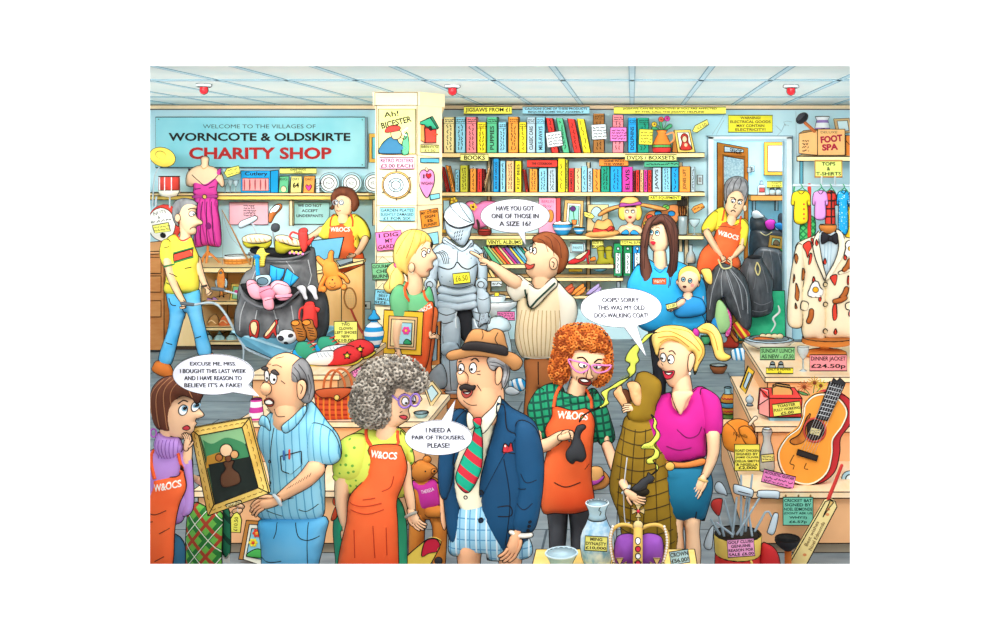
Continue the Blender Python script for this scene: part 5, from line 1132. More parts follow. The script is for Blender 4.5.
for i, (o1, o2, lb) in enumerate((('490,255 520,238 580,235 625,245 628,262 600,275 540,280 500,272', '492,265 545,282 600,276 626,264 622,290 590,310 560,295 520,302 498,290', 'left'), ('650,245 690,240 750,258 782,272 780,290 740,292 690,278 655,268', '648,262 690,282 740,294 780,288 770,310 720,312 690,330 650,320', 'right'))):
    t = T('upturned_boot', 'olive wellington boot stuck sole upwards in the back sack, %s one' % lb, 'boot', 0, 1, 9.15, (560+i*130, 330), 'upturned wellington boots'); t.part('boot', 'a29a1c').puff(o2, .9, d=-40); p = t.part('sole', 'f2dcb4'); p.puff(o1, .9, d=-46)
    for j in range(5): x = 510+i*155+j*22; p.line('%d,%d %d,%d' % (x, 246+i*10+j*2, x+10, 268+i*6+j*2), 2.4, mat=M('c88a4c'))
t = T('golf_putter', 'silver putter head up in the back sack', 'golf club', 0, 1, 9.2, (570, 300)); t.part('shaft', 'b0bcc4').tube([(528, 185, 4, -20), (575, 300, 4, -20)]); p = t.part('club_head', 'c8d6de'); p.puff('462,190 480,172 540,150 552,162 530,180 480,205 464,204', .8, d=-20)
t = T('golf_driver', 'wooden headed golf club highest in the back sack', 'golf club', 0, 1, 9.2, (640, 320)); t.part('shaft', 'b0bcc4').tube([(618, 165, 4, -20), (625, 220, 4, -20), (650, 330, 4, -20)]); p = t.part('club_head', 'b4642c'); p.puff('612,130 640,96 668,92 670,112 640,145 620,180 608,175', .8, d=-24); p.puff('618,125 645,98 665,100 652,125 625,140', .4, d=-34, mat='d8e4ea')
t = T('golf_iron', 'black faced golf club beside the wooden one in the back sack', 'golf club', 0, 1, 9.2, (650, 320)); t.part('shaft', '9aa6ae').tube([(630, 225, 4, -30), (644, 330, 4, -30)]); t.part('club_head', '3c4046').puff('625,195 640,185 660,192 660,215 640,225 624,215', .8, d=-30)
def pot(name, lb, Y, pts, c, lid=None, spout=None, handle=None, d=-60):
    t = T(name, lb, 'coffee pot', 0, 1, Y, P(pts)[0][:2]); t.part('pot', c).puff(pts, .8, d=d)
    if lid: t.part('lid', c).puff(lid, .8, d=d)
    if spout: t.part('spout', c).puff(spout, .9, d=d-4)
    if handle: t.part('handle', c).tube([(x, y, 5, d) for x, y in handle])
    return t
pot('coffee_pot', 'red coffee pot lying in the top of the back sack', 9.15, '765,225 800,220 810,260 806,300 790,322 772,290', 'dc3a34', '765,222 775,208 800,206 808,222 790,230', '806,270 820,258 840,246 838,256 815,290', [(765, 235), (735, 225), (722, 245), (735, 262)])
pot('coffee_pot', 'red coffee pot in front of the black sack on the right', 8.8, '785,575 835,575 850,660 840,690 775,690 780,620', 'dc3a34', '788,574 800,560 825,560 834,574', '836,585 862,592 850,612', [(786, 585), (764, 600), (762, 650), (774, 665)], d=-40)
t = T('beads', 'bundle of pink and yellow beads in the mouth of the back sack', 'beads', 0, 1, 9.1, (760, 330)); p = t.part('beads', 'f08ac8')
for i in range(7): p.ball(732+i*10, 322-(i % 2)*6+i, 7, 7, d=-84, mat=M(['f08ac8', 'f0d050'][i % 2]), ink=True)
t = T('rubbish_sack', 'black sack on the right of the barrow behind the red pot', 'sack', 0, 1, 9.0, (820, 730)); p = t.part('sack', BAGD); p.puff('770,520 800,500 860,510 885,560 892,640 885,700 860,740 770,740 764,640', .6, N=250)
t = T('pair_of_socks', 'pale grey gloves draped over the black sack', 'gloves', 0, 1, 8.95, (800, 550)); t.name = 'pair_of_gloves'
for dx in (0, 50): t.part('glove', 'cfcfd4').puff('%d,490 %d,478 %d,490 %d,520 %d,545 %d,548 %d,520' % (752+dx, 775+dx, 796+dx, 800+dx, 806+dx, 790+dx, 775+dx), .6, d=-52)
t = T('teddy', 'orange toy kangaroo hanging upside down over the black sack', 'soft toy', 1, 1, 8.9, (70, 520)); t.name = 'soft_toy'
OR = NOI('f08a2e', 'f59a44', 8, .2); p = t.part('body', OR); p.puff('22,410 28,370 50,352 85,372 100,410 104,440 80,455 40,450', .8, d=-30)
p.limb([(40, 385, 18), (12, 365, 14), (0, 350, 10)], d=-30, N=40); p.limb([(62, 375, 16), (62, 340, 13), (66, 325, 12)], d=-34, N=40); p.limb([(45, 430, 14), (22, 470, 12), (10, 505, 10)], d=-34, N=40); p.limb([(95, 425, 12), (125, 440, 11), (145, 465, 9)], d=-34, N=40)
p = t.part('head', OR); p.puff('45,450 60,435 90,432 112,448 120,480 100,500 60,505 38,480', .9, d=-40); p.ball(28, 500, 15, 16, d=-34, ink=True); p.ball(126, 490, 14, 15, d=-34, ink=True)
for x in (68, 92): p.oval(x, 468, 3, ink=False, mat=INK, lift=1)
p.oval(80, 452, 5, 4, ink=False, mat=INK, lift=1); p.line('66,482 80,490 96,480', 1.5)
t = T('high_heels', 'pair of red high heels standing in the barrow against the front sack', 'shoes', 0, 2, 8.75, (590, 128))
for o, i2 in (('530,60 545,40 570,45 576,80 570,118 562,125 540,115 532,122 528,90', '540,60 550,46 566,50 570,75 560,108 546,95'), ('625,80 645,50 658,38 664,55 655,80 660,120 650,112 642,100 620,128 598,122 602,105', '620,84 650,44 656,58 640,86 612,116 606,108')):
    t.part('shoe', 'e03c34').puff(o, .7, d=-60).decal(i2, mat=M('f6cf9c'), lift=2)
t = T('football', 'white football with black patches in the barrow', 'ball', 0, 2, 8.7, (705, 150)); p = t.part('ball', 'e8eef2'); p.ball(708, 120, 48, 34, d=-60, rd=36, n=22, ink=True)
for x, y, r in ((690, 122, 14), (735, 110, 9), (712, 146, 8), (672, 100, 6)): p.oval(x, y, r, r*.8, lift=1.5, mat=M('3a3a44'))
t = T('walking_boots', 'pair of brown laced walking boots in the barrow', 'boots', 0, 2, 8.7, (790, 140))
for dx, d in ((0, -60), (48, -44)):
    p = t.part('boot', 'b8702c'); p.puff('%d,55 %d,40 %d,42 %d,70 %d,100 %d,135 %d,140 %d,100' % (728+dx, 745+dx, 775+dx, 785+dx, 800+dx, 795+dx, 760+dx, 745+dx), .7, d=d); p.oval(752+dx, 52, 20, 12, lift=1, mat=M('f08a2c'))
    q = t.part('laces', 'f0e0b0', parent=p)
    for j in range(4): q.line('%d,%d %d,%d' % (758+dx+j*4, 76+j*12, 786+dx+j*3, 82+j*12), 2)
# ================================================================ shoes, bag on left stand
def trainer(ox, oy, lb, d=0):
    t = T('trainer', lb, 'shoe', 0, 2, 6.8, (ox+60, oy+110), 'green and blue trainers')
    p = t.part('upper', '3ba884'); p.puff([(x+ox, y+oy, 0) for x, y in ((5, 40), (20, 22), (60, 20), (90, 40), (130, 90), (150, 100), (155, 120), (100, 112), (20, 98), (0, 80))], .7, d=d)
    t.part('toe', '1ea6ea').puff([(x+ox, y+oy, 0) for x, y in ((-4, 60), (12, 58), (40, 84), (60, 112), (45, 118), (10, 104), (-6, 86))], .8, d=d-8)
    t.part('sole', 'f6f6f2').puff([(x+ox, y+oy, 0) for x, y in ((60, 108), (150, 112), (156, 122), (110, 126), (60, 122))], .8, d=d-8)
    q = t.part('laces', 'e03a38')
    for i in range(5): q.line('%d,%d %d,%d' % (ox+66+i*13, oy+28+i*15, ox+92+i*10, oy+18+i*15), 3.4, mat=M('e03a38'))
trainer(830, 110, 'green trainer with a blue toe and red laces, rear one of the pair', 8); trainer(728, 132, 'green trainer with a blue toe and red laces, front one of the pair', -8)
def clown(ox, oy, lb, d):
    t = T('clown_shoe', lb, 'shoe', 1, 2, 6.7, (ox+120, oy+85), 'red and white clown shoes')
    t.part('sole', 'ecd74e').puff([(x+ox, y+oy, 0) for x, y in ((-40, 70), (60, 76), (180, 60), (236, 40), (236, 52), (190, 78), (60, 90), (-36, 84))], .7, d=d)
    t.part('upper', 'f2f4f4').puff([(x+ox, y+oy, 0) for x, y in ((-30, 40), (0, 18), (60, 8), (110, 12), (105, 60), (70, 78), (-40, 70))], .8, d=d-4)
    p = t.part('toe_cap', 'dc3034'); p.puff([(x+ox, y+oy, 0) for x, y in ((100, 10), (130, -10), (175, -20), (222, -2), (236, 25), (220, 50), (160, 72), (40, 76), (95, 45))], .8, d=d-10)
    st = [(176+ox+(19 if i % 2 == 0 else 8)*math.cos(i*math.pi/5-math.pi/2), 22+oy+(19 if i % 2 == 0 else 8)*math.sin(i*math.pi/5-math.pi/2), 0) for i in range(10)]
    t.part('star', 'f4e04a', parent=p).decal(st, lift=2, sharp=True)
    q = t.part('laces', 'c8d4dc'); [q.line('%d,%d %d,%d' % (ox+20+i*18, oy+16-i, ox+38+i*18, oy+34-i), 2.2, mat=M('b0bcc6')) for i in range(4)]
clown(22, 165, 'red toed clown shoe with a yellow star, rear one beside the price card', 30); clown(-32, 190, 'red toed clown shoe with a yellow star, front one on the stand', 0)
t = T('price_tag', 'pink tag stuck on the edge of the top step', 'tag', 1, 2, 6.38, (195, 325)); p = t.part('tag_card', 'ee84c4'); p.prism('150,300 228,256 240,280 168,328', -3, 0); p.text('HALF', 185, 292, 60, 14, rot=-29, d0=-4); p.text('PAIR', 202, 304, 56, 13, rot=-29, d0=-4)
t = T('handbag', 'red woven handbag with two tan handles on the middle step', 'handbag', 1, 2, 5.76, (80, 532))
p = t.part('bag', PAT('d8502c', [('a83018', 90, .03, .35), ('e8802c', 0, .035, .3)])); p.puff('-25,400 10,385 160,375 178,400 172,460 160,520 150,530 10,538 -12,520 -20,460', .45, cap=60, N=250)
t.part('flap', 'c8582c').puff('-10,385 40,372 130,368 165,375 150,400 118,420 96,432 70,415 20,415', .5, d=-40); t.part('clasp', 'e8c86a').ball(100, 410, 12, 12, d=-62, rd=8, ink=True)
for dx, d in ((0, -20), (22, 20)): t.part('handle', 'd06a34').tube([(22+dx, 390, 6, d), (30+dx, 330, 6, d), (62+dx, 290, 6, d), (100+dx, 300, 6, d), (122+dx, 340, 6, d), (130+dx, 385, 6, d)])
t = T('striped_vase', 'magenta and white striped vase behind the gilt picture frame', 'vase', 0, 2, 5.76, (540, 545)); t.part('vase', PAT('f2f0f4', [('cc3c9c', 90, .062, .5)])).lathe(540, [(430, 24), (434, 26), (480, 31), (500, 34), (535, 28), (545, 24)], n=22)
t = T('photo_frame', 'pale framed picture standing on the step near the hat man', 'picture', 1, 2, 6.1, (540, 470)); p = t.part('frame', 'f0d8a0'); p.prism('502,372 545,342 592,400 540,472', -6, 6); t.part('glass', M('bfe0ea', .2)).prism('518,382 544,362 574,402 540,444', -9, -5)
t = T('saucer', 'pale blue oval dish on the step by the perm woman', 'dish', 1, 2, 5.8, (490, 525)); p = t.part('dish', '9ac8d8'); p.lathe(490, [(496, 36), (508, 30), (522, 16)], n=22); p.lathe(490, [(500, 4), (497, 34)], mat=M('c4e4ec'), n=22, close=True)
# ================================================================ suit of armour
AR = NOI('8ea2b0', 'c4d3dc', 3, .1, rough=.45); 
t = floorT('suit_of_armour', 'full steel suit of armour with a yellow price tag on a wooden plinth', 'armour', 1, 1, 8.6, 680); z0 = t.z0
pl = t.part('plinth', 'd07a3c'); pl.hull8([(470, z0-50, -110), (800, z0-50, -110), (800, z0, -110), (470, z0, -110), (510, z0-50, 90), (780, z0-50, 90), (780, z0, 90), (510, z0, 90)])
def plate(p, o, t_=.7, d=0, mat=None, N=150): return p.puff(o, t_, d, mat=mat, N=N)
for lb, dx, o in (('leg', 0, '590,640 640,625 676,650 682,760 672,850 660,930 600,935 592,850 580,740'), ('leg', 0, '740,640 790,650 800,740 790,850 780,930 730,930 732,800 736,700')):
    lg = t.part('leg', AR); plate(lg, o, .7)
    x = 634 if o[0] == '5' else 762
    kc = t.part('knee_plate', AR, parent=lg); kc.ball(x, 790, 46, 40, d=-26, rd=30, ink=True); kc.puff('%d,775 %d,760 %d,775 %d,800 %d,815 %d,800' % (x-70, x-45, x-40, x-45, x-60, x-72), .7, d=-10)
    sh = t.part('greave', AR, parent=lg); x2 = x+ (10 if x < 700 else 0); plate(sh, '%d,825 %d,820 %d,900 %d,980 %d,1010 %d,1000 %d,900' % (x-40, x+40, x+42, x+34, x+30, x-22, x-40), .8); plate(sh, '%d,995 %d,990 %d,%d %d,%d %d,%d %d,%d' % (x-24, x+34, x+66, z0-72, x+62, z0-50, x-10, z0-50, x-30, z0-66), .9, -20)
    sh.line('%d,840 %d,990' % (x, x+6), 1.6)
tr = t.part('arch_shade', '23252a'); plate(tr, '660,560 740,560 745,700 700,760 670,700', .4, 20)  # near-black sheet painting the shade of the arch opening between the tassets
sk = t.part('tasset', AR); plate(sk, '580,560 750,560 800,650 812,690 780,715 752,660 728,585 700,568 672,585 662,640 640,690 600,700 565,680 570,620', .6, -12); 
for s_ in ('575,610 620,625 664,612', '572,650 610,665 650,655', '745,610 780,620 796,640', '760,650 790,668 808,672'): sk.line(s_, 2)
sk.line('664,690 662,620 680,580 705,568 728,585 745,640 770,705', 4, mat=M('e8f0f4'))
w = t.part('fauld', AR); 
for i, y in enumerate((485, 522, 556)): plate(w, '%d,%d %d,%d %d,%d %d,%d %d,%d %d,%d' % (588-i*3, y, 670, y+14, 750+i*3, y, 756+i*2, y+36, 670, y+50, 580-i*2, y+36), .7, -20-i*2)
b = t.part('breastplate', AR); plate(b, '600,275 580,310 572,400 582,470 602,496 680,508 742,494 758,450 765,380 764,320 742,285 700,302 650,298', .62, -14, N=260)
b.line('582,390 630,402 660,392 676,368 700,392 730,402 762,382', 3); b.line('600,480 680,494 745,478', 2); b.line('676,370 676,300', 1.6)
for x, y in ((610, 330), (640, 350), (720, 330), (740, 350), (600, 440), (640, 460), (730, 440)): b.oval(x, y, 3, ink=False, mat=M('66747e'), lift=1)
for sd in (-1, 1):
    a = t.part('arm', AR)
    if sd < 0: a.limb([(590, 330, 36), (556, 400, 30), (540, 480, 26)], d=0); a.limb([(540, 500, 27), (556, 600, 28), (575, 690, 22)], d=-20)
    else: a.limb([(772, 330, 26), (786, 400, 24), (786, 460, 24)], d=0); a.limb([(780, 490, 22), (796, 560, 28), (800, 620, 20)], d=-20)
    q = t.part('pauldron', AR, parent=a)
    if sd < 0:
        for i, o in enumerate(('548,330 575,290 625,278 655,310 640,385 612,392', '545,345 560,310 610,300 640,350 618,398 575,372')): plate(q, o, .8, -16-i*5)
        for k in range(4): q.line('%d,%d %d,%d %d,%d' % (556+k*14, 320-k*6+10, 590+k*12, 330, 612+k*8, 376), 1.8)
    else: plate(q, '745,285 775,300 795,330 790,372 764,380 750,340', .8, -16); q.line('752,310 775,325 785,360', 1.8)
    e = t.part('elbow_plate', AR, parent=a); x = 540 if sd < 0 else 786; e.ball(x, 478, 30, 30, d=-22, rd=24, ink=True); e.oval(x, 478, 15, lift=1.5)
    g = t.part('gauntlet', AR, parent=a)
    if sd > 0:
        plate(g, '765,525 820,520 828,600 806,625 772,610', .8, -26); g.line('775,545 800,550 822,540', 1.6)
        for i in range(4): g.limb([(788+i*9, 618, 7), (784+i*10, 650, 7), (776+i*9, 678-i*6, 6)], d=-30-i*3, N=24)
        g.limb([(800, 622, 8), (822, 640, 7), (820, 662, 6)], d=-34, N=24)
    else:
        plate(g, '552,680 600,676 604,730 560,735', .8, -24)
        for i in range(4): g.limb([(566+i*9, 725, 7), (572+i*8, 760, 7), (580+i*6, 785, 6)], d=-30, N=24)
        g.limb([(560, 720, 8), (548, 745, 7), (556, 765, 6)], d=-30, N=24)
go = t.part('gorget', AR); plate(go, '612,250 660,285 700,300 735,262 748,285 720,312 700,335 650,305 600,275', .7, -30); go.line('608,262 655,292 700,318 740,278', 2)
hl = t.part('helmet', AR); plate(hl, '625,110 645,92 680,82 712,92 742,130 753,180 738,205 730,250 702,290 660,268 622,225 607,165 610,130', .8, -30, N=260)
vz = t.part('visor', AR, parent=hl); plate(vz, '612,160 640,190 690,205 740,192 752,185 740,210 730,250 702,292 660,270 622,228', .8, -42)
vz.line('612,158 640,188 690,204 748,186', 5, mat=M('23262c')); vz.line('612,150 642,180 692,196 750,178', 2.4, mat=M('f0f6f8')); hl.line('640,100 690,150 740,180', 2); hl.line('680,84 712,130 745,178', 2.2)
for i in range(4):
    for j in range(3): vz.line('%d,%d %d,%d' % (670+i*12-j*4, 222+j*18-i*3, 664+i*12-j*4, 234+j*18-i*3), 1.8)
for x, y in ((635, 165), (660, 178), (690, 150), (700, 120), (640, 130), (665, 110)): hl.oval(x, y, 2.6, ink=False, mat=M('66747e'), lift=1)
t.part('cord', '8a6a30')
t2 = T('price_tag', 'yellow price tag on the chest of the suit of armour', 'tag', 1, 1, 8.6, (700, 470), d=-70); p = t2.part('tag_card', 'f4e83a'); p.box(660, 418, 740, 468, -82, -78, rot=-6); p.text('£6.50', 700, 443, 58, 26, rot=-6, d0=-84)
# ================================================================ objects on the middle floor
t = floorT('toppled_vase', 'blue and white striped vase lying on the slate floor behind the hat man', 'vase', 2, 2, 8.9, 100); p = t.part('vase', PAT('f4f8fa', [('2a9ad4', 20, .05, .45)])); p.puff('76,342 120,330 146,345 148,372 128,392 90,385 74,368', .9); t.part('mouth', 'cfe2ea').ball(76, 355, 8, 17, d=-10, rd=14, ink=True)
t = floorT('crumpled_paper', 'crumpled pale cloth on the floor beside the toppled vase', 'cloth', 2, 2, 8.7, 70); t.part('cloth', 'd4dee4').puff('50,385 75,370 105,385 120,400 90,412 55,405', .7)
t = T('dustbin_lid', 'round pale dish on the floor below the white basin', 'dish', 2, 2, 10.25, (15, 90)); t.name = 'china_dish'; p = t.part('dish', 'd5e6ee'); p.lathe(15, [(30, 14), (50, 50), (80, 62), (96, 56)], n=24, close=True)
t = floorT('telephone', 'red toy telephone on the floor below the dragged sack', 'telephone', 3, 2, 11.2, 280); p = t.part('body', 'd8402c'); p.puff('250,110 300,95 330,150 325,180 270,182 245,170', .8); t.part('dial', 'bcd8e4').oval(258, 132, 16, 22, lift=2); t.part('handset', 'f08a3c').limb([(255, 95, 9), (285, 92, 7), (300, 118, 7), (318, 140, 9)], d=-40)
t = floorT('striped_sock', 'red and yellow striped sock dropped from the torn sack', 'sock', 3, 2, 11.0, 350); p = t.part('sock', PAT('d8342c', [('f2d83c', 35, .062, .42)])); p.puff('302,75 325,55 355,80 388,112 378,135 345,140 320,110', .8)
t = floorT('striped_sock', 'blue and white striped beaker lying on the floor under the red telephone', 'beaker', 3, 2, 10.6, 340); t.name = 'beaker'; p = t.part('beaker', PAT('f4f8fa', [('2a9ad4', 10, .05, .45)])); p.puff('298,195 340,182 368,190 372,235 350,248 305,240', .8)
t = floorT('dog_bowl', 'small pale bowl with a brown rim on the slate floor', 'bowl', 3, 2, 9.9, 235); p = t.part('bowl', 'b86a3c'); y = t.z0; p.lathe(235, [(y-38, 42), (y-22, 38), (y, 24)], n=22); p.lathe(235, [(y-36, 3), (y-39, 38)], mat=M('dceaf0'), n=22, close=True)
t = floorT('orange_vase', 'tall orange vase with a blue zigzag band behind the purple top woman', 'vase', 3, 2, 8.1, 280); y = t.z0
p = t.part('vase', 'e8952c'); p.lathe(280, [(375, 17), (392, 14), (400, 13), (405, 20)], mat=M('a8d8e4'), n=20); p.lathe(280, [(405, 20), (425, 32), (445, 36)], mat=M('f0a038'), n=20); p.lathe(280, [(445, 36.5), (468, 36)], mat=M('68b8dc'), n=20); p.lathe(280, [(468, 36), (490, 32), (500, 28)], mat=M('e8982c'), n=20); p.lathe(280, [(500, 28), (530, 22), (y, 26)], mat=M('5a8a3c'), n=20)
for y_, c in ((425, 'd83a3c'), (485, 'd83a3c')): p.line(' '.join('%d,%d' % (250+i*7, y_+(4 if i % 2 else -4)) for i in range(9)), 3, mat=M(c))
t = T('green_apple', 'green cup on the floor behind the ponytail', 'cup', 3, 2, 8.2, (170, 165)); t.name = 'cup'; t.part('cup', '4aa870').lathe(172, [(125, 22), (150, 20), (165, 14)], n=16)
# torn black sack being dragged
t = floorT('torn_bin_bag', 'torn black sack dragged by the assistant and spilling clothes', 'bag', 3, 1, 11.0, 270); z0 = t.z0
p = t.part('bag', BAG); p.puff([(x, y, 0) for x, y in ((245, 380), (280, 385), (330, 410), (370, 460), (385, 520), (395, 600), (390, 690), (350, 700), (315, 640), (285, 600), (262, 545), (240, 560), (225, 600), (235, 660), (185, 660), (165, 610), (170, 540), (190, 470), (210, 410))], .6, N=400)
for s_ in ('255,400 245,460 250,540', '265,400 285,480 320,570', '280,398 330,480 350,600', '240,400 205,500 190,600', '270,410 300,500 340,640', '290,405 360,500 375,620'): p.line(s_, 2, mat=M('a4a6aa'))
t.part('drawstring', 'd8cc90').tube([(232, 360, 4, -30), (245, 392, 4, -50), (262, 400, 4, -54), (290, 392, 4, -50), (294, 366, 4, -30)])
for o, c, lb in (('225,570 250,560 285,620 290,690 245,720 215,680', 'a6d08c', 'green'), ('262,590 280,600 300,650 290,720 268,730 272,650', 'e84aa0', 'pink dotted'), ('205,650 240,640 250,700 235,740 195,720', '1f8ad0', 'blue')):
    t = T('dropped_garment', lb+' garment spilling out of the torn sack', 'clothes', 3, 1, 10.85, P(o)[3][:2], 'clothes spilling from the torn sack'); t.part('garment', DOT(c, 'f8e4f0', 60, .25) if lb[0] == 'p' else c).puff(o, .6, d=-8)
# ================================================================ on the right stand
t = T('dinner_plate', 'white plate of steaming roast dinner on the top right step', 'plate', 3, 2, 7.25, (480, 180)); p = t.part('plate', 'e6f0f4'); p.lathe(480, [(142, 118), (150, 122), (168, 90), (180, 66)], n=34, close=True); p.lathe(480, [(138, 96), (139, 98), (143, 117)], mat=M('bfdae6'), n=34, close=True)
f = t.part('sliced_meat', 'e07a3c'); f.puff('395,142 420,128 470,130 510,140 500,162 450,165 410,158', .5, d=-20)
f = t.part('potatoes', 'f4e2b4'); [f.ball(x, 128, 17, 13, d=0, rd=14, ink=True) for x in (450, 478, 506, 532)]; f = t.part('vegetables', '6f9a3c'); [f.ball(510+i*12, 150+(i % 2)*6, 9, 7, d=-40, rd=8, mat=M(['6f9a3c', 'd8a83c', '4a8a3c'][i % 3]), ink=True) for i in range(6)]
t.part('steam', GLASS('eef6f8', .8)).tube([(490, 105, 3), (510, 70, 4), (500, 40, 5), (530, 10, 5), (525, -20, 3)])
sign(3, 2, 6.45, (436, 180, 604, 240), ['SUNDAY LUNCH', 'AS NEW - £7.50'], '8cd08c', 'green tent card for the Sunday lunch', ink='1c4a2c')
for x, lb in ((497, 'left'), (537, 'right')): t = T('salt_shaker', 'small glass shaker with a metal cap beside the lunch card, '+lb, 'shaker', 3, 2, 6.5, (x, 280), 'salt and pepper shakers'); t.part('jar', GLASS('c4dce6', .7)).lathe(x, [(262, 10), (278, 14), (281, 12)], n=14); t.part('cap', '8fa6b4').lathe(x, [(250, 4), (256, 9), (264, 11)], n=14, close=True)
sign(3, 2, 6.36, (465, 280, 596, 307), ['SALT & PEPPER', '£2'], 'f4ea3c', 'low yellow card in front of the shakers')
glass(3, 2, 6.5, 645, 178, 298, 28, 'tall wine glass beside the pink dinner jacket card')
sign(3, 2, 6.34, (676, 216, 856, 294), ['DINNER JACKET', '£24.50p'], 'f2949c', 'pink tent card naming the dinner jacket')
t = T('photo_frame', 'yellow framed mirror leaning on the middle right step', 'picture', 3, 2, 6.2, (360, 400)); p = t.part('frame', 'f0c83c'); p.prism('340,375 378,272 408,298 366,404', -6, 8); t.part('glass', M('b8dcea', .2)).prism('354,366 380,298 396,310 366,382', -9, -5)
t = T('egg_cup', 'small silver ornament on the edge of the middle right step', 'ornament', 3, 2, 6.1, (385, 460)); p = t.part('body', 'b8d0dc'); p.ball(386, 434, 18, 18, ink=True); p.ball(386, 414, 6, 6); t.part('foot', '8aa4b4').lathe(386, [(450, 8), (462, 16)], n=14)
t = T('toaster', 'red toaster with two slices of toast on the middle right step', 'toaster', 3, 2, 5.84, (545, 540))
p = t.part('body', 'e6423c'); p.hull8([(480, 428, 0), (640, 428, 0), (636, 520, 0), (482, 520, 0), (445, 398, 90), (618, 395, 90), (618, 500, 90), (436, 500, 90)]); p.hull8([(436, 470, 40), (480, 428, -1), (482, 520, -1), (436, 512, 40), (450, 396, 90), (484, 400, 60), (484, 500, 60), (450, 500, 90)], M('f4a4a0'))
t.part('base', '7fc0dc').box(480, 520, 638, 540, -4, 80)
for i, d in enumerate((30, 55)): t.part('toast', 'e8b468').prism([(500+i*8, 385-i*8, 0), (520+i*8, 374-i*6, 0), (585+i*4, 384-i*6, 0), (598, 400, 0), (596, 440, 0), (502, 440, 0)], d, d+14)
c = t.part('slot_lever', '3a3a3a').box(600, 450, 612, 462, -6, 0)
sign(3, 2, 5.8, (498, 448, 632, 508), ['TOASTER', 'FULLY WORKING', '£5.00'], 'f0ee6c', 'yellow price card on the front of the toaster', rot=-7)
t = T('dried_flowers', 'bunch of brown and yellow dried flowers behind the guitar neck', 'flowers', 3, 2, 6.15, (700, 430))
for x, y, c in ((650, 372, 'c8703c'), (730, 366, 'd8c83c'), (700, 352, 'c89a3c')):
    p = t.part('flower', c)
    for a in range(12): p.tube([(x, y, 3), (x+34*math.cos(a*.5236), y+30*math.sin(a*.5236), 2)], n=5)
    p.ball(x, y, 9, 9, d=-4, rd=6, mat=M('7a3a1c'))
    t.part('stem', '5a8a4c').tube([(x, y+10, 2.5), ((x+690)/2, 400, 2.5), (690, 440, 2.5)])
for o in ('650,400 620,392 640,410 670,412', '700,420 735,396 740,410 712,428'): t.part('leaf', '5a9a5c').puff(o, .5)
# guitar
t = T('acoustic_guitar', 'orange acoustic guitar with a red back leaning on the right stand', 'guitar', 3, 2, 5.3, (600, 810))
g = t.part('body', NOI('f2952e', 'f9a948', 3, .2, stretch=(1, 1, .4)))
oG = [(700, 408), (760, 402), (825, 430), (860, 490), (835, 560), (790, 625), (785, 700), (760, 790), (690, 845), (610, 840), (545, 790), (520, 700), (560, 620), (620, 570), (645, 510), (655, 450)]
def sh(o, dx, dy): return [(x+dx, y+dy, 0) for x, y in o]
gb = t.part('back_and_sides', 'c02a30'); gb.prism(sh(oG, 38, -4), 4, 60, sharp=False)
g.prism(sh(oG, 0, 0), -6, 20, sharp=False)
A = resample(spline(P(sh(oG, 0, 0)), True, 6), 8, True); c0 = A.mean(0); t.part('binding', 'fbf4dc', parent=g).inkloop(c0+(A-c0)*.965, -7, 4, mat=M('fbf4dc'))
t.part('sound_hole', '2a1a12', parent=g).oval(700, 580, 46, 50, rot=25, lift=1.5); g.inkloop(np.array([(700+52*math.cos(a), 580+57*math.sin(a)) for a in np.linspace(0, 6.283, 26)[:-1]]), -9, 5, mat=M('c8483c'))
t.part('label', 'e8d89c', parent=g).box(678, 570, 728, 604, -9, -8, rot=14).scribble(684, 576, 722, 600, 2, 1.2)
t.part('pickguard', NOI('6a3414', 'd07a2c', 12, .4), parent=g).decal('650,548 660,520 680,500 664,560 664,610 640,640 600,650 580,630 625,600', lift=1.6)
nk = t.part('neck', '2c2c30'); nk.hull8([(772, 345, -18), (842, 362, -18), (758, 532, -18), (708, 520, -18), (772, 345, -7), (842, 362, -7), (758, 532, -7), (708, 520, -7)]); nk.prism('778,348 790,326 806,340 820,326 846,350 842,364', -20, -8)
for i in range(9): f = i/9.0; x0, y0 = 772+(708-772)*f, 345+(520-345)*f; x1, y1 = 842+(758-842)*f, 362+(532-362)*f; nk._sweep(np.array([(x0, y0, -19, 1.6), (x1, y1, -19, 1.6)]), M('dfe4e8'), 4, True, False, False, False)
st = t.part('strings', 'e8e8e8')
for i in range(6): f = (i+.5)/6; st._sweep(np.array([(772+70*f, 345+17*f, -21, .8), (620+88*f*.8, 690+28*f, -16, .8)]), mm('d8d8d8'), 3, True, False, False, False)
br = t.part('bridge', '2c2420'); br.box(612, 686, 714, 712, -18, -6, rot=18); l = t.part('lettering', '2a1a10'); l.line('600,700 580,740 600,750 595,770', 2); l.line('660,740 650,765 668,770', 2)
# chicken, cards, bottle, plate
t = T('roast_chicken', 'brown roast chicken with writing on it on the lowest right step', 'food', 3, 2, 5.75, (330, 640)); p = t.part('chicken', NOI('e07a1c', 'f09a34', 5, .2)); p.puff('252,600 262,560 300,532 350,530 395,560 410,610 400,660 340,690 270,670', .8, N=250); p.puff('330,560 370,552 410,600 405,650 370,640 340,600', .6, d=-50); t.part('drumstick', 'f0e0c4').limb([(385, 548, 8), (400, 528, 7), (412, 518, 9)], d=-20)
l = t.part('lettering', '3a1a08'); l.text('Nigella', 335, 592, 66, 22, rot=8, flat=False, lift=4); l.line('275,545 300,560 318,590 312,620', 2)
sign(3, 3, 5.45, (312, 34, 434, 162), ['ROAST CHICKEN', 'SIGNED BY', 'JAMIE OLIVER', 'DELIA SMITH', '& NIGELLA'], 'f6f062', 'tall yellow price card in front of the roast chicken', aspect=.66); l = THINGS[-1].part('price', '1a1410'); l.text('£2,000', 375, 148, 88, 16, d0=-6.5, bold=.02)
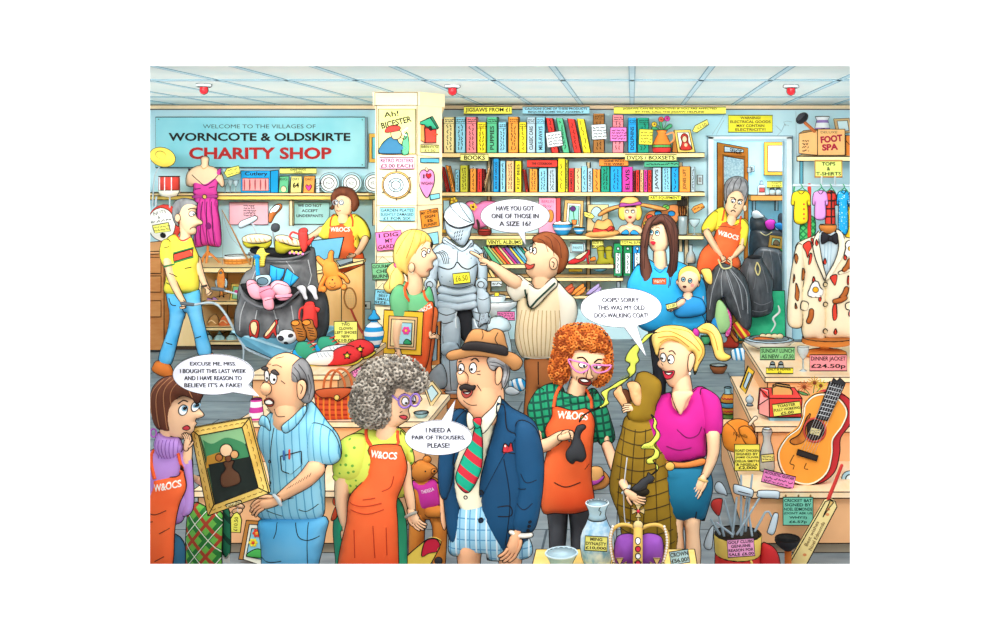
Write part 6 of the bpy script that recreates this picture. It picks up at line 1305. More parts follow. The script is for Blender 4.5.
t = T('glass_decanter', 'clear glass bottle with a yellow tag on the lowest right step', 'bottle', 3, 3, 5.55, (470, 160)); p = t.part('bottle', GLASS('c8dce4', .6)); p.lathe(470, [(-28, 22), (-22, 24), (-5, 18), (20, 17), (50, 26), (80, 32), (150, 36), (162, 32)], n=22); t.part('stopper', 'dfeaee').lathe(470, [(-40, 20), (-28, 24), (-20, 14)], n=18, close=True)
sign(3, 3, 5.45, (442, 82, 504, 118), ['', ''], 'f0f08c', 'small pale yellow card on the glass bottle', rot=-6).part('lettering').scribble(448, 88, 498, 112, 2, 1.3)
t = sign(3, 3, 5.24, (446, 172, 604, 234), ['ACOUSTIC GUITAR', '', ''], 'f088cc', 'pink tilted price card in front of the guitar', rot=14); t.part('handwriting').scribble(456, 196, 588, 232, 2, 1.4, rot=14)
t = T('saucer', 'pale blue plate at the right edge behind the cricket bat', 'plate', 3, 3, 5.4, (870, 232)); p = t.part('plate', 'a8d4e4'); p.ball(872, 200, 40, 36, rd=6, ink=True, n=22); p.oval(872, 200, 22, 20, lift=1, mat=M('d8ecf2'))
sign(3, 3, 5.14, (547, 290, 692, 426), ['CRICKET BAT', 'SIGNED BY', 'NOEL EDMONDS', "(DON'T ASK US", 'WHY!!)', '£6.57p'], '7cd4bc', 'green card pinned to the front of the right stand', ink='123c34')
t = THINGS[-1]; [t.part('pin', '8a6a40').ball(x, 284, 5, 7, d=-4, rd=4) for x in (560, 622, 680)]
t = floorT('cricket_bat', 'cream cricket bat with a red handle leaning at the lower right', 'bat', 3, 3, 5.0, 600); z0 = t.z0
p = t.part('blade', NOI('f8dc88', 'fbe8a8', 3, .2)); p.prism([(738, 330, 0), (750, 308, 0), (776, 298, 0), (798, 308, 0), (806, 334, 0), (640, z0, 0), (560, z0-12, 0)], -14, 14); t.part('handle', 'd03a34').tube([(832, 138, 8), (800, 220, 9), (768, 298, 10)]); t.part('splice', 'e8c070', parent=p).decal('775,300* 762,330* 738,382* 766,340* 790,312*', sharp=True, lift=1)
l = t.part('lettering', '6a4a20'); l.text('Best wishes', 684, 462, 130, 17, rot=-64, d0=-16); l.text('Noel Edmonds', 708, 474, 150, 17, rot=-64, d0=-16)
for x, y in ((764, 345), (650, 565), (760, 370)): t.part('stain', 'e8965c', parent=p).oval(x, y, 9, 7, lift=1, ink=False)
t = floorT('sink_plunger', 'black plunger standing upright on its wooden handle by the cricket bat', 'plunger', 3, 3, 4.9, 572); z0 = t.z0
t.part('handle', 'd0702c').tube([(572, 540, 17), (572, z0-17, 17)], n=12); p = t.part('cup', '2a2c30'); p.lathe(570, [(490, 60), (500, 61), (520, 50), (536, 32), (545, 20)], n=24); p.lathe(570, [(505, 10), (492, 56)], mat=M('121316'), n=24, close=True)
# golf bag
t = floorT('golf_bag', 'red golf bag with a cream rim full of silver clubs', 'golf bag', 3, 3, 4.75, 330, None); z0 = t.z0
p = t.part('bag', 'd8302c'); p.lathe(328, [(560, 108), (640, 112), (z0-30, 106), (z0, 96)], n=28); c = t.part('collar', 'f4d468'); c.lathe(328, [(468, 112), (476, 115), (556, 110), (562, 108)], n=30); c.lathe(326, [(490, 20), (470, 107)], mat=M('3a3228'), n=30, close=True)
t.part('pocket', 'c02428').puff('440,520 470,510 510,540 530,600 535,700 480,760 430,700', .6, d=-20); t.part('strap', 'e8c860').tube([(380, 560, 6, -112), (390, 600, 6, -116), (370, 650, 6, -118)]); t.part('ribbon', '5a1418').line('250,600 300,620 280,640', 3)
CL = '9fb6c2'
def club(x0, y0, x1, y1, head, lb, hc=None, d=0, ht=.6):
    t = T('golf_club', lb, 'golf club', 3, 3, 4.72, (x0, y0), 'clubs in the golf bag', d=d); t.part('shaft', CL).tube([(x0, y0, 6, d), ((x0*.4+x1*.6), y0*.4+y1*.6, 5.5, d), (x1, y1, 5, d)]); 
    if head: t.part('club_head', hc or 'c4d6e0').puff(head, ht, d=d-4)
club(300, 480, 322, 290, None, 'golf club shaft with the flat mallet head on the left', d=-14); THINGS[-1].part('club_head', 'c8dae4').puff('306,232 318,224 392,246 402,260 396,284 382,284 318,268 306,254', .6, d=-18).line('326,252 386,268', 2)
club(345, 480, 346, 190, None, 'upright golf club shaft without a head in view', d=10)
club(350, 480, 380, 268, None, 'golf club shaft leaning up towards the right blade', d=20)
club(370, 470, 404, 196, None, 'second upright golf club shaft', d=40)
club(322, 460, 430, 284, '420,262 430,248 515,250 526,266 520,288 505,286 424,280', 'golf club with a flat silver blade pointing right', d=-30)
club(412, 455, 460, 366, None, 'golf club bent over the right of the bag'); t = THINGS[-1]; t.part('shaft_bend', CL).tube([(460, 366, 5), (478, 362, 5), (492, 384, 5), (500, 392, 5)]); t.part('club_head', 'c8dae4').puff('498,378 512,366 524,378 510,450 495,472 472,462 474,448', .5, d=-4)
club(310, 470, 262, 300, '218,236 232,218 252,226 272,262 276,285 262,278 236,272 220,258', 'golf club with a pale spoon shaped head at the upper left', d=6)
club(262, 480, 236, 380, '198,326 212,302 250,298 250,330 240,375 228,376 208,352', 'golf club with a red wooden head on the left', 'c83a34', d=0)
club(240, 468, 196, 396, None, 'thin golf club leaning out to the far left', d=-6); club(300, 460, 220, 400, '190,430 208,414 206,450 198,520 176,526 162,508 172,470', 'golf club with a long silver head hanging over the left rim', d=-40)
club(395, 470, 380, 370, None, 'short golf club shaft at the right of the bag', d=-20)
t = sign(3, 3, 4.55, (278, 492, 408, 578), ['GOLF CLUBS', 'GENUINE', 'REASON FOR', 'SALE £6.00'], 'f4a4d4', 'pink price card clipped to the golf bag', rot=-4)
# ================================================================ low front table with crown, vase, bowl
t = T('low_table', 'low yellow wooden table at the front holding the crown', 'table', 2, 3, 3.75, (540, 620)); z0 = t.yz(0); t.loc = t.world(540, z0); t.base = (540, z0); k = t.k
yb = 2-.43; Yf, Yb = 3.72, 4.15
tp = t.part('tabletop', NOI('f4cc6c', 'f9dc8c', 3, .2, stretch=(1, 6, 1))); 
def fr(px, Y): return ((px-632)*Y/1000/k+(632-t.ox)*S*0+ ((632-t.ox)*S))
zt = t.yz(.43); X0, X1 = t.ox*0+(-.398/k+(632-t.ox)*S), (.26/k+(632-t.ox)*S)
tp.hull8([(X0, zt, t.dY(Yf)), (X1, zt, t.dY(Yf)), (X1, zt+26, t.dY(Yf)), (X0, zt+26, t.dY(Yf)), (X0, zt, t.dY(Yb)), (X1, zt, t.dY(Yb)), (X1, zt+26, t.dY(Yb)), (X0, zt+26, t.dY(Yb))])
for x in (X0+30, X1-30):
    for d in (t.dY(Yf)+24, t.dY(Yb)-24): t.part('leg', 'e8b85c').box(x-16, zt+26, x+16, z0, d-12, d+12)
BL = NOI('8cc4e0', 'cfe8f2', 9, .2)
t = T('china_bowl', 'pale blue china bowl with a rim at the bottom edge of the picture', 'bowl', 2, 3, 3.92, (322, 0)); y = t.yz(.43); t.base = (322, y); t.loc = t.world(322, y); p = t.part('bowl', BL); p.lathe(322, [(562, 76), (570, 74), (600, 58), (y, 34)], n=30); p.lathe(322, [(585, 30), (580, 58), (562, 74)], mat=M('bcdcea'), n=30, close=True); p.tube([(322+76*math.cos(a), 562, 5, 76*math.sin(a)) for a in np.linspace(0, 6.283, 25)[:-1]], closed=True, mat='c8e2ee', n=6)
l = t.part('lettering', '2a6a9a'); l.text('£26', 320, 572, 44, 14, d0=30)
t = T('ming_vase', 'tall pale blue patterned china vase with a chipped rim', 'vase', 2, 3, 3.98, (495, 0)); y = t.yz(.43); t.base = (495, y); t.loc = t.world(495, y)
VM = NOI('5aa8d4', 'dceef5', 26, .3); p = t.part('vase', BL); p.lathe(495, [(318, 52), (326, 54), (350, 42), (375, 38), (395, 44)], n=30); p.lathe(495, [(395, 44), (425, 56), (450, 70), (480, 80), (530, 82), (580, 74), (620, 60), (y, 44)], mat=VM, n=30); p.lathe(495, [(350, 20), (322, 50)], mat=M('a8cfe0'), n=30, close=True)
p.tube([(495+53*math.cos(a), 320, 4.5, 53*math.sin(a)) for a in np.linspace(0, 6.283, 25)[:-1]], closed=True, mat='d8ecf4', n=6); t.part('crack').line('512,322 505,340 515,350 508,368', 2)
sign(2, 3, 3.8, (436, 480, 544, 550), ['MING', 'DYNASTY', '£10,000'], 'f6f07c', 'yellow price card on the pale blue vase', rot=3)
t = T('crown', 'jewelled gold and silver crown with a purple velvet cap', 'crown', 2, 3, 3.85, (695, 0)); y = t.yz(.43); t.base = (695, y); t.loc = t.world(695, y)
p = t.part('velvet_cap', NOI('6a2a88', 'a25cc4', 7, .1)); p.puff('585,500 605,475 650,468 695,480 740,466 790,475 812,500 815,570 780,640 610,640 578,570', .8, N=250)
GO = 'd9b25a'; h = t.part('arch', GO); h.tube([(575, 600, 9), (560, 520, 9), (566, 460, 9), (600, 428, 9), (650, 428, 9), (690, 450, 9)]); h2 = t.part('arch', GO); h2.tube([(815, 600, 9), (836, 520, 9), (830, 460, 9), (796, 428, 9), (745, 428, 9), (700, 450, 9)]); f = t.part('arch', GO); f.tube([(693, 440, 22, -10), (692, 500, 24, -88), (690, 600, 24, -110)], n=10)
for i in range(14):
    for s1, (xx, yy) in ((h, (575-16*math.sin(i*.22), 600-i*13)), (h2, (815+18*math.sin(i*.22), 600-i*13))): s1.ball(xx, yy, 6, 6, d=-9, rd=6, mat=M('f4f0e8'), surf=False)
j = t.part('jewels', 'f0f0f4')
for y_, c in ((470, 'f0f0f0'), (500, 'd02840'), (530, 'f0f0f0'), (560, 'd02840')): j.oval(692, y_, 12, lift=1.5, mat=M(c))
b = t.part('circlet', 'e2c070'); b.tube([(695+118*math.cos(a), 640, 24, 105*math.sin(a)) for a in np.linspace(0, 6.283, 29)[:-1]], closed=True, n=8)
def cross(p, x, y, s, d):
    for a in range(4):
        a_ = a*math.pi/2; u = (math.cos(a_), math.sin(a_)); v = (-u[1], u[0]); p.prism([(x+u[0]*4+v[0]*3, y+u[1]*4+v[1]*3, 0), (x+u[0]*s+v[0]*s*.5, y+u[1]*s+v[1]*s*.5, 0), (x+u[0]*s-v[0]*s*.5, y+u[1]*s-v[1]*s*.5, 0), (x+u[0]*4-v[0]*3, y+u[1]*4-v[1]*3, 0)], d-4, d+4)
    p.ball(x, y, s*.28, s*.28, d=d-5, mat=M('c82840'), surf=False)
c = t.part('cross', 'dcc488'); cross(c, 694, 355, 30, -8); c.tube([(694, 385, 4, -8), (694, 412, 4, -8)]); c.ball(693, 425, 24, 24, d=-8, rd=22, ink=True)
for x, d in ((605, -80), (692, -122), (782, -80)): q = t.part('cross', 'e0c078'); cross(q, x, 590, 34, d)
for x in (650, 738): q = t.part('fleur', 'e0c078'); q.puff('%d,620 %d,590 %d,570 %d,590 %d,620' % (x-14, x-20, x, x+20, x+14), .5, d=-112)
sign(3, 3, 3.9, (0, 548, 92, 612), ['CROWN', '£56.00?'], 'b8e0ee', 'pale blue price card at the right end of the low table', rot=-9)
# ================================================================ floor things in front
t = floorT('straw_boater', 'straw boater hat with a purple band lying on the floor', 'hat', 2, 3, 6.2, 510); p = t.part('brim', 'd88a44'); p.puff('466,160 500,150 540,180 556,215 535,245 500,256 466,252', .5, d=6); p = t.part('crown', 'f0b46c'); p.puff('464,150 490,138 520,150 524,190 500,215 464,218', .8, d=-10); t.part('band', 'c04ab0').puff('464,205 500,195 526,180 528,192 502,216 466,226', .6, d=-24)
t = floorT('teddy_bear', 'brown teddy bear in a purple T-shirt sitting by the blazer', 'teddy bear', 1, 3, 5.0, 515)
TB = NOI('c06a22', 'dc8a38', 9, .15); p = t.part('body', TB); z0 = t.z0
p.puff('450,200 560,198 580,260 585,340 560,390 490,395 450,340', .6); p.puff('455,140 480,108 515,108 540,122 565,140 570,158 550,185 510,210 470,205 448,175', .85, d=-20, N=160); p.ball(522, 104, 20, 18, d=-16, ink=True); p.ball(453, 135, 16, 20, d=-10, ink=True); p.ball(562, 152, 14, 12, d=-46, rd=14, ink=True)
p.limb([(540, 350, 30), (575, 350, 30), (610, 352, 26)], d=-30, N=60); p.limb([(480, 380, 34), (470, 430, 38), (465, z0-36, 36)], d=0, N=60); p.limb([(560, 390, 30), (580, 450, 34), (575, z0-34, 32)], d=0, N=60); p.limb([(455, 290, 20), (462, 320, 20), (466, 345, 18)], d=-30, N=40); p.limb([(575, 230, 16), (590, 280, 14), (592, 300, 12)], d=-10, N=40)
sh_ = t.part('t_shirt', 'c8309a'); sh_.puff('462,205 500,215 545,198 570,215 580,250 582,330 520,348 492,378 478,300 470,255 444,240 448,215', .7, d=-16); l = t.part('lettering', 'f0dcf0'); l.text('THERESA', 530, 245, 62, 16, rot=-14, flat=False, lift=2, mat=M('f4e4f4'))
for x, y in ((522, 150),): p.oval(x, y, 4, ink=False, mat=INK, lift=1)
p.oval(566, 148, 6, 5, ink=False, mat=INK, lift=1); p.line('555,166 565,170 572,166', 1.5)
t = floorT('skateboard', 'yellow skateboard with a red end standing on the floor at the front', 'skateboard', 1, 3, 4.6, 480); z0 = t.z0; p = t.part('deck', 'f0cc54'); p.prism([(585, 520, 0), (572, 494, 0), (540, 488, 0), (500, 508, 0), (400, 600, 0), (330, 720, 0), (420, 760, 0), (520, 640, 0)], -6, 6, sharp=False); t.part('nose', 'cc1c3c', parent=p).decal('582,520 568,494 540,490 508,508 494,575 530,560 572,550', lift=1.5); t.part('wheel', '2a2a30').ball(574, 600, 18, 18, rd=12, ink=True)
t = floorT('flower_painting', 'brown framed painting of a red and a yellow flower leaning on the stand', 'picture', 0, 3, 5.1, 530); z0 = t.z0
p = t.part('frame', 'c8843c'); p.prism([(492, 402, 0), (660, 415, 0), (640, z0, 0), (455, z0-20, 0)], -4, 8); t.part('mount', 'f4f0dc').prism([(508, 420, 0), (645, 430, 0), (628, 640, 0), (478, 590, 0)], -7, -4); q = t.part('painted_panel', '8fd0e0'); q.prism([(520, 440, 0), (630, 446, 0), (615, 600, 0), (494, 575, 0)], -9, -6)
for x, y, c in ((546, 462, 'e8442c'), (528, 508, 'f0d838')): 
    f = t.part('flower', c); [f.ball(x+14*math.cos(a*1.047), y+14*math.sin(a*1.047), 8, 8, d=-11, rd=3) for a in range(6)]; f.ball(x, y, 8, 8, d=-13, rd=3, mat=M('f4a83c' if c[1] == '8' else 'e05030'))
t.part('leaves', '4ab050').puff('498,574 520,548 560,540 600,580', .2, d=-10)
# ================================================================ people at the back
AP = NOI('ee4f22', 'f8743c', 3, .1); YS = 'f4e04a'; DEN = NOI('2fa8e6', '7cc8ee', 4, .1)
HG = NOI('3c3c40', '9c9c9e', 12, .2, stretch=(1, 1, .3)); HB = NOI('4a2418', '7c4228', 9, .2, stretch=(1.5, 1, .4)); HY = NOI('f0be48', 'fbdf84', 7, .1, stretch=(1.5, 1, .4))
# -- walking man
t = person('man in a yellow football shirt and jeans pushing the wheelbarrow', 0, 1, 9.75, 180)
b = t.part('body', SKIN)
b.limb([(190, 190, 26), (195, 240, 26), (190, 280, 34)], d=6, N=60)
b.puff('175,80 230,78 252,98 246,130 252,158 278,176 276,190 256,196 246,206 250,216 244,238 215,242 190,228 172,190 165,130', .8, N=170)
b.ball(172, 158, 13, 19, d=-30, rd=8, ink=True)
b.limb([(132, 360, 22), (150, 440, 19), (185, 520, 16), (210, 560, 12)], d=-50, N=70); hand(b, 210, 562, 75, 48, 1, 25, 6, -58, fist=True)
b.limb([(248, 360, 18), (262, 420, 17), (285, 480, 14), (300, 505, 11)], d=10, N=60); hand(b, 302, 508, 60, 46, -1, 25, 6, 0, fist=True)
h = t.part('hair', HG); h.puff('138,110 150,78 190,64 235,72 258,96 230,102 205,112 196,150 184,160 170,140 160,160 166,200 148,185 136,150', .9, d=-6)
eye(t, 236, 138, 9, 13, 241, 140, 3); b.line('222,118 236,112 248,116', 2.6); t.part('mouth').line('228,214 240,202 246,206', 2.2)
l = t.part('jeans', DEN); l.puff('104,515 160,525 210,520 262,505 270,560 282,640 300,720 322,815 262,825 236,720 205,620 190,640 165,730 125,870 65,850 110,700 118,620', .6, d=0, N=300)
l.line('190,560 196,620 190,650'); l.line('125,545 140,575 165,580'); l.line('110,760 140,770'); l.line('250,740 280,730')
for o, d in (('62,850 100,858 132,880 138,925 100,930 40,900 44,870', -6), ('270,815 322,815 345,850 350,900 290,905 268,870', 8)): t.part('boot', 'd9752c').puff(o, .8, d=d)
s = t.part('football_shirt', YS); s.puff('150,238 115,252 92,288 88,340 104,440 92,510 130,532 200,524 255,510 264,470 256,400 262,350 244,300 226,252 200,262 170,256', .62, d=-4, N=250)
s.puff('100,270 128,262 150,300 168,378 112,392 94,360 88,320', .8, d=-34); s.line('112,392 168,378', 5, mat=M('3a8a4c'))
s.decal('162,332* 240,308* 246,340* 166,366*', mat=M('e84a34'), sharp=True); s.line('162,326 240,303', 4, mat=M('3a8a4c')); s.line('166,372 247,346', 4, mat=M('3a8a4c')); s.line('152,240 175,262 200,266 222,252', 4, mat=M('d8443c'))
for q in ('150,420 180,440', '120,470 150,480', '215,400 240,395', '120,300 140,295'): s.line(q)
t.part('watch', '4a4038').tube([(278, 492, 5, -6), (300, 486, 5, -6)])
# -- shop assistant behind the till
t = person('assistant with a brown bob and glasses standing behind the till', 1, 1, 11.05, 120)
b = t.part('body', SKIN); b.limb([(112, 140, 24), (112, 175, 34)], d=4, N=50); b.puff('80,60 120,45 155,62 158,110 145,142 112,154 84,144 70,108', .8)
for x in (86, 112): eye(t, x, 82, 9, 11, x+2, 80, 3)
b.limb([(14, 215, 17), (-20, 240, 15), (-60, 262, 13)], d=-20, N=50); b.limb([(230, 260, 18), (205, 310, 15), (180, 335, 11)], d=-40, N=50); hand(b, 182, 335, 160, 40, -1, 12, 8, -60)
h = t.part('hair', HB); h.puff('48,112 62,95 55,60 75,22 112,8 160,20 186,60 190,100 168,128 152,110 150,72 110,52 82,62 72,100 66,118', .9, d=-8)
g = t.part('glasses', 'e8f0f4'); [g.inkloop(np.array([(x+12*math.cos(a), 84+12*math.sin(a)) for a in np.linspace(0, 6.28, 14)[:-1]]), -36, 1.8, mat=M('aabcc8')) for x in (84, 114)]
t.part('mouth', 'c04a3c').line('86,120 98,126 108,122', 2.2, mat=M('b03a30')); b.line('94,92 92,104 100,106', 1.6)
s = t.part('blouse', YS); s.puff('75,140 40,170 15,220 18,250 60,262 70,330 190,350 192,250 225,268 246,255 238,210 210,165 160,140 112,180', .6, d=-2); s.puff('60,155 25,190 -5,235 30,262 62,240', .7, d=-20); s.puff('175,150 215,170 245,225 240,262 200,262 185,220', .7, d=-20)
a = t.part('apron', AP); a.puff('58,195 90,188 140,188 170,200 180,240 178,300 215,330 222,400 212,455 150,470 60,460 70,350 45,240', .45, d=-26); a.line('58,200 60,165 70,145', 5, mat=M('ee5f2c')); a.line('168,200 165,165 150,142', 5, mat=M('ee5f2c')); a.text('W&OCS', 110, 212, 96, 22, flat=False, lift=2, mat=M('f2ece0'), bold=.03)
legs(t, 450, (120, 180), '2a2a30', r=(30, 20, 16))
# -- ponytail girl
t = person('girl with a blonde ponytail and green shirt carrying gold picture frames', 1, 1, 7.9, 440)
b = t.part('body', SKIN); b.limb([(450, 420, 34), (462, 480, 36), (450, 520, 44)], d=6, N=70)
b.puff('420,270 520,255 546,280 542,312 568,350 552,366 544,382 550,398 532,416 526,442 485,446 440,420 420,350', .7, N=170)
h = t.part('hair', HY); h.puff('358,345 368,280 402,234 452,214 508,226 542,262 546,305 528,275 500,300 470,345 440,380 430,440 405,420 372,400', .8, d=-14, N=220); h.puff('385,390 355,378 325,410 335,450 310,490 330,522 375,512 408,470 402,420', .8, d=-6); strands(h, ['450,216 420,260 380,330', '470,216 460,270 430,350', '500,226 495,270 470,330', '370,400 350,440 345,500', '520,240 515,275 500,295'], 1.8, M('c8862c'))
t.part('hair_band', 'e05a9c').ball(374, 386, 10, 14, d=-24, ink=True); b.ball(455, 395, 15, 22, d=-52, rd=8, ink=True); t.part('earring', 'e8e0c0').ball(462, 420, 5, 5, d=-62)
eye(t, 512, 330, 10, 16, 518, 333, 4); eye(t, 532, 318, 6, 12, 536, 320, 3); t.part('mouth', 'c83a3a').line('520,418 530,406 544,404', 2.6, mat=M('b83a34')); b.line('498,312 512,300 522,306', 2.2)
sk = t.part('skirt', NOI('ee5a24', 'f87c40', 3, .1)); sk.puff([(x, y, 0) for x, y in ((420, 580), (560, 590), (562, 700), (540, 860), (530, 920), (400, 920), (360, 800), (400, 680))], .5, d=2)
s = t.part('shirt', NOI('56ae78', '7cc48c', 4, .1)); s.puff('412,468 440,500 500,520 530,490 552,560 555,680 480,690 350,650 345,600 355,520 380,485', .55, d=0); s.puff('350,590 345,540 372,488 410,485 440,540 440,640 400,670 352,640', .8, d=-30)
a = t.part('apron', AP); a.puff('420,520 440,560 475,590 540,560 556,585 548,680 542,760 528,850 500,905 440,900 440,780 420,660 405,580', .45, d=-26); a.line('424,470 418,500 440,560', 8, mat=M('ee5f2c')); a.line('500,510 515,540 530,560', 7, mat=M('ee5f2c')); a.text('W&OCS', 515, 596, 72, 22, rot=-28, flat=False, lift=2, mat=M('f2ece0'), bold=.03)
b.limb([(395, 660, 26), (386, 730, 22), (392, 790, 15)], d=-60, N=70); hand(b, 394, 790, 80, 62, -1, 14, 5, -66); b.line('380,775 406,782', 3, mat=M('8a8a80'))
hand(b, 546, 730, -10, 46, 1, 14, 5, -40)
legs(t, 900, (440, 500), SKIN, r=(28, 20, 15), name='leg')
t = T('picture_frame', 'large gold picture frame with a pink flower held by the ponytail girl', 'picture', 1, 2, 7.8, (400, 220))
def hollow(t, x0, y0, x1, y1, w, c, d0, d1, rot=0):
    p = t.part('frame', c); cx, cy = (x0+x1)/2, (y0+y1)/2; p.box(x0, y0, x1, y1, d0, d1, rot=rot); p.box(x0+w, y0+w, x1-w, y1-w, d0-4, d0, rot=rot, mat=M('f2c48c')); return p
hollow(t, 305, 5, 495, 215, 26, 'f0c234', 0, 14, 3); t.part('mount', 'e8d4a0').box(345, 45, 458, 175, -8, -4, rot=3); q = t.part('painted_panel', 'a8dcec'); q.box(380, 60, 446, 165, -10, -8, rot=3)
f = t.part('flower', 'ee4aa0'); [f.ball(420+13*math.cos(a*1.05), 98+13*math.sin(a*1.05), 8, 8, d=-12, rd=3) for a in range(6)]; f.ball(420, 98, 6, 6, d=-15, rd=3, mat=M('f4e04a')); t.part('leaf', '2fa06a').puff('408,162 420,140 440,150 444,164', .3, d=-10)
t = T('picture_frame', 'narrow wooden mirror frame in the ponytail girl far hand', 'picture', 1, 2, 8.0, (560, 250)); t.part('frame', 'e0904a').prism('530,62 585,55 582,262 538,268', -6, 10); t.part('glass', M('a8d4e6', .2)).prism('540,78 572,74 568,240 546,246', -10, -6)
t = floorT('grey_bag', 'dark grey holdall on the floor beside the plinth', 'bag', 1, 2, 7.6, 570); t.part('bag', NOI('6a747c', '98a2a8', 6, .1)).puff('525,320 560,275 590,262 612,310 610,370 560,384 528,372', .7)
# -- man in knitted vest
t = person('man in a cream knitted tank top pointing at the suit of armour', 2, 1, 7.6, 190)
b = t.part('body', SKIN); b.limb([(225, 430, 46), (228, 490, 50)], d=6, N=60)
b.puff('190,262 250,245 320,290 330,360 310,420 270,455 225,470 175,450 150,420 156,400 146,384 156,368 152,352 144,340 150,322 172,316 184,290', .75, N=200)
b.ball(288, 376, 19, 28, d=-60, rd=9, ink=True); b.line('280,365 292,372 288,392')
b.limb([(105, 470, 34), (50, 430, 28), (0, 390, 20), (-30, 372, 15)], d=-40, N=80); hand(b, -26, 372, -155, 64, 1, 22, 6, -46); b.limb([(-64, 346, 8), (-84, 334, 7.5), (-108, 322, 6.5)], d=-50, N=36)
h = t.part('hair', NOI('7a3a1c', 'a45c30', 8, .2, stretch=(1, 1, .4))); h.puff('182,262 205,240 250,226 310,245 345,290 358,340 340,400 305,430 296,395 305,355 285,345 270,368 262,340 240,300 205,290', .85, d=-14, N=180); strands(h, ['210,258 240,270 262,320', '240,242 275,265 290,340', '275,240 315,280 325,350'], 1.6, M('4a1c0c'))
eye(t, 176, 312, 9, 15, 170, 312, 3.5); eye(t, 196, 316, 10, 16, 190, 314, 4); t.part('mouth', 'c8483c').puff('152,376 175,384 196,378 188,396 166,404 156,394', .3, d=-52); b.line('172,284 190,280 200,288', 2.4)
sh = t.part('shirt', 'faf2de'); sh.puff('60,480 105,432 150,455 190,500 110,560 70,530', .7, d=-20); sh.puff('300,470 355,520 392,560 395,640 340,740 290,700 300,600', .7, d=-20); sh.puff('165,480 215,500 285,445 305,480 260,525 195,590 165,570', .5, d=-36); b.limb([(340, 690, 26), (300, 780, 22), (285, 820, 16)], d=10, N=50)
v = t.part('tank_top', 'f8e2b8'); v.puff([(x, y, 0) for x, y in ((140, 470), (110, 560), (105, 640), (98, 740), (112, 800), (150, 840), (275, 840), (315, 780), (330, 690), (345, 600), (330, 510), (295, 460), (250, 530), (190, 595), (165, 580))], .7, d=-6, N=300)
for x in range(-4, 6): v.line('%d,600 %d,700 %d,820' % (215+x*20, 210+x*22, 212+x*17), 1.8, mat=M('c8a468'))
v.line('150,500 165,590 215,545 295,470', 5, mat=M('2a4a3c')); v.line('150,836 210,846 275,836', 7, mat=M('2a4a3c')); v.line('145,826 210,834 280,826', 3, mat=M('f4f4e8'))
l = t.part('trousers', 'b8703c'); l.puff([(x, y, 0) for x, y in ((150, 838), (275, 838), (290, 960), (285, t.z0-30), (230, t.z0-30), (215, 980), (195, t.z0-30), (140, t.z0-30), (150, 960))], .6); l.line('212,850 214,960'); [t.part('shoe', '4a2c18').limb([(x, t.z0-20, 18), (x-34, t.z0-14, 14)], N=30, d=-10) for x in (170, 255)]
# -- woman in blue holding the toddler
t = person('woman with long brown hair and bright blue top carrying the toddler', 2, 1, 8.3, 800)
b = t.part('body', SKIN); b.limb([(798, 330, 30), (800, 390, 34)], d=6, N=50); b.puff('745,180 790,150 840,180 845,260 830,310 795,330 765,318 742,280 738,240 734,225 742,210', .75)
for x, y in ((757, 228), (785, 230)): eye(t, x, y, 10, 12, x-1, y-2, 4, iris='5aa8c8')
b.line('765,240 758,258 770,262', 1.8); t.part('mouth', 'c01c30').puff('752,272 766,268 778,276 768,288 756,282', .3, d=-44, ink=False); [b.line('%d,208 %d,202 %d,208' % (x-12, x, x+10), 2) for x in (757, 787)]
s = t.part('blue_top', NOI('18a0e4', '3cb8f0', 4, .1)); s.puff([(x, y, 0) for x, y in ((745, 360), (700, 380), (655, 440), (640, 500), (655, 600), (720, 700), (900, 720), (1010, 700), (1020, 500), (970, 420), (880, 370), (820, 400), (790, 395))], .55, d=0, N=300); s.puff('700,385 655,440 640,500 670,600 730,610 740,480', .8, d=-20); s.line('770,400 798,420 830,398', 3, mat=M('0c6ca8')); s.puff([(x, y, 0) for x, y in ((840, 640), (860, 590), (960, 600), (1010, 640), (1000, 690), (900, 710), (850, 700))], .7, d=-40)
tg = t.part('name_badge', 'e85a2c'); tg.decal('762,445* 826,445* 826,472* 762,472*', sharp=True, lift=3); tg.text('W&OCS', 794, 459, 52, 14, lift=2, mat=M('f6e8d8'))
h = t.part('hair', NOI('3a1c16', '6e4436', 8, .2, stretch=(2, 1, .3))); h.puff('800,140 845,150 880,200 885,300 878,400 850,500 832,520 828,440 845,360 838,260 812,185 780,190 755,200 745,260 738,330 760,420 742,480 726,500 706,420 704,320 712,230 740,165', .7, d=-46, N=260); strands(h, ['800,142 760,180 730,260 722,400', '810,142 860,200 868,320 845,480', '790,142 745,200 722,300', '815,150 845,230 860,330', '850,300 848,400 838,490'], 1.8, M('2a120e'))
b.limb([(1000, 600, 22), (960, 615, 22), (930, 605, 18)], d=-40, N=50); hand(b, 940, 590, 200, 62, 1, 12, 5, -60); b.limb([(850, 660, 16), (870, 610, 18), (900, 590, 15)], d=-40, N=50)
legs(t, 690, (800, 900), '2a2c34', r=(60, 34, 20))
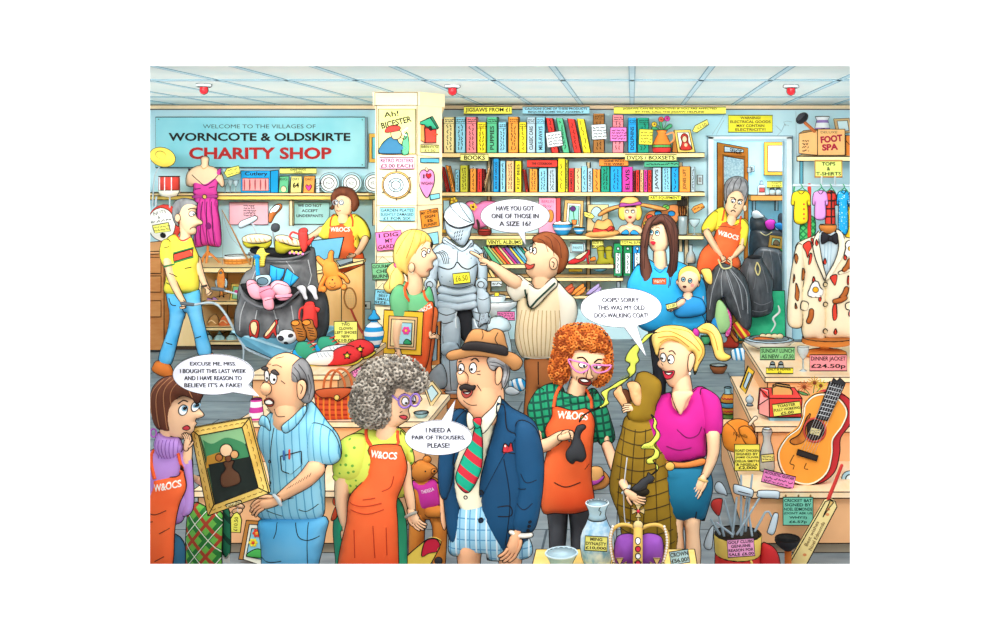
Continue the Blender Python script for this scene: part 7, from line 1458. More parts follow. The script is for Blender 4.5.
# -- toddler
t = T('person', 'toddler with fair hair held in the arms of the woman in blue', 'person', 3, 1, 8.15, (80, 600)); b = t.part('body', 'fbcaa8'); b.puff('45,430 80,400 130,420 138,470 120,500 95,520 60,512 38,480', .8, d=-20); b.limb([(86, 510, 18), (85, 560, 30), (80, 590, 34)], d=-10, N=50); b.ball(38, 470, 8, 13, d=-14, ink=True); b.ball(134, 478, 8, 13, d=-14, ink=True); b.limb([(60, 560, 16), (30, 580, 14), (10, 590, 11)], d=-40, N=40); hand(b, 14, 590, 160, 34, 1, 14, 8, -46)
h = t.part('hair', HY); h.puff('38,450 48,410 85,390 125,400 146,440 140,470 128,440 95,425 60,440 45,470', .8, d=-26)
for x, y in ((62, 452), (94, 458)): eye(t, x, y, 9, 11, x, y, 4, iris='6ab0cc')
b.oval(105, 480, 9, ink=False, mat=M('f49a94'), lift=.8); t.part('mouth', 'c0404a').oval(68, 488, 7, 4, lift=1); t.part('ponytail', HY).puff('150,410 190,405 204,440 200,480 175,470 160,440', .7, d=-10)
s = t.part('jumper', '2a94d8'); s.puff('30,560 60,540 120,540 160,560 165,620 60,640 20,620', .6, d=-20); c = t.part('card', 'f4ee8c'); c.box(-20, 565, 30, 590, -62, -60, rot=-14); c.text('£1.00', 5, 577, 36, 12, rot=-14, d0=-63)
# -- office woman
t = person('grey haired assistant in an orange apron dragging a black sack by the doorway', 3, 1, 11.5, 260)
b = t.part('body', SKIN); b.limb([(300, 160, 24), (285, 200, 34)], d=4, N=50); b.puff('285,40 325,20 355,45 362,90 345,130 318,158 290,150 268,120 270,80', .8)
h = t.part('hair', NOI('6e6e72', 'a8a8aa', 12, .2)); h.puff('262,60 262,5 285,-30 330,-42 372,-20 378,30 366,80 356,100 352,50 325,30 300,38 276,62 270,90', .85, d=-10); strands(h, ['300,30 310,-10 330,-36', '330,20 340,-10 340,-34', '270,60 275,10 300,-30', '360,70 372,20 360,-20'], 2, M('3a3a3e'))
for x, y in ((303, 76), (334, 84)): eye(t, x, y, 10, 9, x-2, y+3, 4)
b.line('290,62 305,60 316,72', 2.6); b.line('324,76 336,68 350,74', 2.6); b.line('316,90 305,108 318,112', 1.8); t.part('mouth', '8a2a28').line('292,128 304,120 314,130', 2.6); b.ball(362, 112, 9, 15, d=-10, ink=True)
s = t.part('blouse', 'f4dc3c'); s.puff('262,110 215,125 170,170 155,215 160,235 215,220 240,280 330,300 345,300 360,305 380,200 365,165 330,165 290,190', .6, d=-2); s.puff('215,125 170,170 152,215 190,232 225,200 235,150', .8, d=-20); s.puff('345,165 378,195 375,250 358,310 325,300 335,230', .8, d=-14)
a = t.part('apron', AP); a.puff('245,170 300,195 345,185 345,250 325,330 330,400 150,430 128,400 150,320 205,260', .45, d=-22); a.line('250,172 262,120', 5, mat=M('ee5f2c')); a.line('335,188 345,150', 5, mat=M('ee5f2c')); a.text('W&OCS', 278, 240, 104, 24, rot=16, flat=False, lift=2, mat=M('f2ece0'), bold=.03)
b.limb([(175, 228, 18), (210, 290, 16), (250, 345, 12)], d=-50, N=60); hand(b, 246, 342, 60, 46, 1, 20, 6, -58, fist=True); b.limb([(342, 300, 16), (315, 330, 14), (290, 350, 12)], d=-40, N=50); hand(b, 294, 346, 130, 44, -1, 20, 6, -50, fist=True); b.line('230,200 270,200 310,210', 1.5)
legs(t, 400, (200, 280), '3a3a44', r=(44, 26, 16))
# ================================================================ speech bubbles
def bubble(col, row, Y, cx, cy, rx, ry, tail, lines, lb, h=23):
    t = T('speech_bubble', lb, 'speech bubble', col, row, Y, (cx, cy)); a = np.linspace(0, 2*math.pi, 60)[:-1]
    A = [(cx+rx*math.cos(x), cy+ry*math.sin(x)) for x in a]; ta = math.atan2((tail[1]-cy)/ry, (tail[0]-cx)/rx) % (2*math.pi); w = tail[2] if len(tail) > 2 else .13
    i0 = [i for i, x in enumerate(a) if abs((x-ta+math.pi) % (2*math.pi)-math.pi) < w]
    out = [(p[0], p[1], 0) for i, p in enumerate(A) if i not in i0]; k = sum(1 for i, x in enumerate(a) if i not in i0 and x < ta)
    out.insert(k, (tail[0], tail[1], 0)); t.part('balloon', 'e9ebf6').prism(out, -4, 6, w=1.2); l = t.part('lettering', '26222a'); n = len(lines)
    for i, s_ in enumerate(lines):
        y = cy+(i-(n-1)/2)*h*1.55; [l.text(s_, cx+q, y+q*.4, len(s_)*h*.63, h*.92, d0=-5.5) for q in (-1, 1)]
bubble(0, 2, 3.26, 332, 312, 196, 98, (550, 418, .2), ['EXCUSE ME, MISS.', 'I BOUGHT THIS LAST WEEK', 'AND I HAVE REASON TO', "BELIEVE IT'S A FAKE!"], 'white speech bubble about a fake beside the bald man', 22)
bubble(1, 2, 3.24, 575, 618, 163, 84, (655, 435, .12), ['I NEED A', 'PAIR OF TROUSERS,', 'PLEASE!'], 'white speech bubble asking for trousers below the hat man', 24)
bubble(2, 1, 6.9, 98, 150, 168, 82, (148, 292, .08), ['HAVE YOU GOT', 'ONE OF THOSE IN', 'A SIZE 16?'], 'white speech bubble asking for a size 16', 24)
bubble(2, 2, 4.22, 611, -12, 196, 95, (732, 225, .11), ['OOPS! SORRY.', 'THIS WAS MY OLD', 'DOG-WALKING COAT!'], 'white speech bubble about the dog-walking coat', 24)
# ================================================================ people at the front
def lens(p, cx, cy, rx, ry, c, w=5, rot=0, pts=None, dd=-4):
    A = np.array([(cx+rx*math.cos(a)*math.cos(R(rot))-ry*math.sin(a)*math.sin(R(rot)), cy+rx*math.cos(a)*math.sin(R(rot))+ry*math.sin(a)*math.cos(R(rot))) for a in np.linspace(0, 6.283, 20)[:-1]])
    z = p.th.surf(cx, cy)-4+dd; p.inkloop(A, z, w, mat=M(c))
# -- woman with dark bob, left edge
t = person('assistant with a dark brown bob, lilac jumper and orange apron at the left edge', 0, 3, 3.45, 60)
b = t.part('body', SKIN); b.limb([(110, -60, 36), (110, -10, 44)], d=4, N=60)
b.puff('70,-190 200,-200 262,-190 266,-160 262,-140 286,-112 280,-98 248,-88 244,-76 252,-66 240,-50 236,-30 200,0 160,10 110,-20 80,-90', .7, N=220)
eye(t, 206, -142, 19, 24, 214, -150, 8, iris='8ab8d0'); eye(t, 252, -152, 12, 22, 258, -156, 7, iris='8ab8d0'); b.line('180,-170 200,-184 222,-178', 3.4); t.part('mouth', 'c83a44').puff('214,-62 236,-74 250,-62 238,-52 222,-54', .3, d=-72); b.line('255,-96 248,-84 262,-82', 2)
h = t.part('hair', NOI('3c1a12', '7a4630', 5, .15, stretch=(2, 1, .3))); h.puff('36,-180 50,-245 100,-292 170,-300 240,-270 285,-225 288,-200 262,-165 240,-190 200,-205 165,-190 150,-130 155,-60 175,-10 130,-30 70,-50 45,-110', .75, d=-24, N=280); strands(h, ['110,-290 60,-220 60,-110', '140,-296 90,-220 95,-60', '170,-298 125,-230 130,-50', '200,-292 160,-240 145,-160', '220,-280 235,-240 250,-200'], 2, M('b07850')); t.part('earring', 'c86ad8').inkloop(np.array([(60+14*math.cos(a), -30+20*math.sin(a)) for a in np.linspace(0, 6.28, 14)[:-1]]), -40, 4, mat=M('c060d0'))
s = t.part('jumper', NOI('a878cc', 'c29ae0', 3, .1)); s.puff('80,30 40,60 -40,110 -50,300 -20,420 160,420 200,360 235,330 215,180 232,150 225,90 190,40 130,60', .6, d=0, N=260); s.puff('62,5 80,-30 130,-10 175,-5 190,20 195,50 150,100 90,90 58,40', .8, d=-26)
for i in range(7): s.line('%d,0 %d,40 %d,90' % (78+i*17, 74+i*18, 90+i*14), 1.5, mat=M('7a4aa0'))
b.limb([(205, 120, 26), (212, 60, 22), (212, 20, 18)], d=-10, N=50); hand(b, 215, 42, -75, 80, -1, 18, 5, -34); s.puff('180,80 225,90 235,140 240,330 200,380 170,350 170,200', .7, d=-10)
ap = t.part('apron', AP); ap.puff([(x, y, 0) for x, y in ((70, 180), (90, 172), (190, 170), (205, 115), (225, 180), (228, 230), (195, 310), (175, 420), (165, 590), (120, 720), (-30, 740), (-60, 500), (10, 330), (60, 250))], .5, d=-66, N=260, cap=70); ap.line('48,62 60,110 85,180', 9, mat=M('ee5f2c')); ap.line('176,68 190,110 205,150', 8, mat=M('ee5f2c')); ap.text('W&OCS', 150, 208, 128, 34, rot=-10, flat=False, lift=3, mat=M('f4eee2'), bold=.03)
for q in ('60,330 100,340 150,322', '40,380 90,372', '120,430 160,410', '100,560 140,540'): ap.line(q, 2)
l = t.part('trousers', '2a6484'); l.puff([(x, y, 0) for x, y in ((-50, 500), (170, 500), (175, 800), (160, t.z0-40), (90, t.z0-40), (60, 900), (40, t.z0-40), (-40, t.z0-40), (-60, 800))], .6, d=20); [t.part('shoe', '3a2c28').limb([(x, t.z0-28, 30), (x+50, t.z0-20, 24)], N=30) for x in (0, 125)]
# -- framed painting (plain stand-in)
t = T('gilt_framed_painting', 'large gilt framed dark painting held between the assistant and bald man', 'picture', 0, 3, 3.5, (380, 380))
fr = t.part('frame', NOI('c89a3c', 'f2d878', 12, .3, stretch=(1, 1, .5)))
O = [(225, -45), (510, -95), (605, 268), (310, 378)]; I_ = [(268, -12), (478, -52), (556, 240), (342, 322)]
for i in range(4): j = (i+1) % 4; fr.hull8([(O[i][0], O[i][1], -12), (O[j][0], O[j][1], -12), (I_[j][0], I_[j][1], -20), (I_[i][0], I_[i][1], -20), (O[i][0], O[i][1], 8), (O[j][0], O[j][1], 8), (I_[j][0], I_[j][1], 8), (I_[i][0], I_[i][1], 8)])
rd = random.Random(4)
for i in range(4):
    j = (i+1) % 4
    for k in range(9):
        f = (k+.5)/9; mx = (O[i][0]*(1-f)+O[j][0]*f)*.5+(I_[i][0]*(1-f)+I_[j][0]*f)*.5; my = (O[i][1]*(1-f)+O[j][1]*f)*.5+(I_[i][1]*(1-f)+I_[j][1]*f)*.5; dx, dy = (O[j][0]-O[i][0])/34, (O[j][1]-O[i][1])/34
        fr.line([(mx-dx, my-dy, 0), (mx+dy*.4, my-dx*.4, 0), (mx+dx, my+dy, 0)], 2, mat=M('8a6420'))
cv = t.part('canvas', '3a5a3c'); cv.prism([(x, y, 0) for x, y in I_], -9, -4)
cv.decal('272,-8* 475,-46* 495,30* 296,60*', mat=M('8fc48c'), sharp=True, lift=.8, ink=False); cv.decal('285,10* 330,30 400,0 485,25* 510,95* 310,130*', mat=M('3f8a5a'), lift=1, ink=False); cv.decal('305,90* 380,70 420,100 300,150*', mat=M('b8862c'), lift=1.4, ink=False); cv.decal('312,130* 520,90* 556,240* 342,322*', mat=M('16211c'), sharp=True, lift=1.4, ink=False)
v = t.part('painted_vase', '2a2420'); v.puff('385,240 370,190 395,150 385,120 435,110 428,145 460,175 462,220', .12, d=-12, mat=M('5a3a24')); [v.ball(x, y, r, r, d=-16, rd=4, mat=M(c), ink=True) for x, y, r, c in ((400, 60, 30, 'efc79c'), (365, 95, 17, 'a8642c'), (440, 80, 19, 'd8a068'), (410, 100, 15, '6a3a20'))]
t.part('title_plate', 'f0e0a0').decal('398,322* 470,300* 474,312* 402,335*', sharp=True, lift=2).scribble(405, 306, 468, 328, 1, 1.4, rot=-17)
t2 = T('price_tag', 'yellow price tag hanging under the gilt framed painting', 'tag', 0, 3, 3.5, (442, 465)); p = t2.part('tag_card', 'f0ee62'); p.prism('432,370 448,362 462,376 470,400 464,462 418,460 416,395', -4, 0); p.text('£10.50', 442, 420, 68, 18, rot=-85, d0=-5.5); t2.part('string').tube([(447, 366, 1.4), (450, 345, 1.4)])
# -- bald man
SHB = PAT('8ed0e8', [('4c9cc4', 4, .028, .14)], wob=.5)
t = person('bald man in a blue striped short sleeved shirt holding the painting', 0, 2, 3.75, 720)
b = t.part('body', 'f7bd90'); b.limb([(690, 470, 70), (690, 540, 80)], d=10, N=70)
b.puff('640,218 700,208 770,250 800,330 780,430 740,500 690,522 640,515 600,480 585,440 590,410 572,395 568,360 582,340 578,300 600,250', .58, N=260)
b.ball(606, 370, 26, 30, d=-54, rd=30, ink=True); b.puff('760,340 785,325 802,350 795,395 775,420 760,400', .5, d=-62); b.line('775,345 788,360 778,390', 2)
for o in ('590,480 610,500', '640,230 680,222', '630,262 655,258 680,268', '680,330 700,345', '640,470 660,500 700,500', '600,260 622,256'): b.line(o, 1.8)
hh = t.part('hair', NOI('5a5a5c', 'b0b0b2', 14, .2, stretch=(1, 1, .4))); hh.puff('730,260 775,225 815,270 830,340 832,400 810,440 785,440 765,420 782,400 798,360 785,325 760,345 745,345 742,350 720,330 722,290', .8, d=-40, N=160); strands(hh, ['745,265 770,290 775,330', '765,250 800,300 810,400', '735,290 755,310 760,340', '810,300 822,360 812,420'], 2, M('3a3a3c'))
eye(t, 603, 312, 16, 27, 606, 322, 6); eye(t, 640, 318, 20, 30, 646, 326, 7); e = t.part('eyebrow', '4a4444'); e.puff('584,272 602,262 617,272 602,282', .5, d=-56); e.puff('636,285 655,275 675,298 655,298', .5, d=-72)
m = t.part('mouth', 'b84a3c'); m.puff('602,424 625,412 648,428 640,450 614,448', .3, d=-66); m.decal('606,427 626,417 644,429 640,440 612,440', mat=M('f4f0e8'), lift=1)
s = t.part('shirt', SHB); s.puff([(x, y, 0) for x, y in ((620, 490), (560, 560), (545, 640), (590, 760), (600, 880), (545, 940), (545, 1000), (600, 1020), (780, 1020), (860, 1000), (870, 900), (875, 760), (945, 720), (940, 620), (880, 540), (800, 440), (760, 500), (690, 530))], .55, d=6, N=380, cap=110); s.puff('820,540 900,560 945,620 960,700 925,735 870,740 812,760 800,700 800,620', .8, d=-40)
c = t.part('collar', SHB, parent=s); c.puff('600,490 630,505 640,560 610,540 585,530', .5, d=-90); c.puff('690,545 740,500 800,445 805,475 760,540 710,575', .5, d=-80);
pk = t.part('pocket', SHB, parent=s); pk.decal('680,690* 780,665* 782,730* 730,775* 685,760*', sharp=True, lift=3); t.part('pen', 'd84a34', parent=pk).limb([(735, 650, 5), (735, 690, 5)], d=-104, N=20, ink=False); t.part('pen', '3a6aa8', parent=pk).limb([(708, 655, 5), (709, 695, 5)], d=-104, N=20, ink=False); s.line('640,560 625,700 610,900', 2); [s.oval(x, y, 6, lift=1, mat=M('e8f4f8')) for x, y in ((622, 720), (612, 830))]
for o in ('760,950 800,960 850,930', '600,960 680,985', '780,820 830,800', '700,900 740,890'): s.line(o, 2)
b.limb([(850, 745, 46), (800, 800, 40), (730, 850, 30), (680, 885, 22)], d=-70, N=110); hand(b, 668, 893, 168, 140, -1, 14, 3, -92, thumb=28); t.part('watch', 'b8c4ca').tube([(664, 862, 8, -110), (684, 880, 9, -116), (696, 908, 8, -108)])
for i in range(9): b.line('%d,%d %d,%d' % (720+i*14, 838-i*8, 730+i*14, 826-i*9), 1.1)
j = t.part('jeans', DEN); j.puff([(x, y, 0) for x, y in ((565, 1010), (860, 1000), (870, 1100), (820, 1350), (800, t.z0-50), (700, t.z0-50), (690, 1300), (670, t.z0-50), (570, t.z0-50), (560, 1200))], .5, d=10, N=260); j.line('650,1020 650,1060 640,1090', 2); j.line('740,1020 760,1080 800,1100 850,1090', 2.2); j.line('800,1020 800,1250', 2); j.line('560,1200 620,1205 680,1195', 2); [t.part('shoe', '6a4a30').limb([(x, t.z0-34, 36), (x-60, t.z0-26, 30)], N=30) for x in (640, 770)]
# -- grey permed woman
GP = ['857c70', '9c9488', '6a6258', 'aca498']
t = person('woman with a big grey perm, purple glasses, green spotted blouse and orange apron', 1, 2, 3.85, 330)
b = t.part('body', SKIN); b.limb([(330, 560, 50), (320, 620, 60)], d=6, N=60); b.puff('330,380 400,350 470,370 484,400 470,440 450,455 430,480 436,520 400,548 340,580 300,560 300,450', .7, d=-8, N=200); b.puff('466,392 488,402 502,424 482,440 462,438', .8, d=-40)
pr = t.part('hair', '7a7670'); ho = '165,500 160,420 190,330 230,265 290,235 370,228 440,240 490,280 520,330 510,380 440,375 380,360 350,420 345,500 310,550 260,560 200,545'; pr.puff(ho, .8, d=-24, N=220); curls(pr, ho, 17, 200, GP)
eye(t, 424, 430, 15, 20, 428, 440, 6); eye(t, 464, 422, 12, 18, 468, 432, 5); g = t.part('glasses', '9a7ac8'); lens(g, 424, 428, 30, 32, '9474c4', 5, 10); lens(g, 474, 422, 22, 30, '9474c4', 5, 10); g.tube([(395, 416, 5, -85), (370, 405, 5, -60), (350, 400, 5, -30)], mat='9474c4')
t.part('mouth', 'c23a44').puff('400,500 420,494 438,502 424,514', .3, d=-66); b.line('398,485 410,480', 2); b.line('410,520 425,524', 2); b.line('405,400 425,392', 2.6)
GS = DOT('d2e05a', '6aa83c', 34, .2)
s = t.part('blouse', GS); s.puff([(x, y, 0) for x, y in ((240, 565), (180, 590), (100, 640), (80, 760), (100, 830), (150, 900), (420, 900), (430, 760), (450, 660), (410, 590), (370, 570), (300, 600))], .6, d=0, N=260); s.puff([(x, y, 0) for x, y in ((175, 590), (110, 625), (80, 700), (75, 770), (100, 800), (190, 812), (240, 780), (255, 680), (235, 600))], .8, d=-40); s.puff([(x, y, 0) for x, y in ((80, 785), (130, 790), (205, 800), (200, 830), (140, 835), (85, 810))], .8, d=-46); s.puff('395,580 440,640 462,720 440,745 420,700', .7, d=-20)
c = t.part('skirt', '2fa87c'); c.puff([(x, y, 0) for x, y in ((120, 900), (380, 920), (420, 1250), (400, 1500), (110, 1500), (70, 1200), (60, 1050), (80, 950))], .45, d=14); [t.part('shoe', '6a3a28').limb([(x, t.z0-30, 32), (x+50, t.z0-22, 26)], N=30) for x in (170, 300)]; b.limb([(180, 1480, 40), (180, t.z0-50, 26)], d=14, N=40); b.limb([(300, 1480, 40), (300, t.z0-50, 26)], d=14, N=40)
ap = t.part('apron', AP); ap.puff([(x, y, 0) for x, y in ((262, 640), (390, 630), (420, 660), (440, 740), (420, 820), (390, 900), (395, 1010), (400, 1200), (405, 1450), (120, 1450), (110, 1200), (150, 1000), (165, 880), (240, 790), (260, 700))], .5, d=-78, N=300, cap=70); ap.line('225,570 240,610 265,640', 9, mat=M('e8502c')); ap.line('380,582 385,610 392,632', 8, mat=M('e8502c')); ap.text('W&OCS', 335, 672, 128, 32, rot=4, flat=False, lift=3, mat=M('f4eee2'), bold=.03)
for q in ('170,900 240,910 330,895', '180,930 260,945 340,925', '330,840 370,820 385,770', '200,1020 205,1150', '290,1000 300,1150', '350,1010 355,1140', '240,880 300,870'): ap.line(q, 2.4, mat=M('b83414'))
b.limb([(125, 815, 44), (115, 900, 34), (125, 990, 28), (140, 1040, 22)], d=-30, N=110); hand(b, 138, 1040, 72, 118, -1, 8, 3, -40, thumb=25); b.limb([(420, 740, 26), (425, 830, 26), (440, 900, 24), (450, 965, 18)], d=-20, N=90); hand(b, 448, 968, 62, 112, -1, 12, 4, -30, thumb=20); t.part('watch', '9a9a90').tube([(428, 985, 8, -50), (448, 972, 8, -56), (472, 966, 8, -44)])
t.part('apron_bow', 'e8502c').puff('70,910 90,895 100,915 92,940 72,935', .6, d=-20).puff('60,1010 80,950 98,945 85,1000', .6, d=-20)
# -- hat man
NV = NOI('0c3656', '14507a', 3, .1); t = person('moustached man in a brown trilby and navy blazer wearing checked shorts', 1, 2, 3.5, 830)
b = t.part('body', 'f7b98c'); b.limb([(800, 400, 90), (800, 490, 90)], d=16, N=70)
b.puff('668,240 720,225 850,235 880,300 880,380 850,440 800,480 750,490 700,470 668,430 664,390 672,350 665,300', .58, N=260); b.puff('672,290 700,285 725,310 722,345 700,352 680,345 674,320', .9, d=-50); b.puff('862,280 880,262 892,290 885,330 868,350 858,330', .5, d=-60)
hr = t.part('hair', NOI('6a6a6c', 'c4c4c4', 14, .2, stretch=(1, 1, 3))); hr.puff('820,225 895,205 925,240 920,320 895,370 885,330 890,280 865,270 850,285 828,270', .6, d=-46, N=120); strands(hr, ['828,240 870,245 900,262', '835,255 870,262', '905,240 915,290 900,350'], 2, M('4a4a4c'))
eye(t, 690, 275, 16, 22, 686, 280, 6); eye(t, 748, 272, 18, 24, 742, 278, 7); b.line('736,240 755,232 775,245', 4); b.line('675,250 690,244', 4)
mo = t.part('moustache', '2a2220'); mo.puff('690,355 720,342 745,350 765,350 758,370 735,372 712,366 696,372', .6, d=-78); m = t.part('mouth', 'b8443c'); m.puff('700,376 730,376 752,372 745,395 722,408 706,398', .3, d=-80); m.decal('706,380 730,380 746,377 728,389', mat=M('f6f2ea'), lift=1)
for q in ('765,290 785,285', '768,300 786,302', '770,350 790,380', '700,430 730,450 770,445', '665,270 668,300'): b.line(q, 2)
ht = t.part('trilby', NOI('a06c3e', 'bc8650', 4, .1)); ht.puff('618,215 640,192 700,180 780,175 880,185 950,205 985,240 972,275 940,285 915,262 850,228 760,215 690,228 640,236', 1.1, d=-40, N=220); ht.puff('705,175 715,130 745,90 790,88 820,100 850,85 890,100 905,150 912,195 850,200 770,190', .75, d=-34, N=180); bd = t.part('hat_band', '221c1c', parent=ht); bd.puff('702,178 712,150 760,140 830,148 908,165 915,205 850,196 770,182', .6, d=-76); ht.line('790,90 800,110 795,130', 2); ht.line('870,100 858,130 875,160', 2)
sh = t.part('shirt', 'fbf0d0'); sh.puff([(x, y, 0) for x, y in ((735, 480), (720, 520), (660, 640), (640, 800), (680, 960), (790, 980), (800, 800), (840, 600), (870, 440), (850, 440), (800, 500))], .4, d=-10, N=200); cl = t.part('collar', 'fdf6de', parent=sh); cl.puff('728,478 752,500 760,540 735,560 722,520', .4, d=-70); cl.puff('795,505 850,450 880,400 885,440 850,520 800,580 785,545', .4, d=-70)
ti = t.part('tie', PAT('12a884', [('cc2c3c', 52, .058, .45)])); ti.puff('758,505 795,500 790,540 768,545', .5, d=-96); ti.puff([(x, y, 0) for x, y in ((765, 545), (790, 545), (800, 640), (790, 760), (730, 860), (672, 800), (700, 700), (745, 610))], .3, d=-80)
st = t.part('shorts', PAT('9cd0e8', [('5a9cc8', 0, .036, .12), ('5a9cc8', 90, .036, .12), ('e4f4fa', 0, .036, .15, .4)])); st.puff([(x, y, 0) for x, y in ((680, 940), (880, 940), (1010, 1100), (1010, 1200), (820, 1215), (800, 1180), (640, 1190), (625, 1100), (650, 1000))], .5, d=4, N=220); [sh.oval(x, y, 8, lift=1, mat=M('f4ead0')) for x, y in ((712, 895),)]
[b.limb([(x, 1150, 62), (x, 1400, 44), (x, t.z0-60, 28)], d=10, N=80) for x in (720, 920)]; [t.part('shoe', '3a2418').limb([(x, t.z0-40, 40), (x-60, t.z0-30, 32)], N=30) for x in (720, 920)]
j = t.part('blazer', NV); j.puff([(x, y, 0) for x, y in ((700, 480), (650, 490), (600, 600), (585, 720), (600, 900), (625, 1090), (660, 1130), (685, 1090), (680, 960), (665, 840), (672, 700), (700, 600), (722, 540))], .7, d=-14, N=220)
j.puff([(x, y, 0) for x, y in ((875, 425), (930, 470), (1040, 540), (1075, 660), (1080, 760), (1060, 900), (1040, 1040), (1000, 1120), (980, 1160), (900, 1190), (850, 1150), (800, 1060), (780, 940), (775, 840), (800, 700), (830, 600), (860, 500))], .6, d=-10, N=320, cap=90)
j.puff([(x, y, 0) for x, y in ((960, 530), (1040, 545), (1080, 640), (1090, 760), (1078, 900), (1045, 1040), (980, 1060), (935, 1030), (950, 930), (965, 830), (945, 700))], .8, d=-60, N=220); j.puff([(x, y, 0) for x, y in ((640, 500), (600, 600), (580, 760), (590, 880), (620, 900), (650, 800), (660, 640))], .7, d=-40)
lp = t.part('lapel', NV, parent=j); lp.decal([(x, y, 0) for x, y in ((870, 430), (900, 470), (915, 560), (960, 590), (900, 680), (810, 850), (782, 900), (785, 800), (830, 640), (862, 520))], lift=6); lp.decal([(x, y, 0) for x, y in ((712, 482), (668, 520), (655, 570), (640, 600), (662, 640), (655, 740), (690, 640), (720, 540))], lift=6)
for x, y in ((790, 868), (788, 1000)): t.part('button', '0a2238', parent=j).oval(x, y, 11, lift=4)
t.part('pocket_square', DOT('c83038', 'f4d8c8', 60, .25), parent=j).decal('895,655* 905,625 925,640* 935,620 945,660* 900,672*', lift=4); j.line('890,665 955,675', 2.4); j.line('870,930 930,925 935,970 872,975', 2.6); [j.oval(x, y, 6, lift=2, mat=M('0a2238')) for x, y in ((1028, 990), (1024, 1012), (1018, 1034))]
for q in ('985,760 1010,800 1060,790', '970,840 1010,830', '965,910 1000,930 1040,900', '900,700 930,900 905,1120'): j.line(q, 2.4, mat=M('071c30'))
t.part('cuff', 'f6f2e6').limb([(935, 1045, 12), (985, 1062, 14), (1030, 1058, 12)], d=-86, N=30); hand(b, 962, 1062, 106, 150, 1, 14, 3, -84, thumb=14); b.puff([(x, y, 0) for x, y in ((585, 950), (600, 955), (610, 1040), (600, 1070), (585, 1030), (582, 990))], .8, d=10)
# -- red haired woman with glasses
RP = ['b8581c', 'd87428', '94400f', 'e68a3c']
t = person('angry woman with ginger curls, pink cat-eye glasses and orange apron over green check', 2, 2, 4.65, 430)
b = t.part('body', SKIN); b.limb([(405, 350, 42), (390, 420, 46)], d=6, N=60); b.puff('360,200 430,180 530,200 545,260 520,310 480,345 440,378 410,372 375,330 358,270', .75, N=200); b.puff('462,255 470,300 480,312 462,322 446,314 452,290', .9, d=-64)
hr = t.part('hair', 'a85018'); ho = '272,250 290,180 300,120 350,78 430,70 500,85 545,130 560,180 565,280 545,340 500,365 480,350 520,300 530,240 540,200 470,195 400,180 370,215 360,290 345,340 300,350 268,310'; hr.puff(ho, .75, d=-16, N=240); curls(hr, ho, 13, 190, RP, 3)
eye(t, 428, 255, 20, 14, 434, 260, 6); eye(t, 500, 262, 18, 13, 494, 266, 6); b.line('400,225 430,222 452,245', 4); b.line('482,246 500,232 520,234', 4); g = t.part('glasses', 'e68ac8')
for o in ('362,222 390,228 455,245 452,270 420,284 385,265', '565,250 540,250 478,248 476,265 500,284 545,275'): g.inkloop(resample(spline(P(o), True, 5), 8, True), -98, 4.5, mat=M('e486c6'))
m = t.part('mouth', '8a2a24'); m.puff('412,318 440,316 468,330 462,350 430,348 408,335', .3, d=-66); m.decal('416,322 440,320 460,332 430,334', mat=M('f6f2ea'), lift=1); b.line('400,312 396,330', 2); b.line('440,290 430,300', 2)
GC = PAT('1c9468', [('0c4a3c', 8, .034, .3), ('0c4a3c', 98, .034, .3)]); s = t.part('checked_shirt', GC); s.puff([(x, y, 0) for x, y in ((310, 355), (230, 370), (170, 440), (165, 490), (215, 600), (300, 640), (480, 640), (560, 600), (545, 500), (500, 400), (465, 380), (420, 420), (350, 410))], .6, d=0, N=260); s.puff([(x, y, 0) for x, y in ((225, 372), (180, 420), (160, 490), (200, 590), (250, 640), (270, 560), (265, 440))], .8, d=-26); s.puff([(x, y, 0) for x, y in ((490, 395), (530, 440), (560, 520), (580, 620), (520, 650), (480, 580), (480, 480))], .8, d=-26); s.puff('315,385 360,400 430,410 470,395 468,430 400,450 330,440', .7, d=-34)
ap = t.part('apron', AP); ap.puff([(x, y, 0) for x, y in ((290, 450), (380, 470), (450, 462), (485, 520), (478, 620), (470, 780), (480, 920), (400, 960), (300, 960), (235, 950), (235, 780), (262, 640), (250, 560), (280, 500))], .5, d=-70, N=300, cap=70); ap.line('325,355 300,400 290,455', 9, mat=M('ee5f2c')); ap.line('440,385 465,420 470,465', 8, mat=M('ee5f2c')); ap.text('W&OCS', 382, 488, 146, 32, rot=4, flat=False, lift=3, mat=M('f4eee2'), bold=.03); ap.line('295,800 350,820 420,800', 2.6); ap.line('440,740 460,720', 2)
lg = t.part('leggings', NOI('3a3a40', '5c5e64', 4, .1)); [lg.limb([(x, 940, 54), (x+4, 1080, 42), (x-10, t.z0-40, 24)], d=4, N=80) for x in (300, 405)]; [t.part('shoe', '2a2a2e').limb([(x, t.z0-24, 26), (x+30, t.z0-18, 22)], N=30) for x in (285, 395)]
b.limb([(225, 640, 32), (270, 620, 30), (320, 580, 24), (345, 565, 20)], d=-80, d2=-140, N=80); hand(b, 335, 572, -18, 100, 1, 22, 4, -165, fist=True); b.limb([(545, 640, 26), (590, 710, 26), (640, 770, 18)], d=-70, d2=-320, N=70); hand(b, 645, 775, 38, 96, -1, 10, 5, -340)
t.part('watch', 'b4c0c8').tube([(622, 782, 7, -325), (640, 768, 7, -332), (652, 752, 7, -325)]); t.part('ring', '3a3a3a').ball(372, 582, 6, 6, d=-190)
t = T('dog_waste_bag', 'small black knotted dog waste bag in the ginger woman raised hand', 'bag', 2, 2, 4.47, (400, 730)); p = t.part('bag', '33353a'); p.puff('402,560 430,555 440,570 420,590 412,620 430,660 440,710 420,735 392,730 375,745 350,725 345,690 370,650 385,600 392,575', .8)
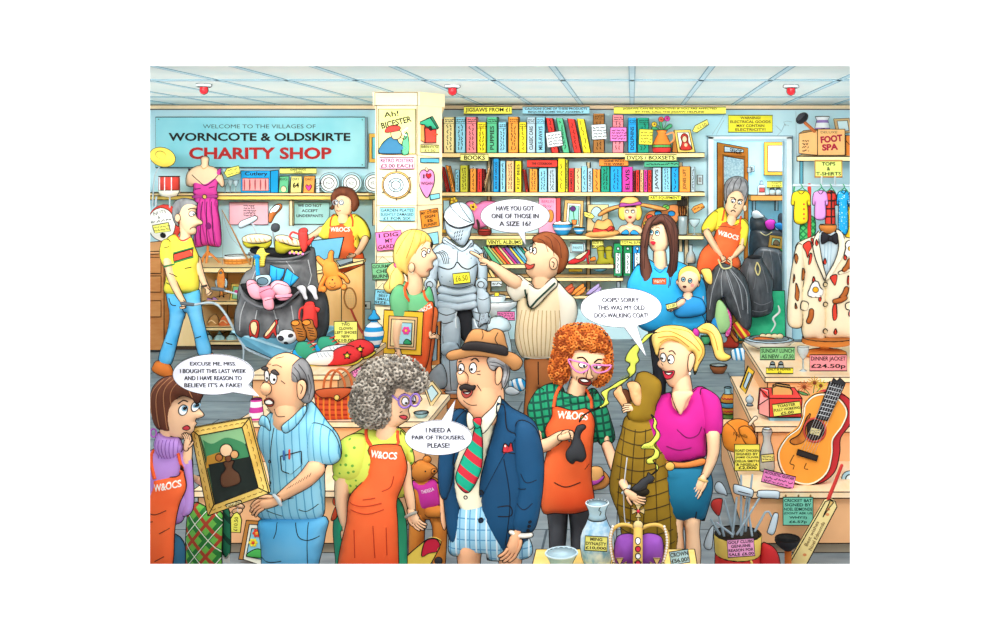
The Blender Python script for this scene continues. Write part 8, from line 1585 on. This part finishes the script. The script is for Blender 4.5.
t = T('dog_waste_bag', 'small black knotted dog waste bag pulled from the coat pocket', 'bag', 2, 3, 4.25, (710, 260)); p = t.part('bag', '33353a'); p.puff('665,245 690,225 710,205 735,190 742,172 758,185 772,200 760,220 742,225 730,250 700,262 672,262', .8)
SM = 'd6e05a'
t = T('smell_trail', 'wavy yellow green smell ribbon rising from the raised bag to the hair', 'smell ribbon', 2, 2, 4.4, (410, 550)); t.part('ribbon', SM).puff('408,545 420,515 460,490 520,458 530,430 515,400 560,372 600,345 650,320 640,290 655,262 632,245 640,215 665,180 690,165 700,190 690,215 698,245 682,265 680,300 650,330 600,370 555,390 545,430 550,455 500,480 440,505', .3, cap=8); THINGS[-1].part('lettering', '6a7a20').text('WHIFF!', 630, 322, 56, 12, rot=-26, d0=-10); THINGS[-1].part('ribbon_tip', SM).puff('705,158 735,120 785,108 760,118 740,140 710,165', .4)
t = T('smell_trail', 'short wavy smell ribbon rising from the coat pocket bag', 'smell ribbon', 2, 3, 4.15, (760, 185)); t.part('ribbon', SM).puff('755,185 780,160 775,130 740,130 735,110 765,90 770,60 710,55 720,35 755,20 780,-20 765,-50 770,-80 755,-110 772,-95 785,-70 780,-45 798,-20 795,10 770,40 795,70 790,100 765,115 790,140 785,165', .4, cap=8); THINGS[-1].part('lettering', '6a7a20').text('POOH!', 742, 45, 50, 11, rot=-8, d0=-10)
# -- quilted coat
OC = NOI('6e5410', 'a2801e', 4, .1); t = floorT('quilted_coat', 'olive brown quilted coat with a furry hood held up by its collar', 'coat', 2, 2, 4.42, 740)
p = t.part('coat', OC); p.puff([(x, y, 0) for x, y in ((640, 510), (750, 510), (800, 580), (835, 680), (850, 800), (880, 1000), (880, 1150), (840, 1290), (790, 1300), (700, 1250), (640, 1230), (600, 1000), (575, 930), (555, 850), (580, 700), (610, 600))], .42, d=0, N=360, cap=60)
for i, y in enumerate(range(560, 1260, 62)): x0, x1 = 600-(i > 1)*15+(i > 6)*20, 800+i*8; p.line('%d,%d %d,%d %d,%d' % (x0+6, y, (x0+x1)/2, y+22, x1-2, y-4), 2.6, mat=M('3c2c08'))
for i in range(5): x = 620+i*50; p.line('%d,570 %d,800 %d,1000 %d,1220' % (x+10, x+(i-2)*8, x+(i-2)*14, x+(i-2)*16), 2.2, mat=M('3c2c08'))
hd = t.part('hood', OC); hd.puff('680,330 700,300 740,298 800,340 805,400 780,460 770,520 690,540 640,500', .6, d=-16); lin_ = t.part('hood_lining', NOI('d89a64', 'eebc88', 30, .3)); lin_.puff('575,400 585,380 610,360 620,380 650,420 645,470 620,465 600,440', .6, d=-24); lin_.puff('640,345 670,335 700,350 712,400 705,450 680,450 660,420 650,380', .6, d=-50); hd.puff('612,385 640,380 660,420 640,460 620,430', .4, d=-30, mat=M('5a2e10')); pk = t.part('pocket', '241c10'); pk.ball(700, 860, 46, 22, d=-66, rd=14, ink=True); t.part('zip', 'c8ccd0').tube([(640, 700, 3, -60), (625, 850, 3, -62), (630, 1000, 3, -60), (650, 1010, 4, -60)])
# -- blonde woman in purple
t = person('blonde woman with a high ponytail in a magenta top and teal skirt', 3, 2, 4.45, 90)
b = t.part('body', SKIN); b.limb([(55, 330, 44), (60, 400, 50), (50, 450, 54)], d=6, N=80); b.puff('-60,170 -20,130 80,140 120,220 100,290 60,350 30,375 0,370 -20,340 -25,315 -34,300 -40,285 -55,275 -62,255 -50,240 -60,220', .75, N=220); b.puff('90,210 108,200 118,225 108,265 92,290 84,260', .5, d=-50); t.part('earring', 'e8e4d8').ball(92, 296, 6, 8, d=-64)
eye(t, -34, 222, 14, 22, -40, 228, 6); eye(t, 2, 228, 16, 22, -6, 232, 6); b.line('-48,185 -30,178', 3); b.line('-8,192 10,188 24,205', 3); b.line('-44,250 -34,262', 2); m = t.part('mouth', 'c0283c'); m.puff('-38,282 -20,285 18,282 8,312 -18,322 -32,306', .3, d=-66); m.decal('-30,288 -8,290 10,287 -8,300', mat=M('f6f2ea'), lift=1)
h = t.part('hair', HY); h.puff('-90,130 -70,95 -20,72 60,76 120,110 160,160 166,210 140,260 120,310 112,270 118,220 100,195 80,220 70,180 20,150 -20,150 -50,180 -62,225 -80,180', .75, d=-24, N=260); h.puff('118,100 170,62 215,75 250,130 262,200 295,222 270,245 225,235 205,180 185,120 150,110', .7, d=-10, N=150); strands(h, ['-70,105 0,95 90,140 140,190', '-60,125 20,120 90,170', '0,80 90,100 150,170', '150,85 205,110 230,190', '-50,150 -10,130 40,150', '130,140 155,190 135,240'], 2.2, M('c8842c')); t.part('hair_band', 'b02a90').ball(124, 104, 15, 20, d=-30, rot=-20, ink=True)
MG = NOI('b8087c', 'd4289a', 3, .1); s = t.part('top', MG); s.puff([(x, y, 0) for x, y in ((0, 400), (-60, 420), (-120, 440), (-165, 520), (-150, 620), (-175, 700), (-130, 740), (-50, 745), (60, 740), (140, 720), (175, 700), (180, 600), (250, 560), (245, 460), (200, 400), (140, 370), (80, 420), (50, 480), (20, 450))], .55, d=0, N=320); s.puff('150,375 215,400 245,450 252,560 235,600 170,598 158,560 150,460', .8, d=-30)
for q in ('30,560 80,600 130,590 150,550', '-120,560 -90,590', '160,560 175,600', '-20,640 40,660 100,650'): s.line(q, 2.6, mat=M('6c0450'))
b.puff('8,392 30,378 90,378 108,392 80,425 52,490 30,470 14,430', .45, d=-62, ink=False); s.line('0,395 14,430 32,472 52,492 82,425 128,380', 2.4)
sk = t.part('skirt', NOI('0c5a7c', '1c7ca0', 3, .1)); sk.puff([(x, y, 0) for x, y in ((-60, 735), (160, 735), (200, 800), (205, 880), (170, 1010), (160, 1020), (110, 1015), (40, 1025), (-30, 1000), (-75, 850))], .6, d=2, N=220); sk.line('125,960 120,1015', 3)
be = t.part('belt', 'd8803c'); be.puff([(x, y, 0) for x, y in ((-55, 715), (60, 725), (158, 705), (160, 735), (60, 752), (-55, 742))], .5, d=-46, cap=60); t.part('buckle', 'e0b458', parent=be).ball(-4, 730, 22, 20, d=-92, rd=8, ink=True)
b.limb([(205, 590, 34), (205, 680, 28), (180, 760, 22), (158, 800, 17)], d=-44, N=90); hand(b, 156, 800, 115, 110, 1, 6, 7, -54, thumb=15); t.part('watch', 'c8a868').tube([(138, 800, 7, -62), (156, 806, 7, -68), (174, 812, 7, -60)]); [b.limb([(x, 1000, 46), (x+4, 1080, 34), (x+8, 1200, 36), (x, t.z0-40, 20)], d=4, N=80) for x in (25, 105)]; [t.part('shoe', 'a01870').limb([(x, t.z0-24, 24), (x-30, t.z0-18, 20)], N=30) for x in (30, 110)]
b.limb([(-150, 560, 30), (-165, 520, 24), (-180, 480, 18)], d=-10, N=50); hand(b, -155, 470, 200, 84, -1, 14, 6, -66); s.puff('-120,440 -165,500 -180,560 -150,600 -110,560', .7, d=-8)
# -- tartan blanket over the arm of the assistant at the left
t = T('tartan_blanket', 'green and red tartan blanket with a fringe hanging beside the assistant in lilac', 'blanket', 0, 3, 3.66, (290, 800))
TT = PAT('6cbc4c', [('2a7a34', 40, .075, .28), ('2a7a34', -40, .075, .28), ('b0442c', 40, .075, .16, .45), ('b0442c', -40, .075, .16, .45), ('e8f0d8', 40, .075, .04, .8), ('e8f0d8', -40, .075, .04, .8)])
p = t.part('cloth', TT); p.puff([(x, y, 0) for x, y in ((205, 380), (220, 335), (250, 315), (310, 345), (372, 365), (378, 420), (372, 560), (368, 900), (190, 900), (195, 560))], .35, d=0, N=220); p.puff([(x, y, 0) for x, y in ((372, 365), (402, 360), (410, 440), (406, 570), (372, 575))], .5, d=14, mat=PAT('1c6a4a', [('0e3c2c', 40, .05, .3)]))
f = t.part('fringe', 'e8e0d0')
for i in range(6): f.tube([(378+i*5, 570, 1.6, 10), (376+i*6, 612, 1.4, 10)], n=4)
b = THINGS[-1]
q = [x for x in THINGS if x.name == 'person']
wn = q[7]; hb = [x for x in wn.parts if x.name == 'body'][0]; hand(hb, 400, 408, 150, 72, -1, 14, 5, 150, fist=True); hb.limb([(210, 240, 20), (300, 330, 17), (396, 402, 13)], d=110, d2=190, N=60)
# bodies are one piece under the clothes
CORE = [[(190, 250, 5), [(150, 300, 0), (135, 370, -50)], [(240, 330, 5), (248, 370, 10)]], [(112, 170, 0), [(40, 200, -10), (14, 215, -20)], [(200, 200, -10), (230, 260, -40)]],
 [(450, 500, 0), [(400, 540, 0), (395, 660, -60)], [(500, 620, 0), (546, 730, -40)]], [(228, 480, 0), [(150, 500, -20), (105, 470, -40)], [(320, 560, 0), (340, 690, 10)]],
 [(800, 385, 0), [(980, 480, -10), (1000, 600, -40)], [(850, 520, 0), (850, 660, -40)]], [(85, 560, -10), [(70, 560, -20), (60, 560, -40)]], [(285, 200, 0), [(200, 190, -20), (175, 228, -50)], [(350, 210, -10), (342, 300, -40)]],
 [(110, -10, 4), [(180, 80, 0), (205, 120, -10)], [(160, 150, 20), (210, 240, 110)]], [(690, 540, 0), [(850, 620, -20), (850, 745, -70)]], [(320, 620, 0), [(160, 660, -10), (125, 815, -30)], [(430, 680, 0), (420, 740, -20)], [(240, 1000, 0), (180, 1480, 14)], [(240, 1000, 0), (300, 1480, 14)]],
 [(800, 490, 10), [(1000, 700, -20), (970, 1060, -84)], [(610, 700, 0), (592, 980, 10)], [(820, 1000, 10), (720, 1150, 10)], [(820, 1000, 10), (920, 1150, 10)]], [(390, 420, 0), [(230, 500, -20), (225, 640, -80)], [(520, 500, -10), (545, 640, -70)]],
 [(50, 450, 0), [(190, 480, -10), (205, 590, -44)], [(-120, 480, 0), (-150, 560, -10)], [(70, 800, 2), (25, 1000, 4)], [(70, 800, 2), (105, 1000, 4)]]]
for t, c in zip(q, CORE):
    b = [x for x in t.parts if x.name == 'body'][0]; r = 8 if t.Y > 6 else 12
    for ch in c[1:]: b.tube([(x, y, r, d) for x, y, d in [c[0]]+ch], surf=False)
for t in THINGS: build(t)
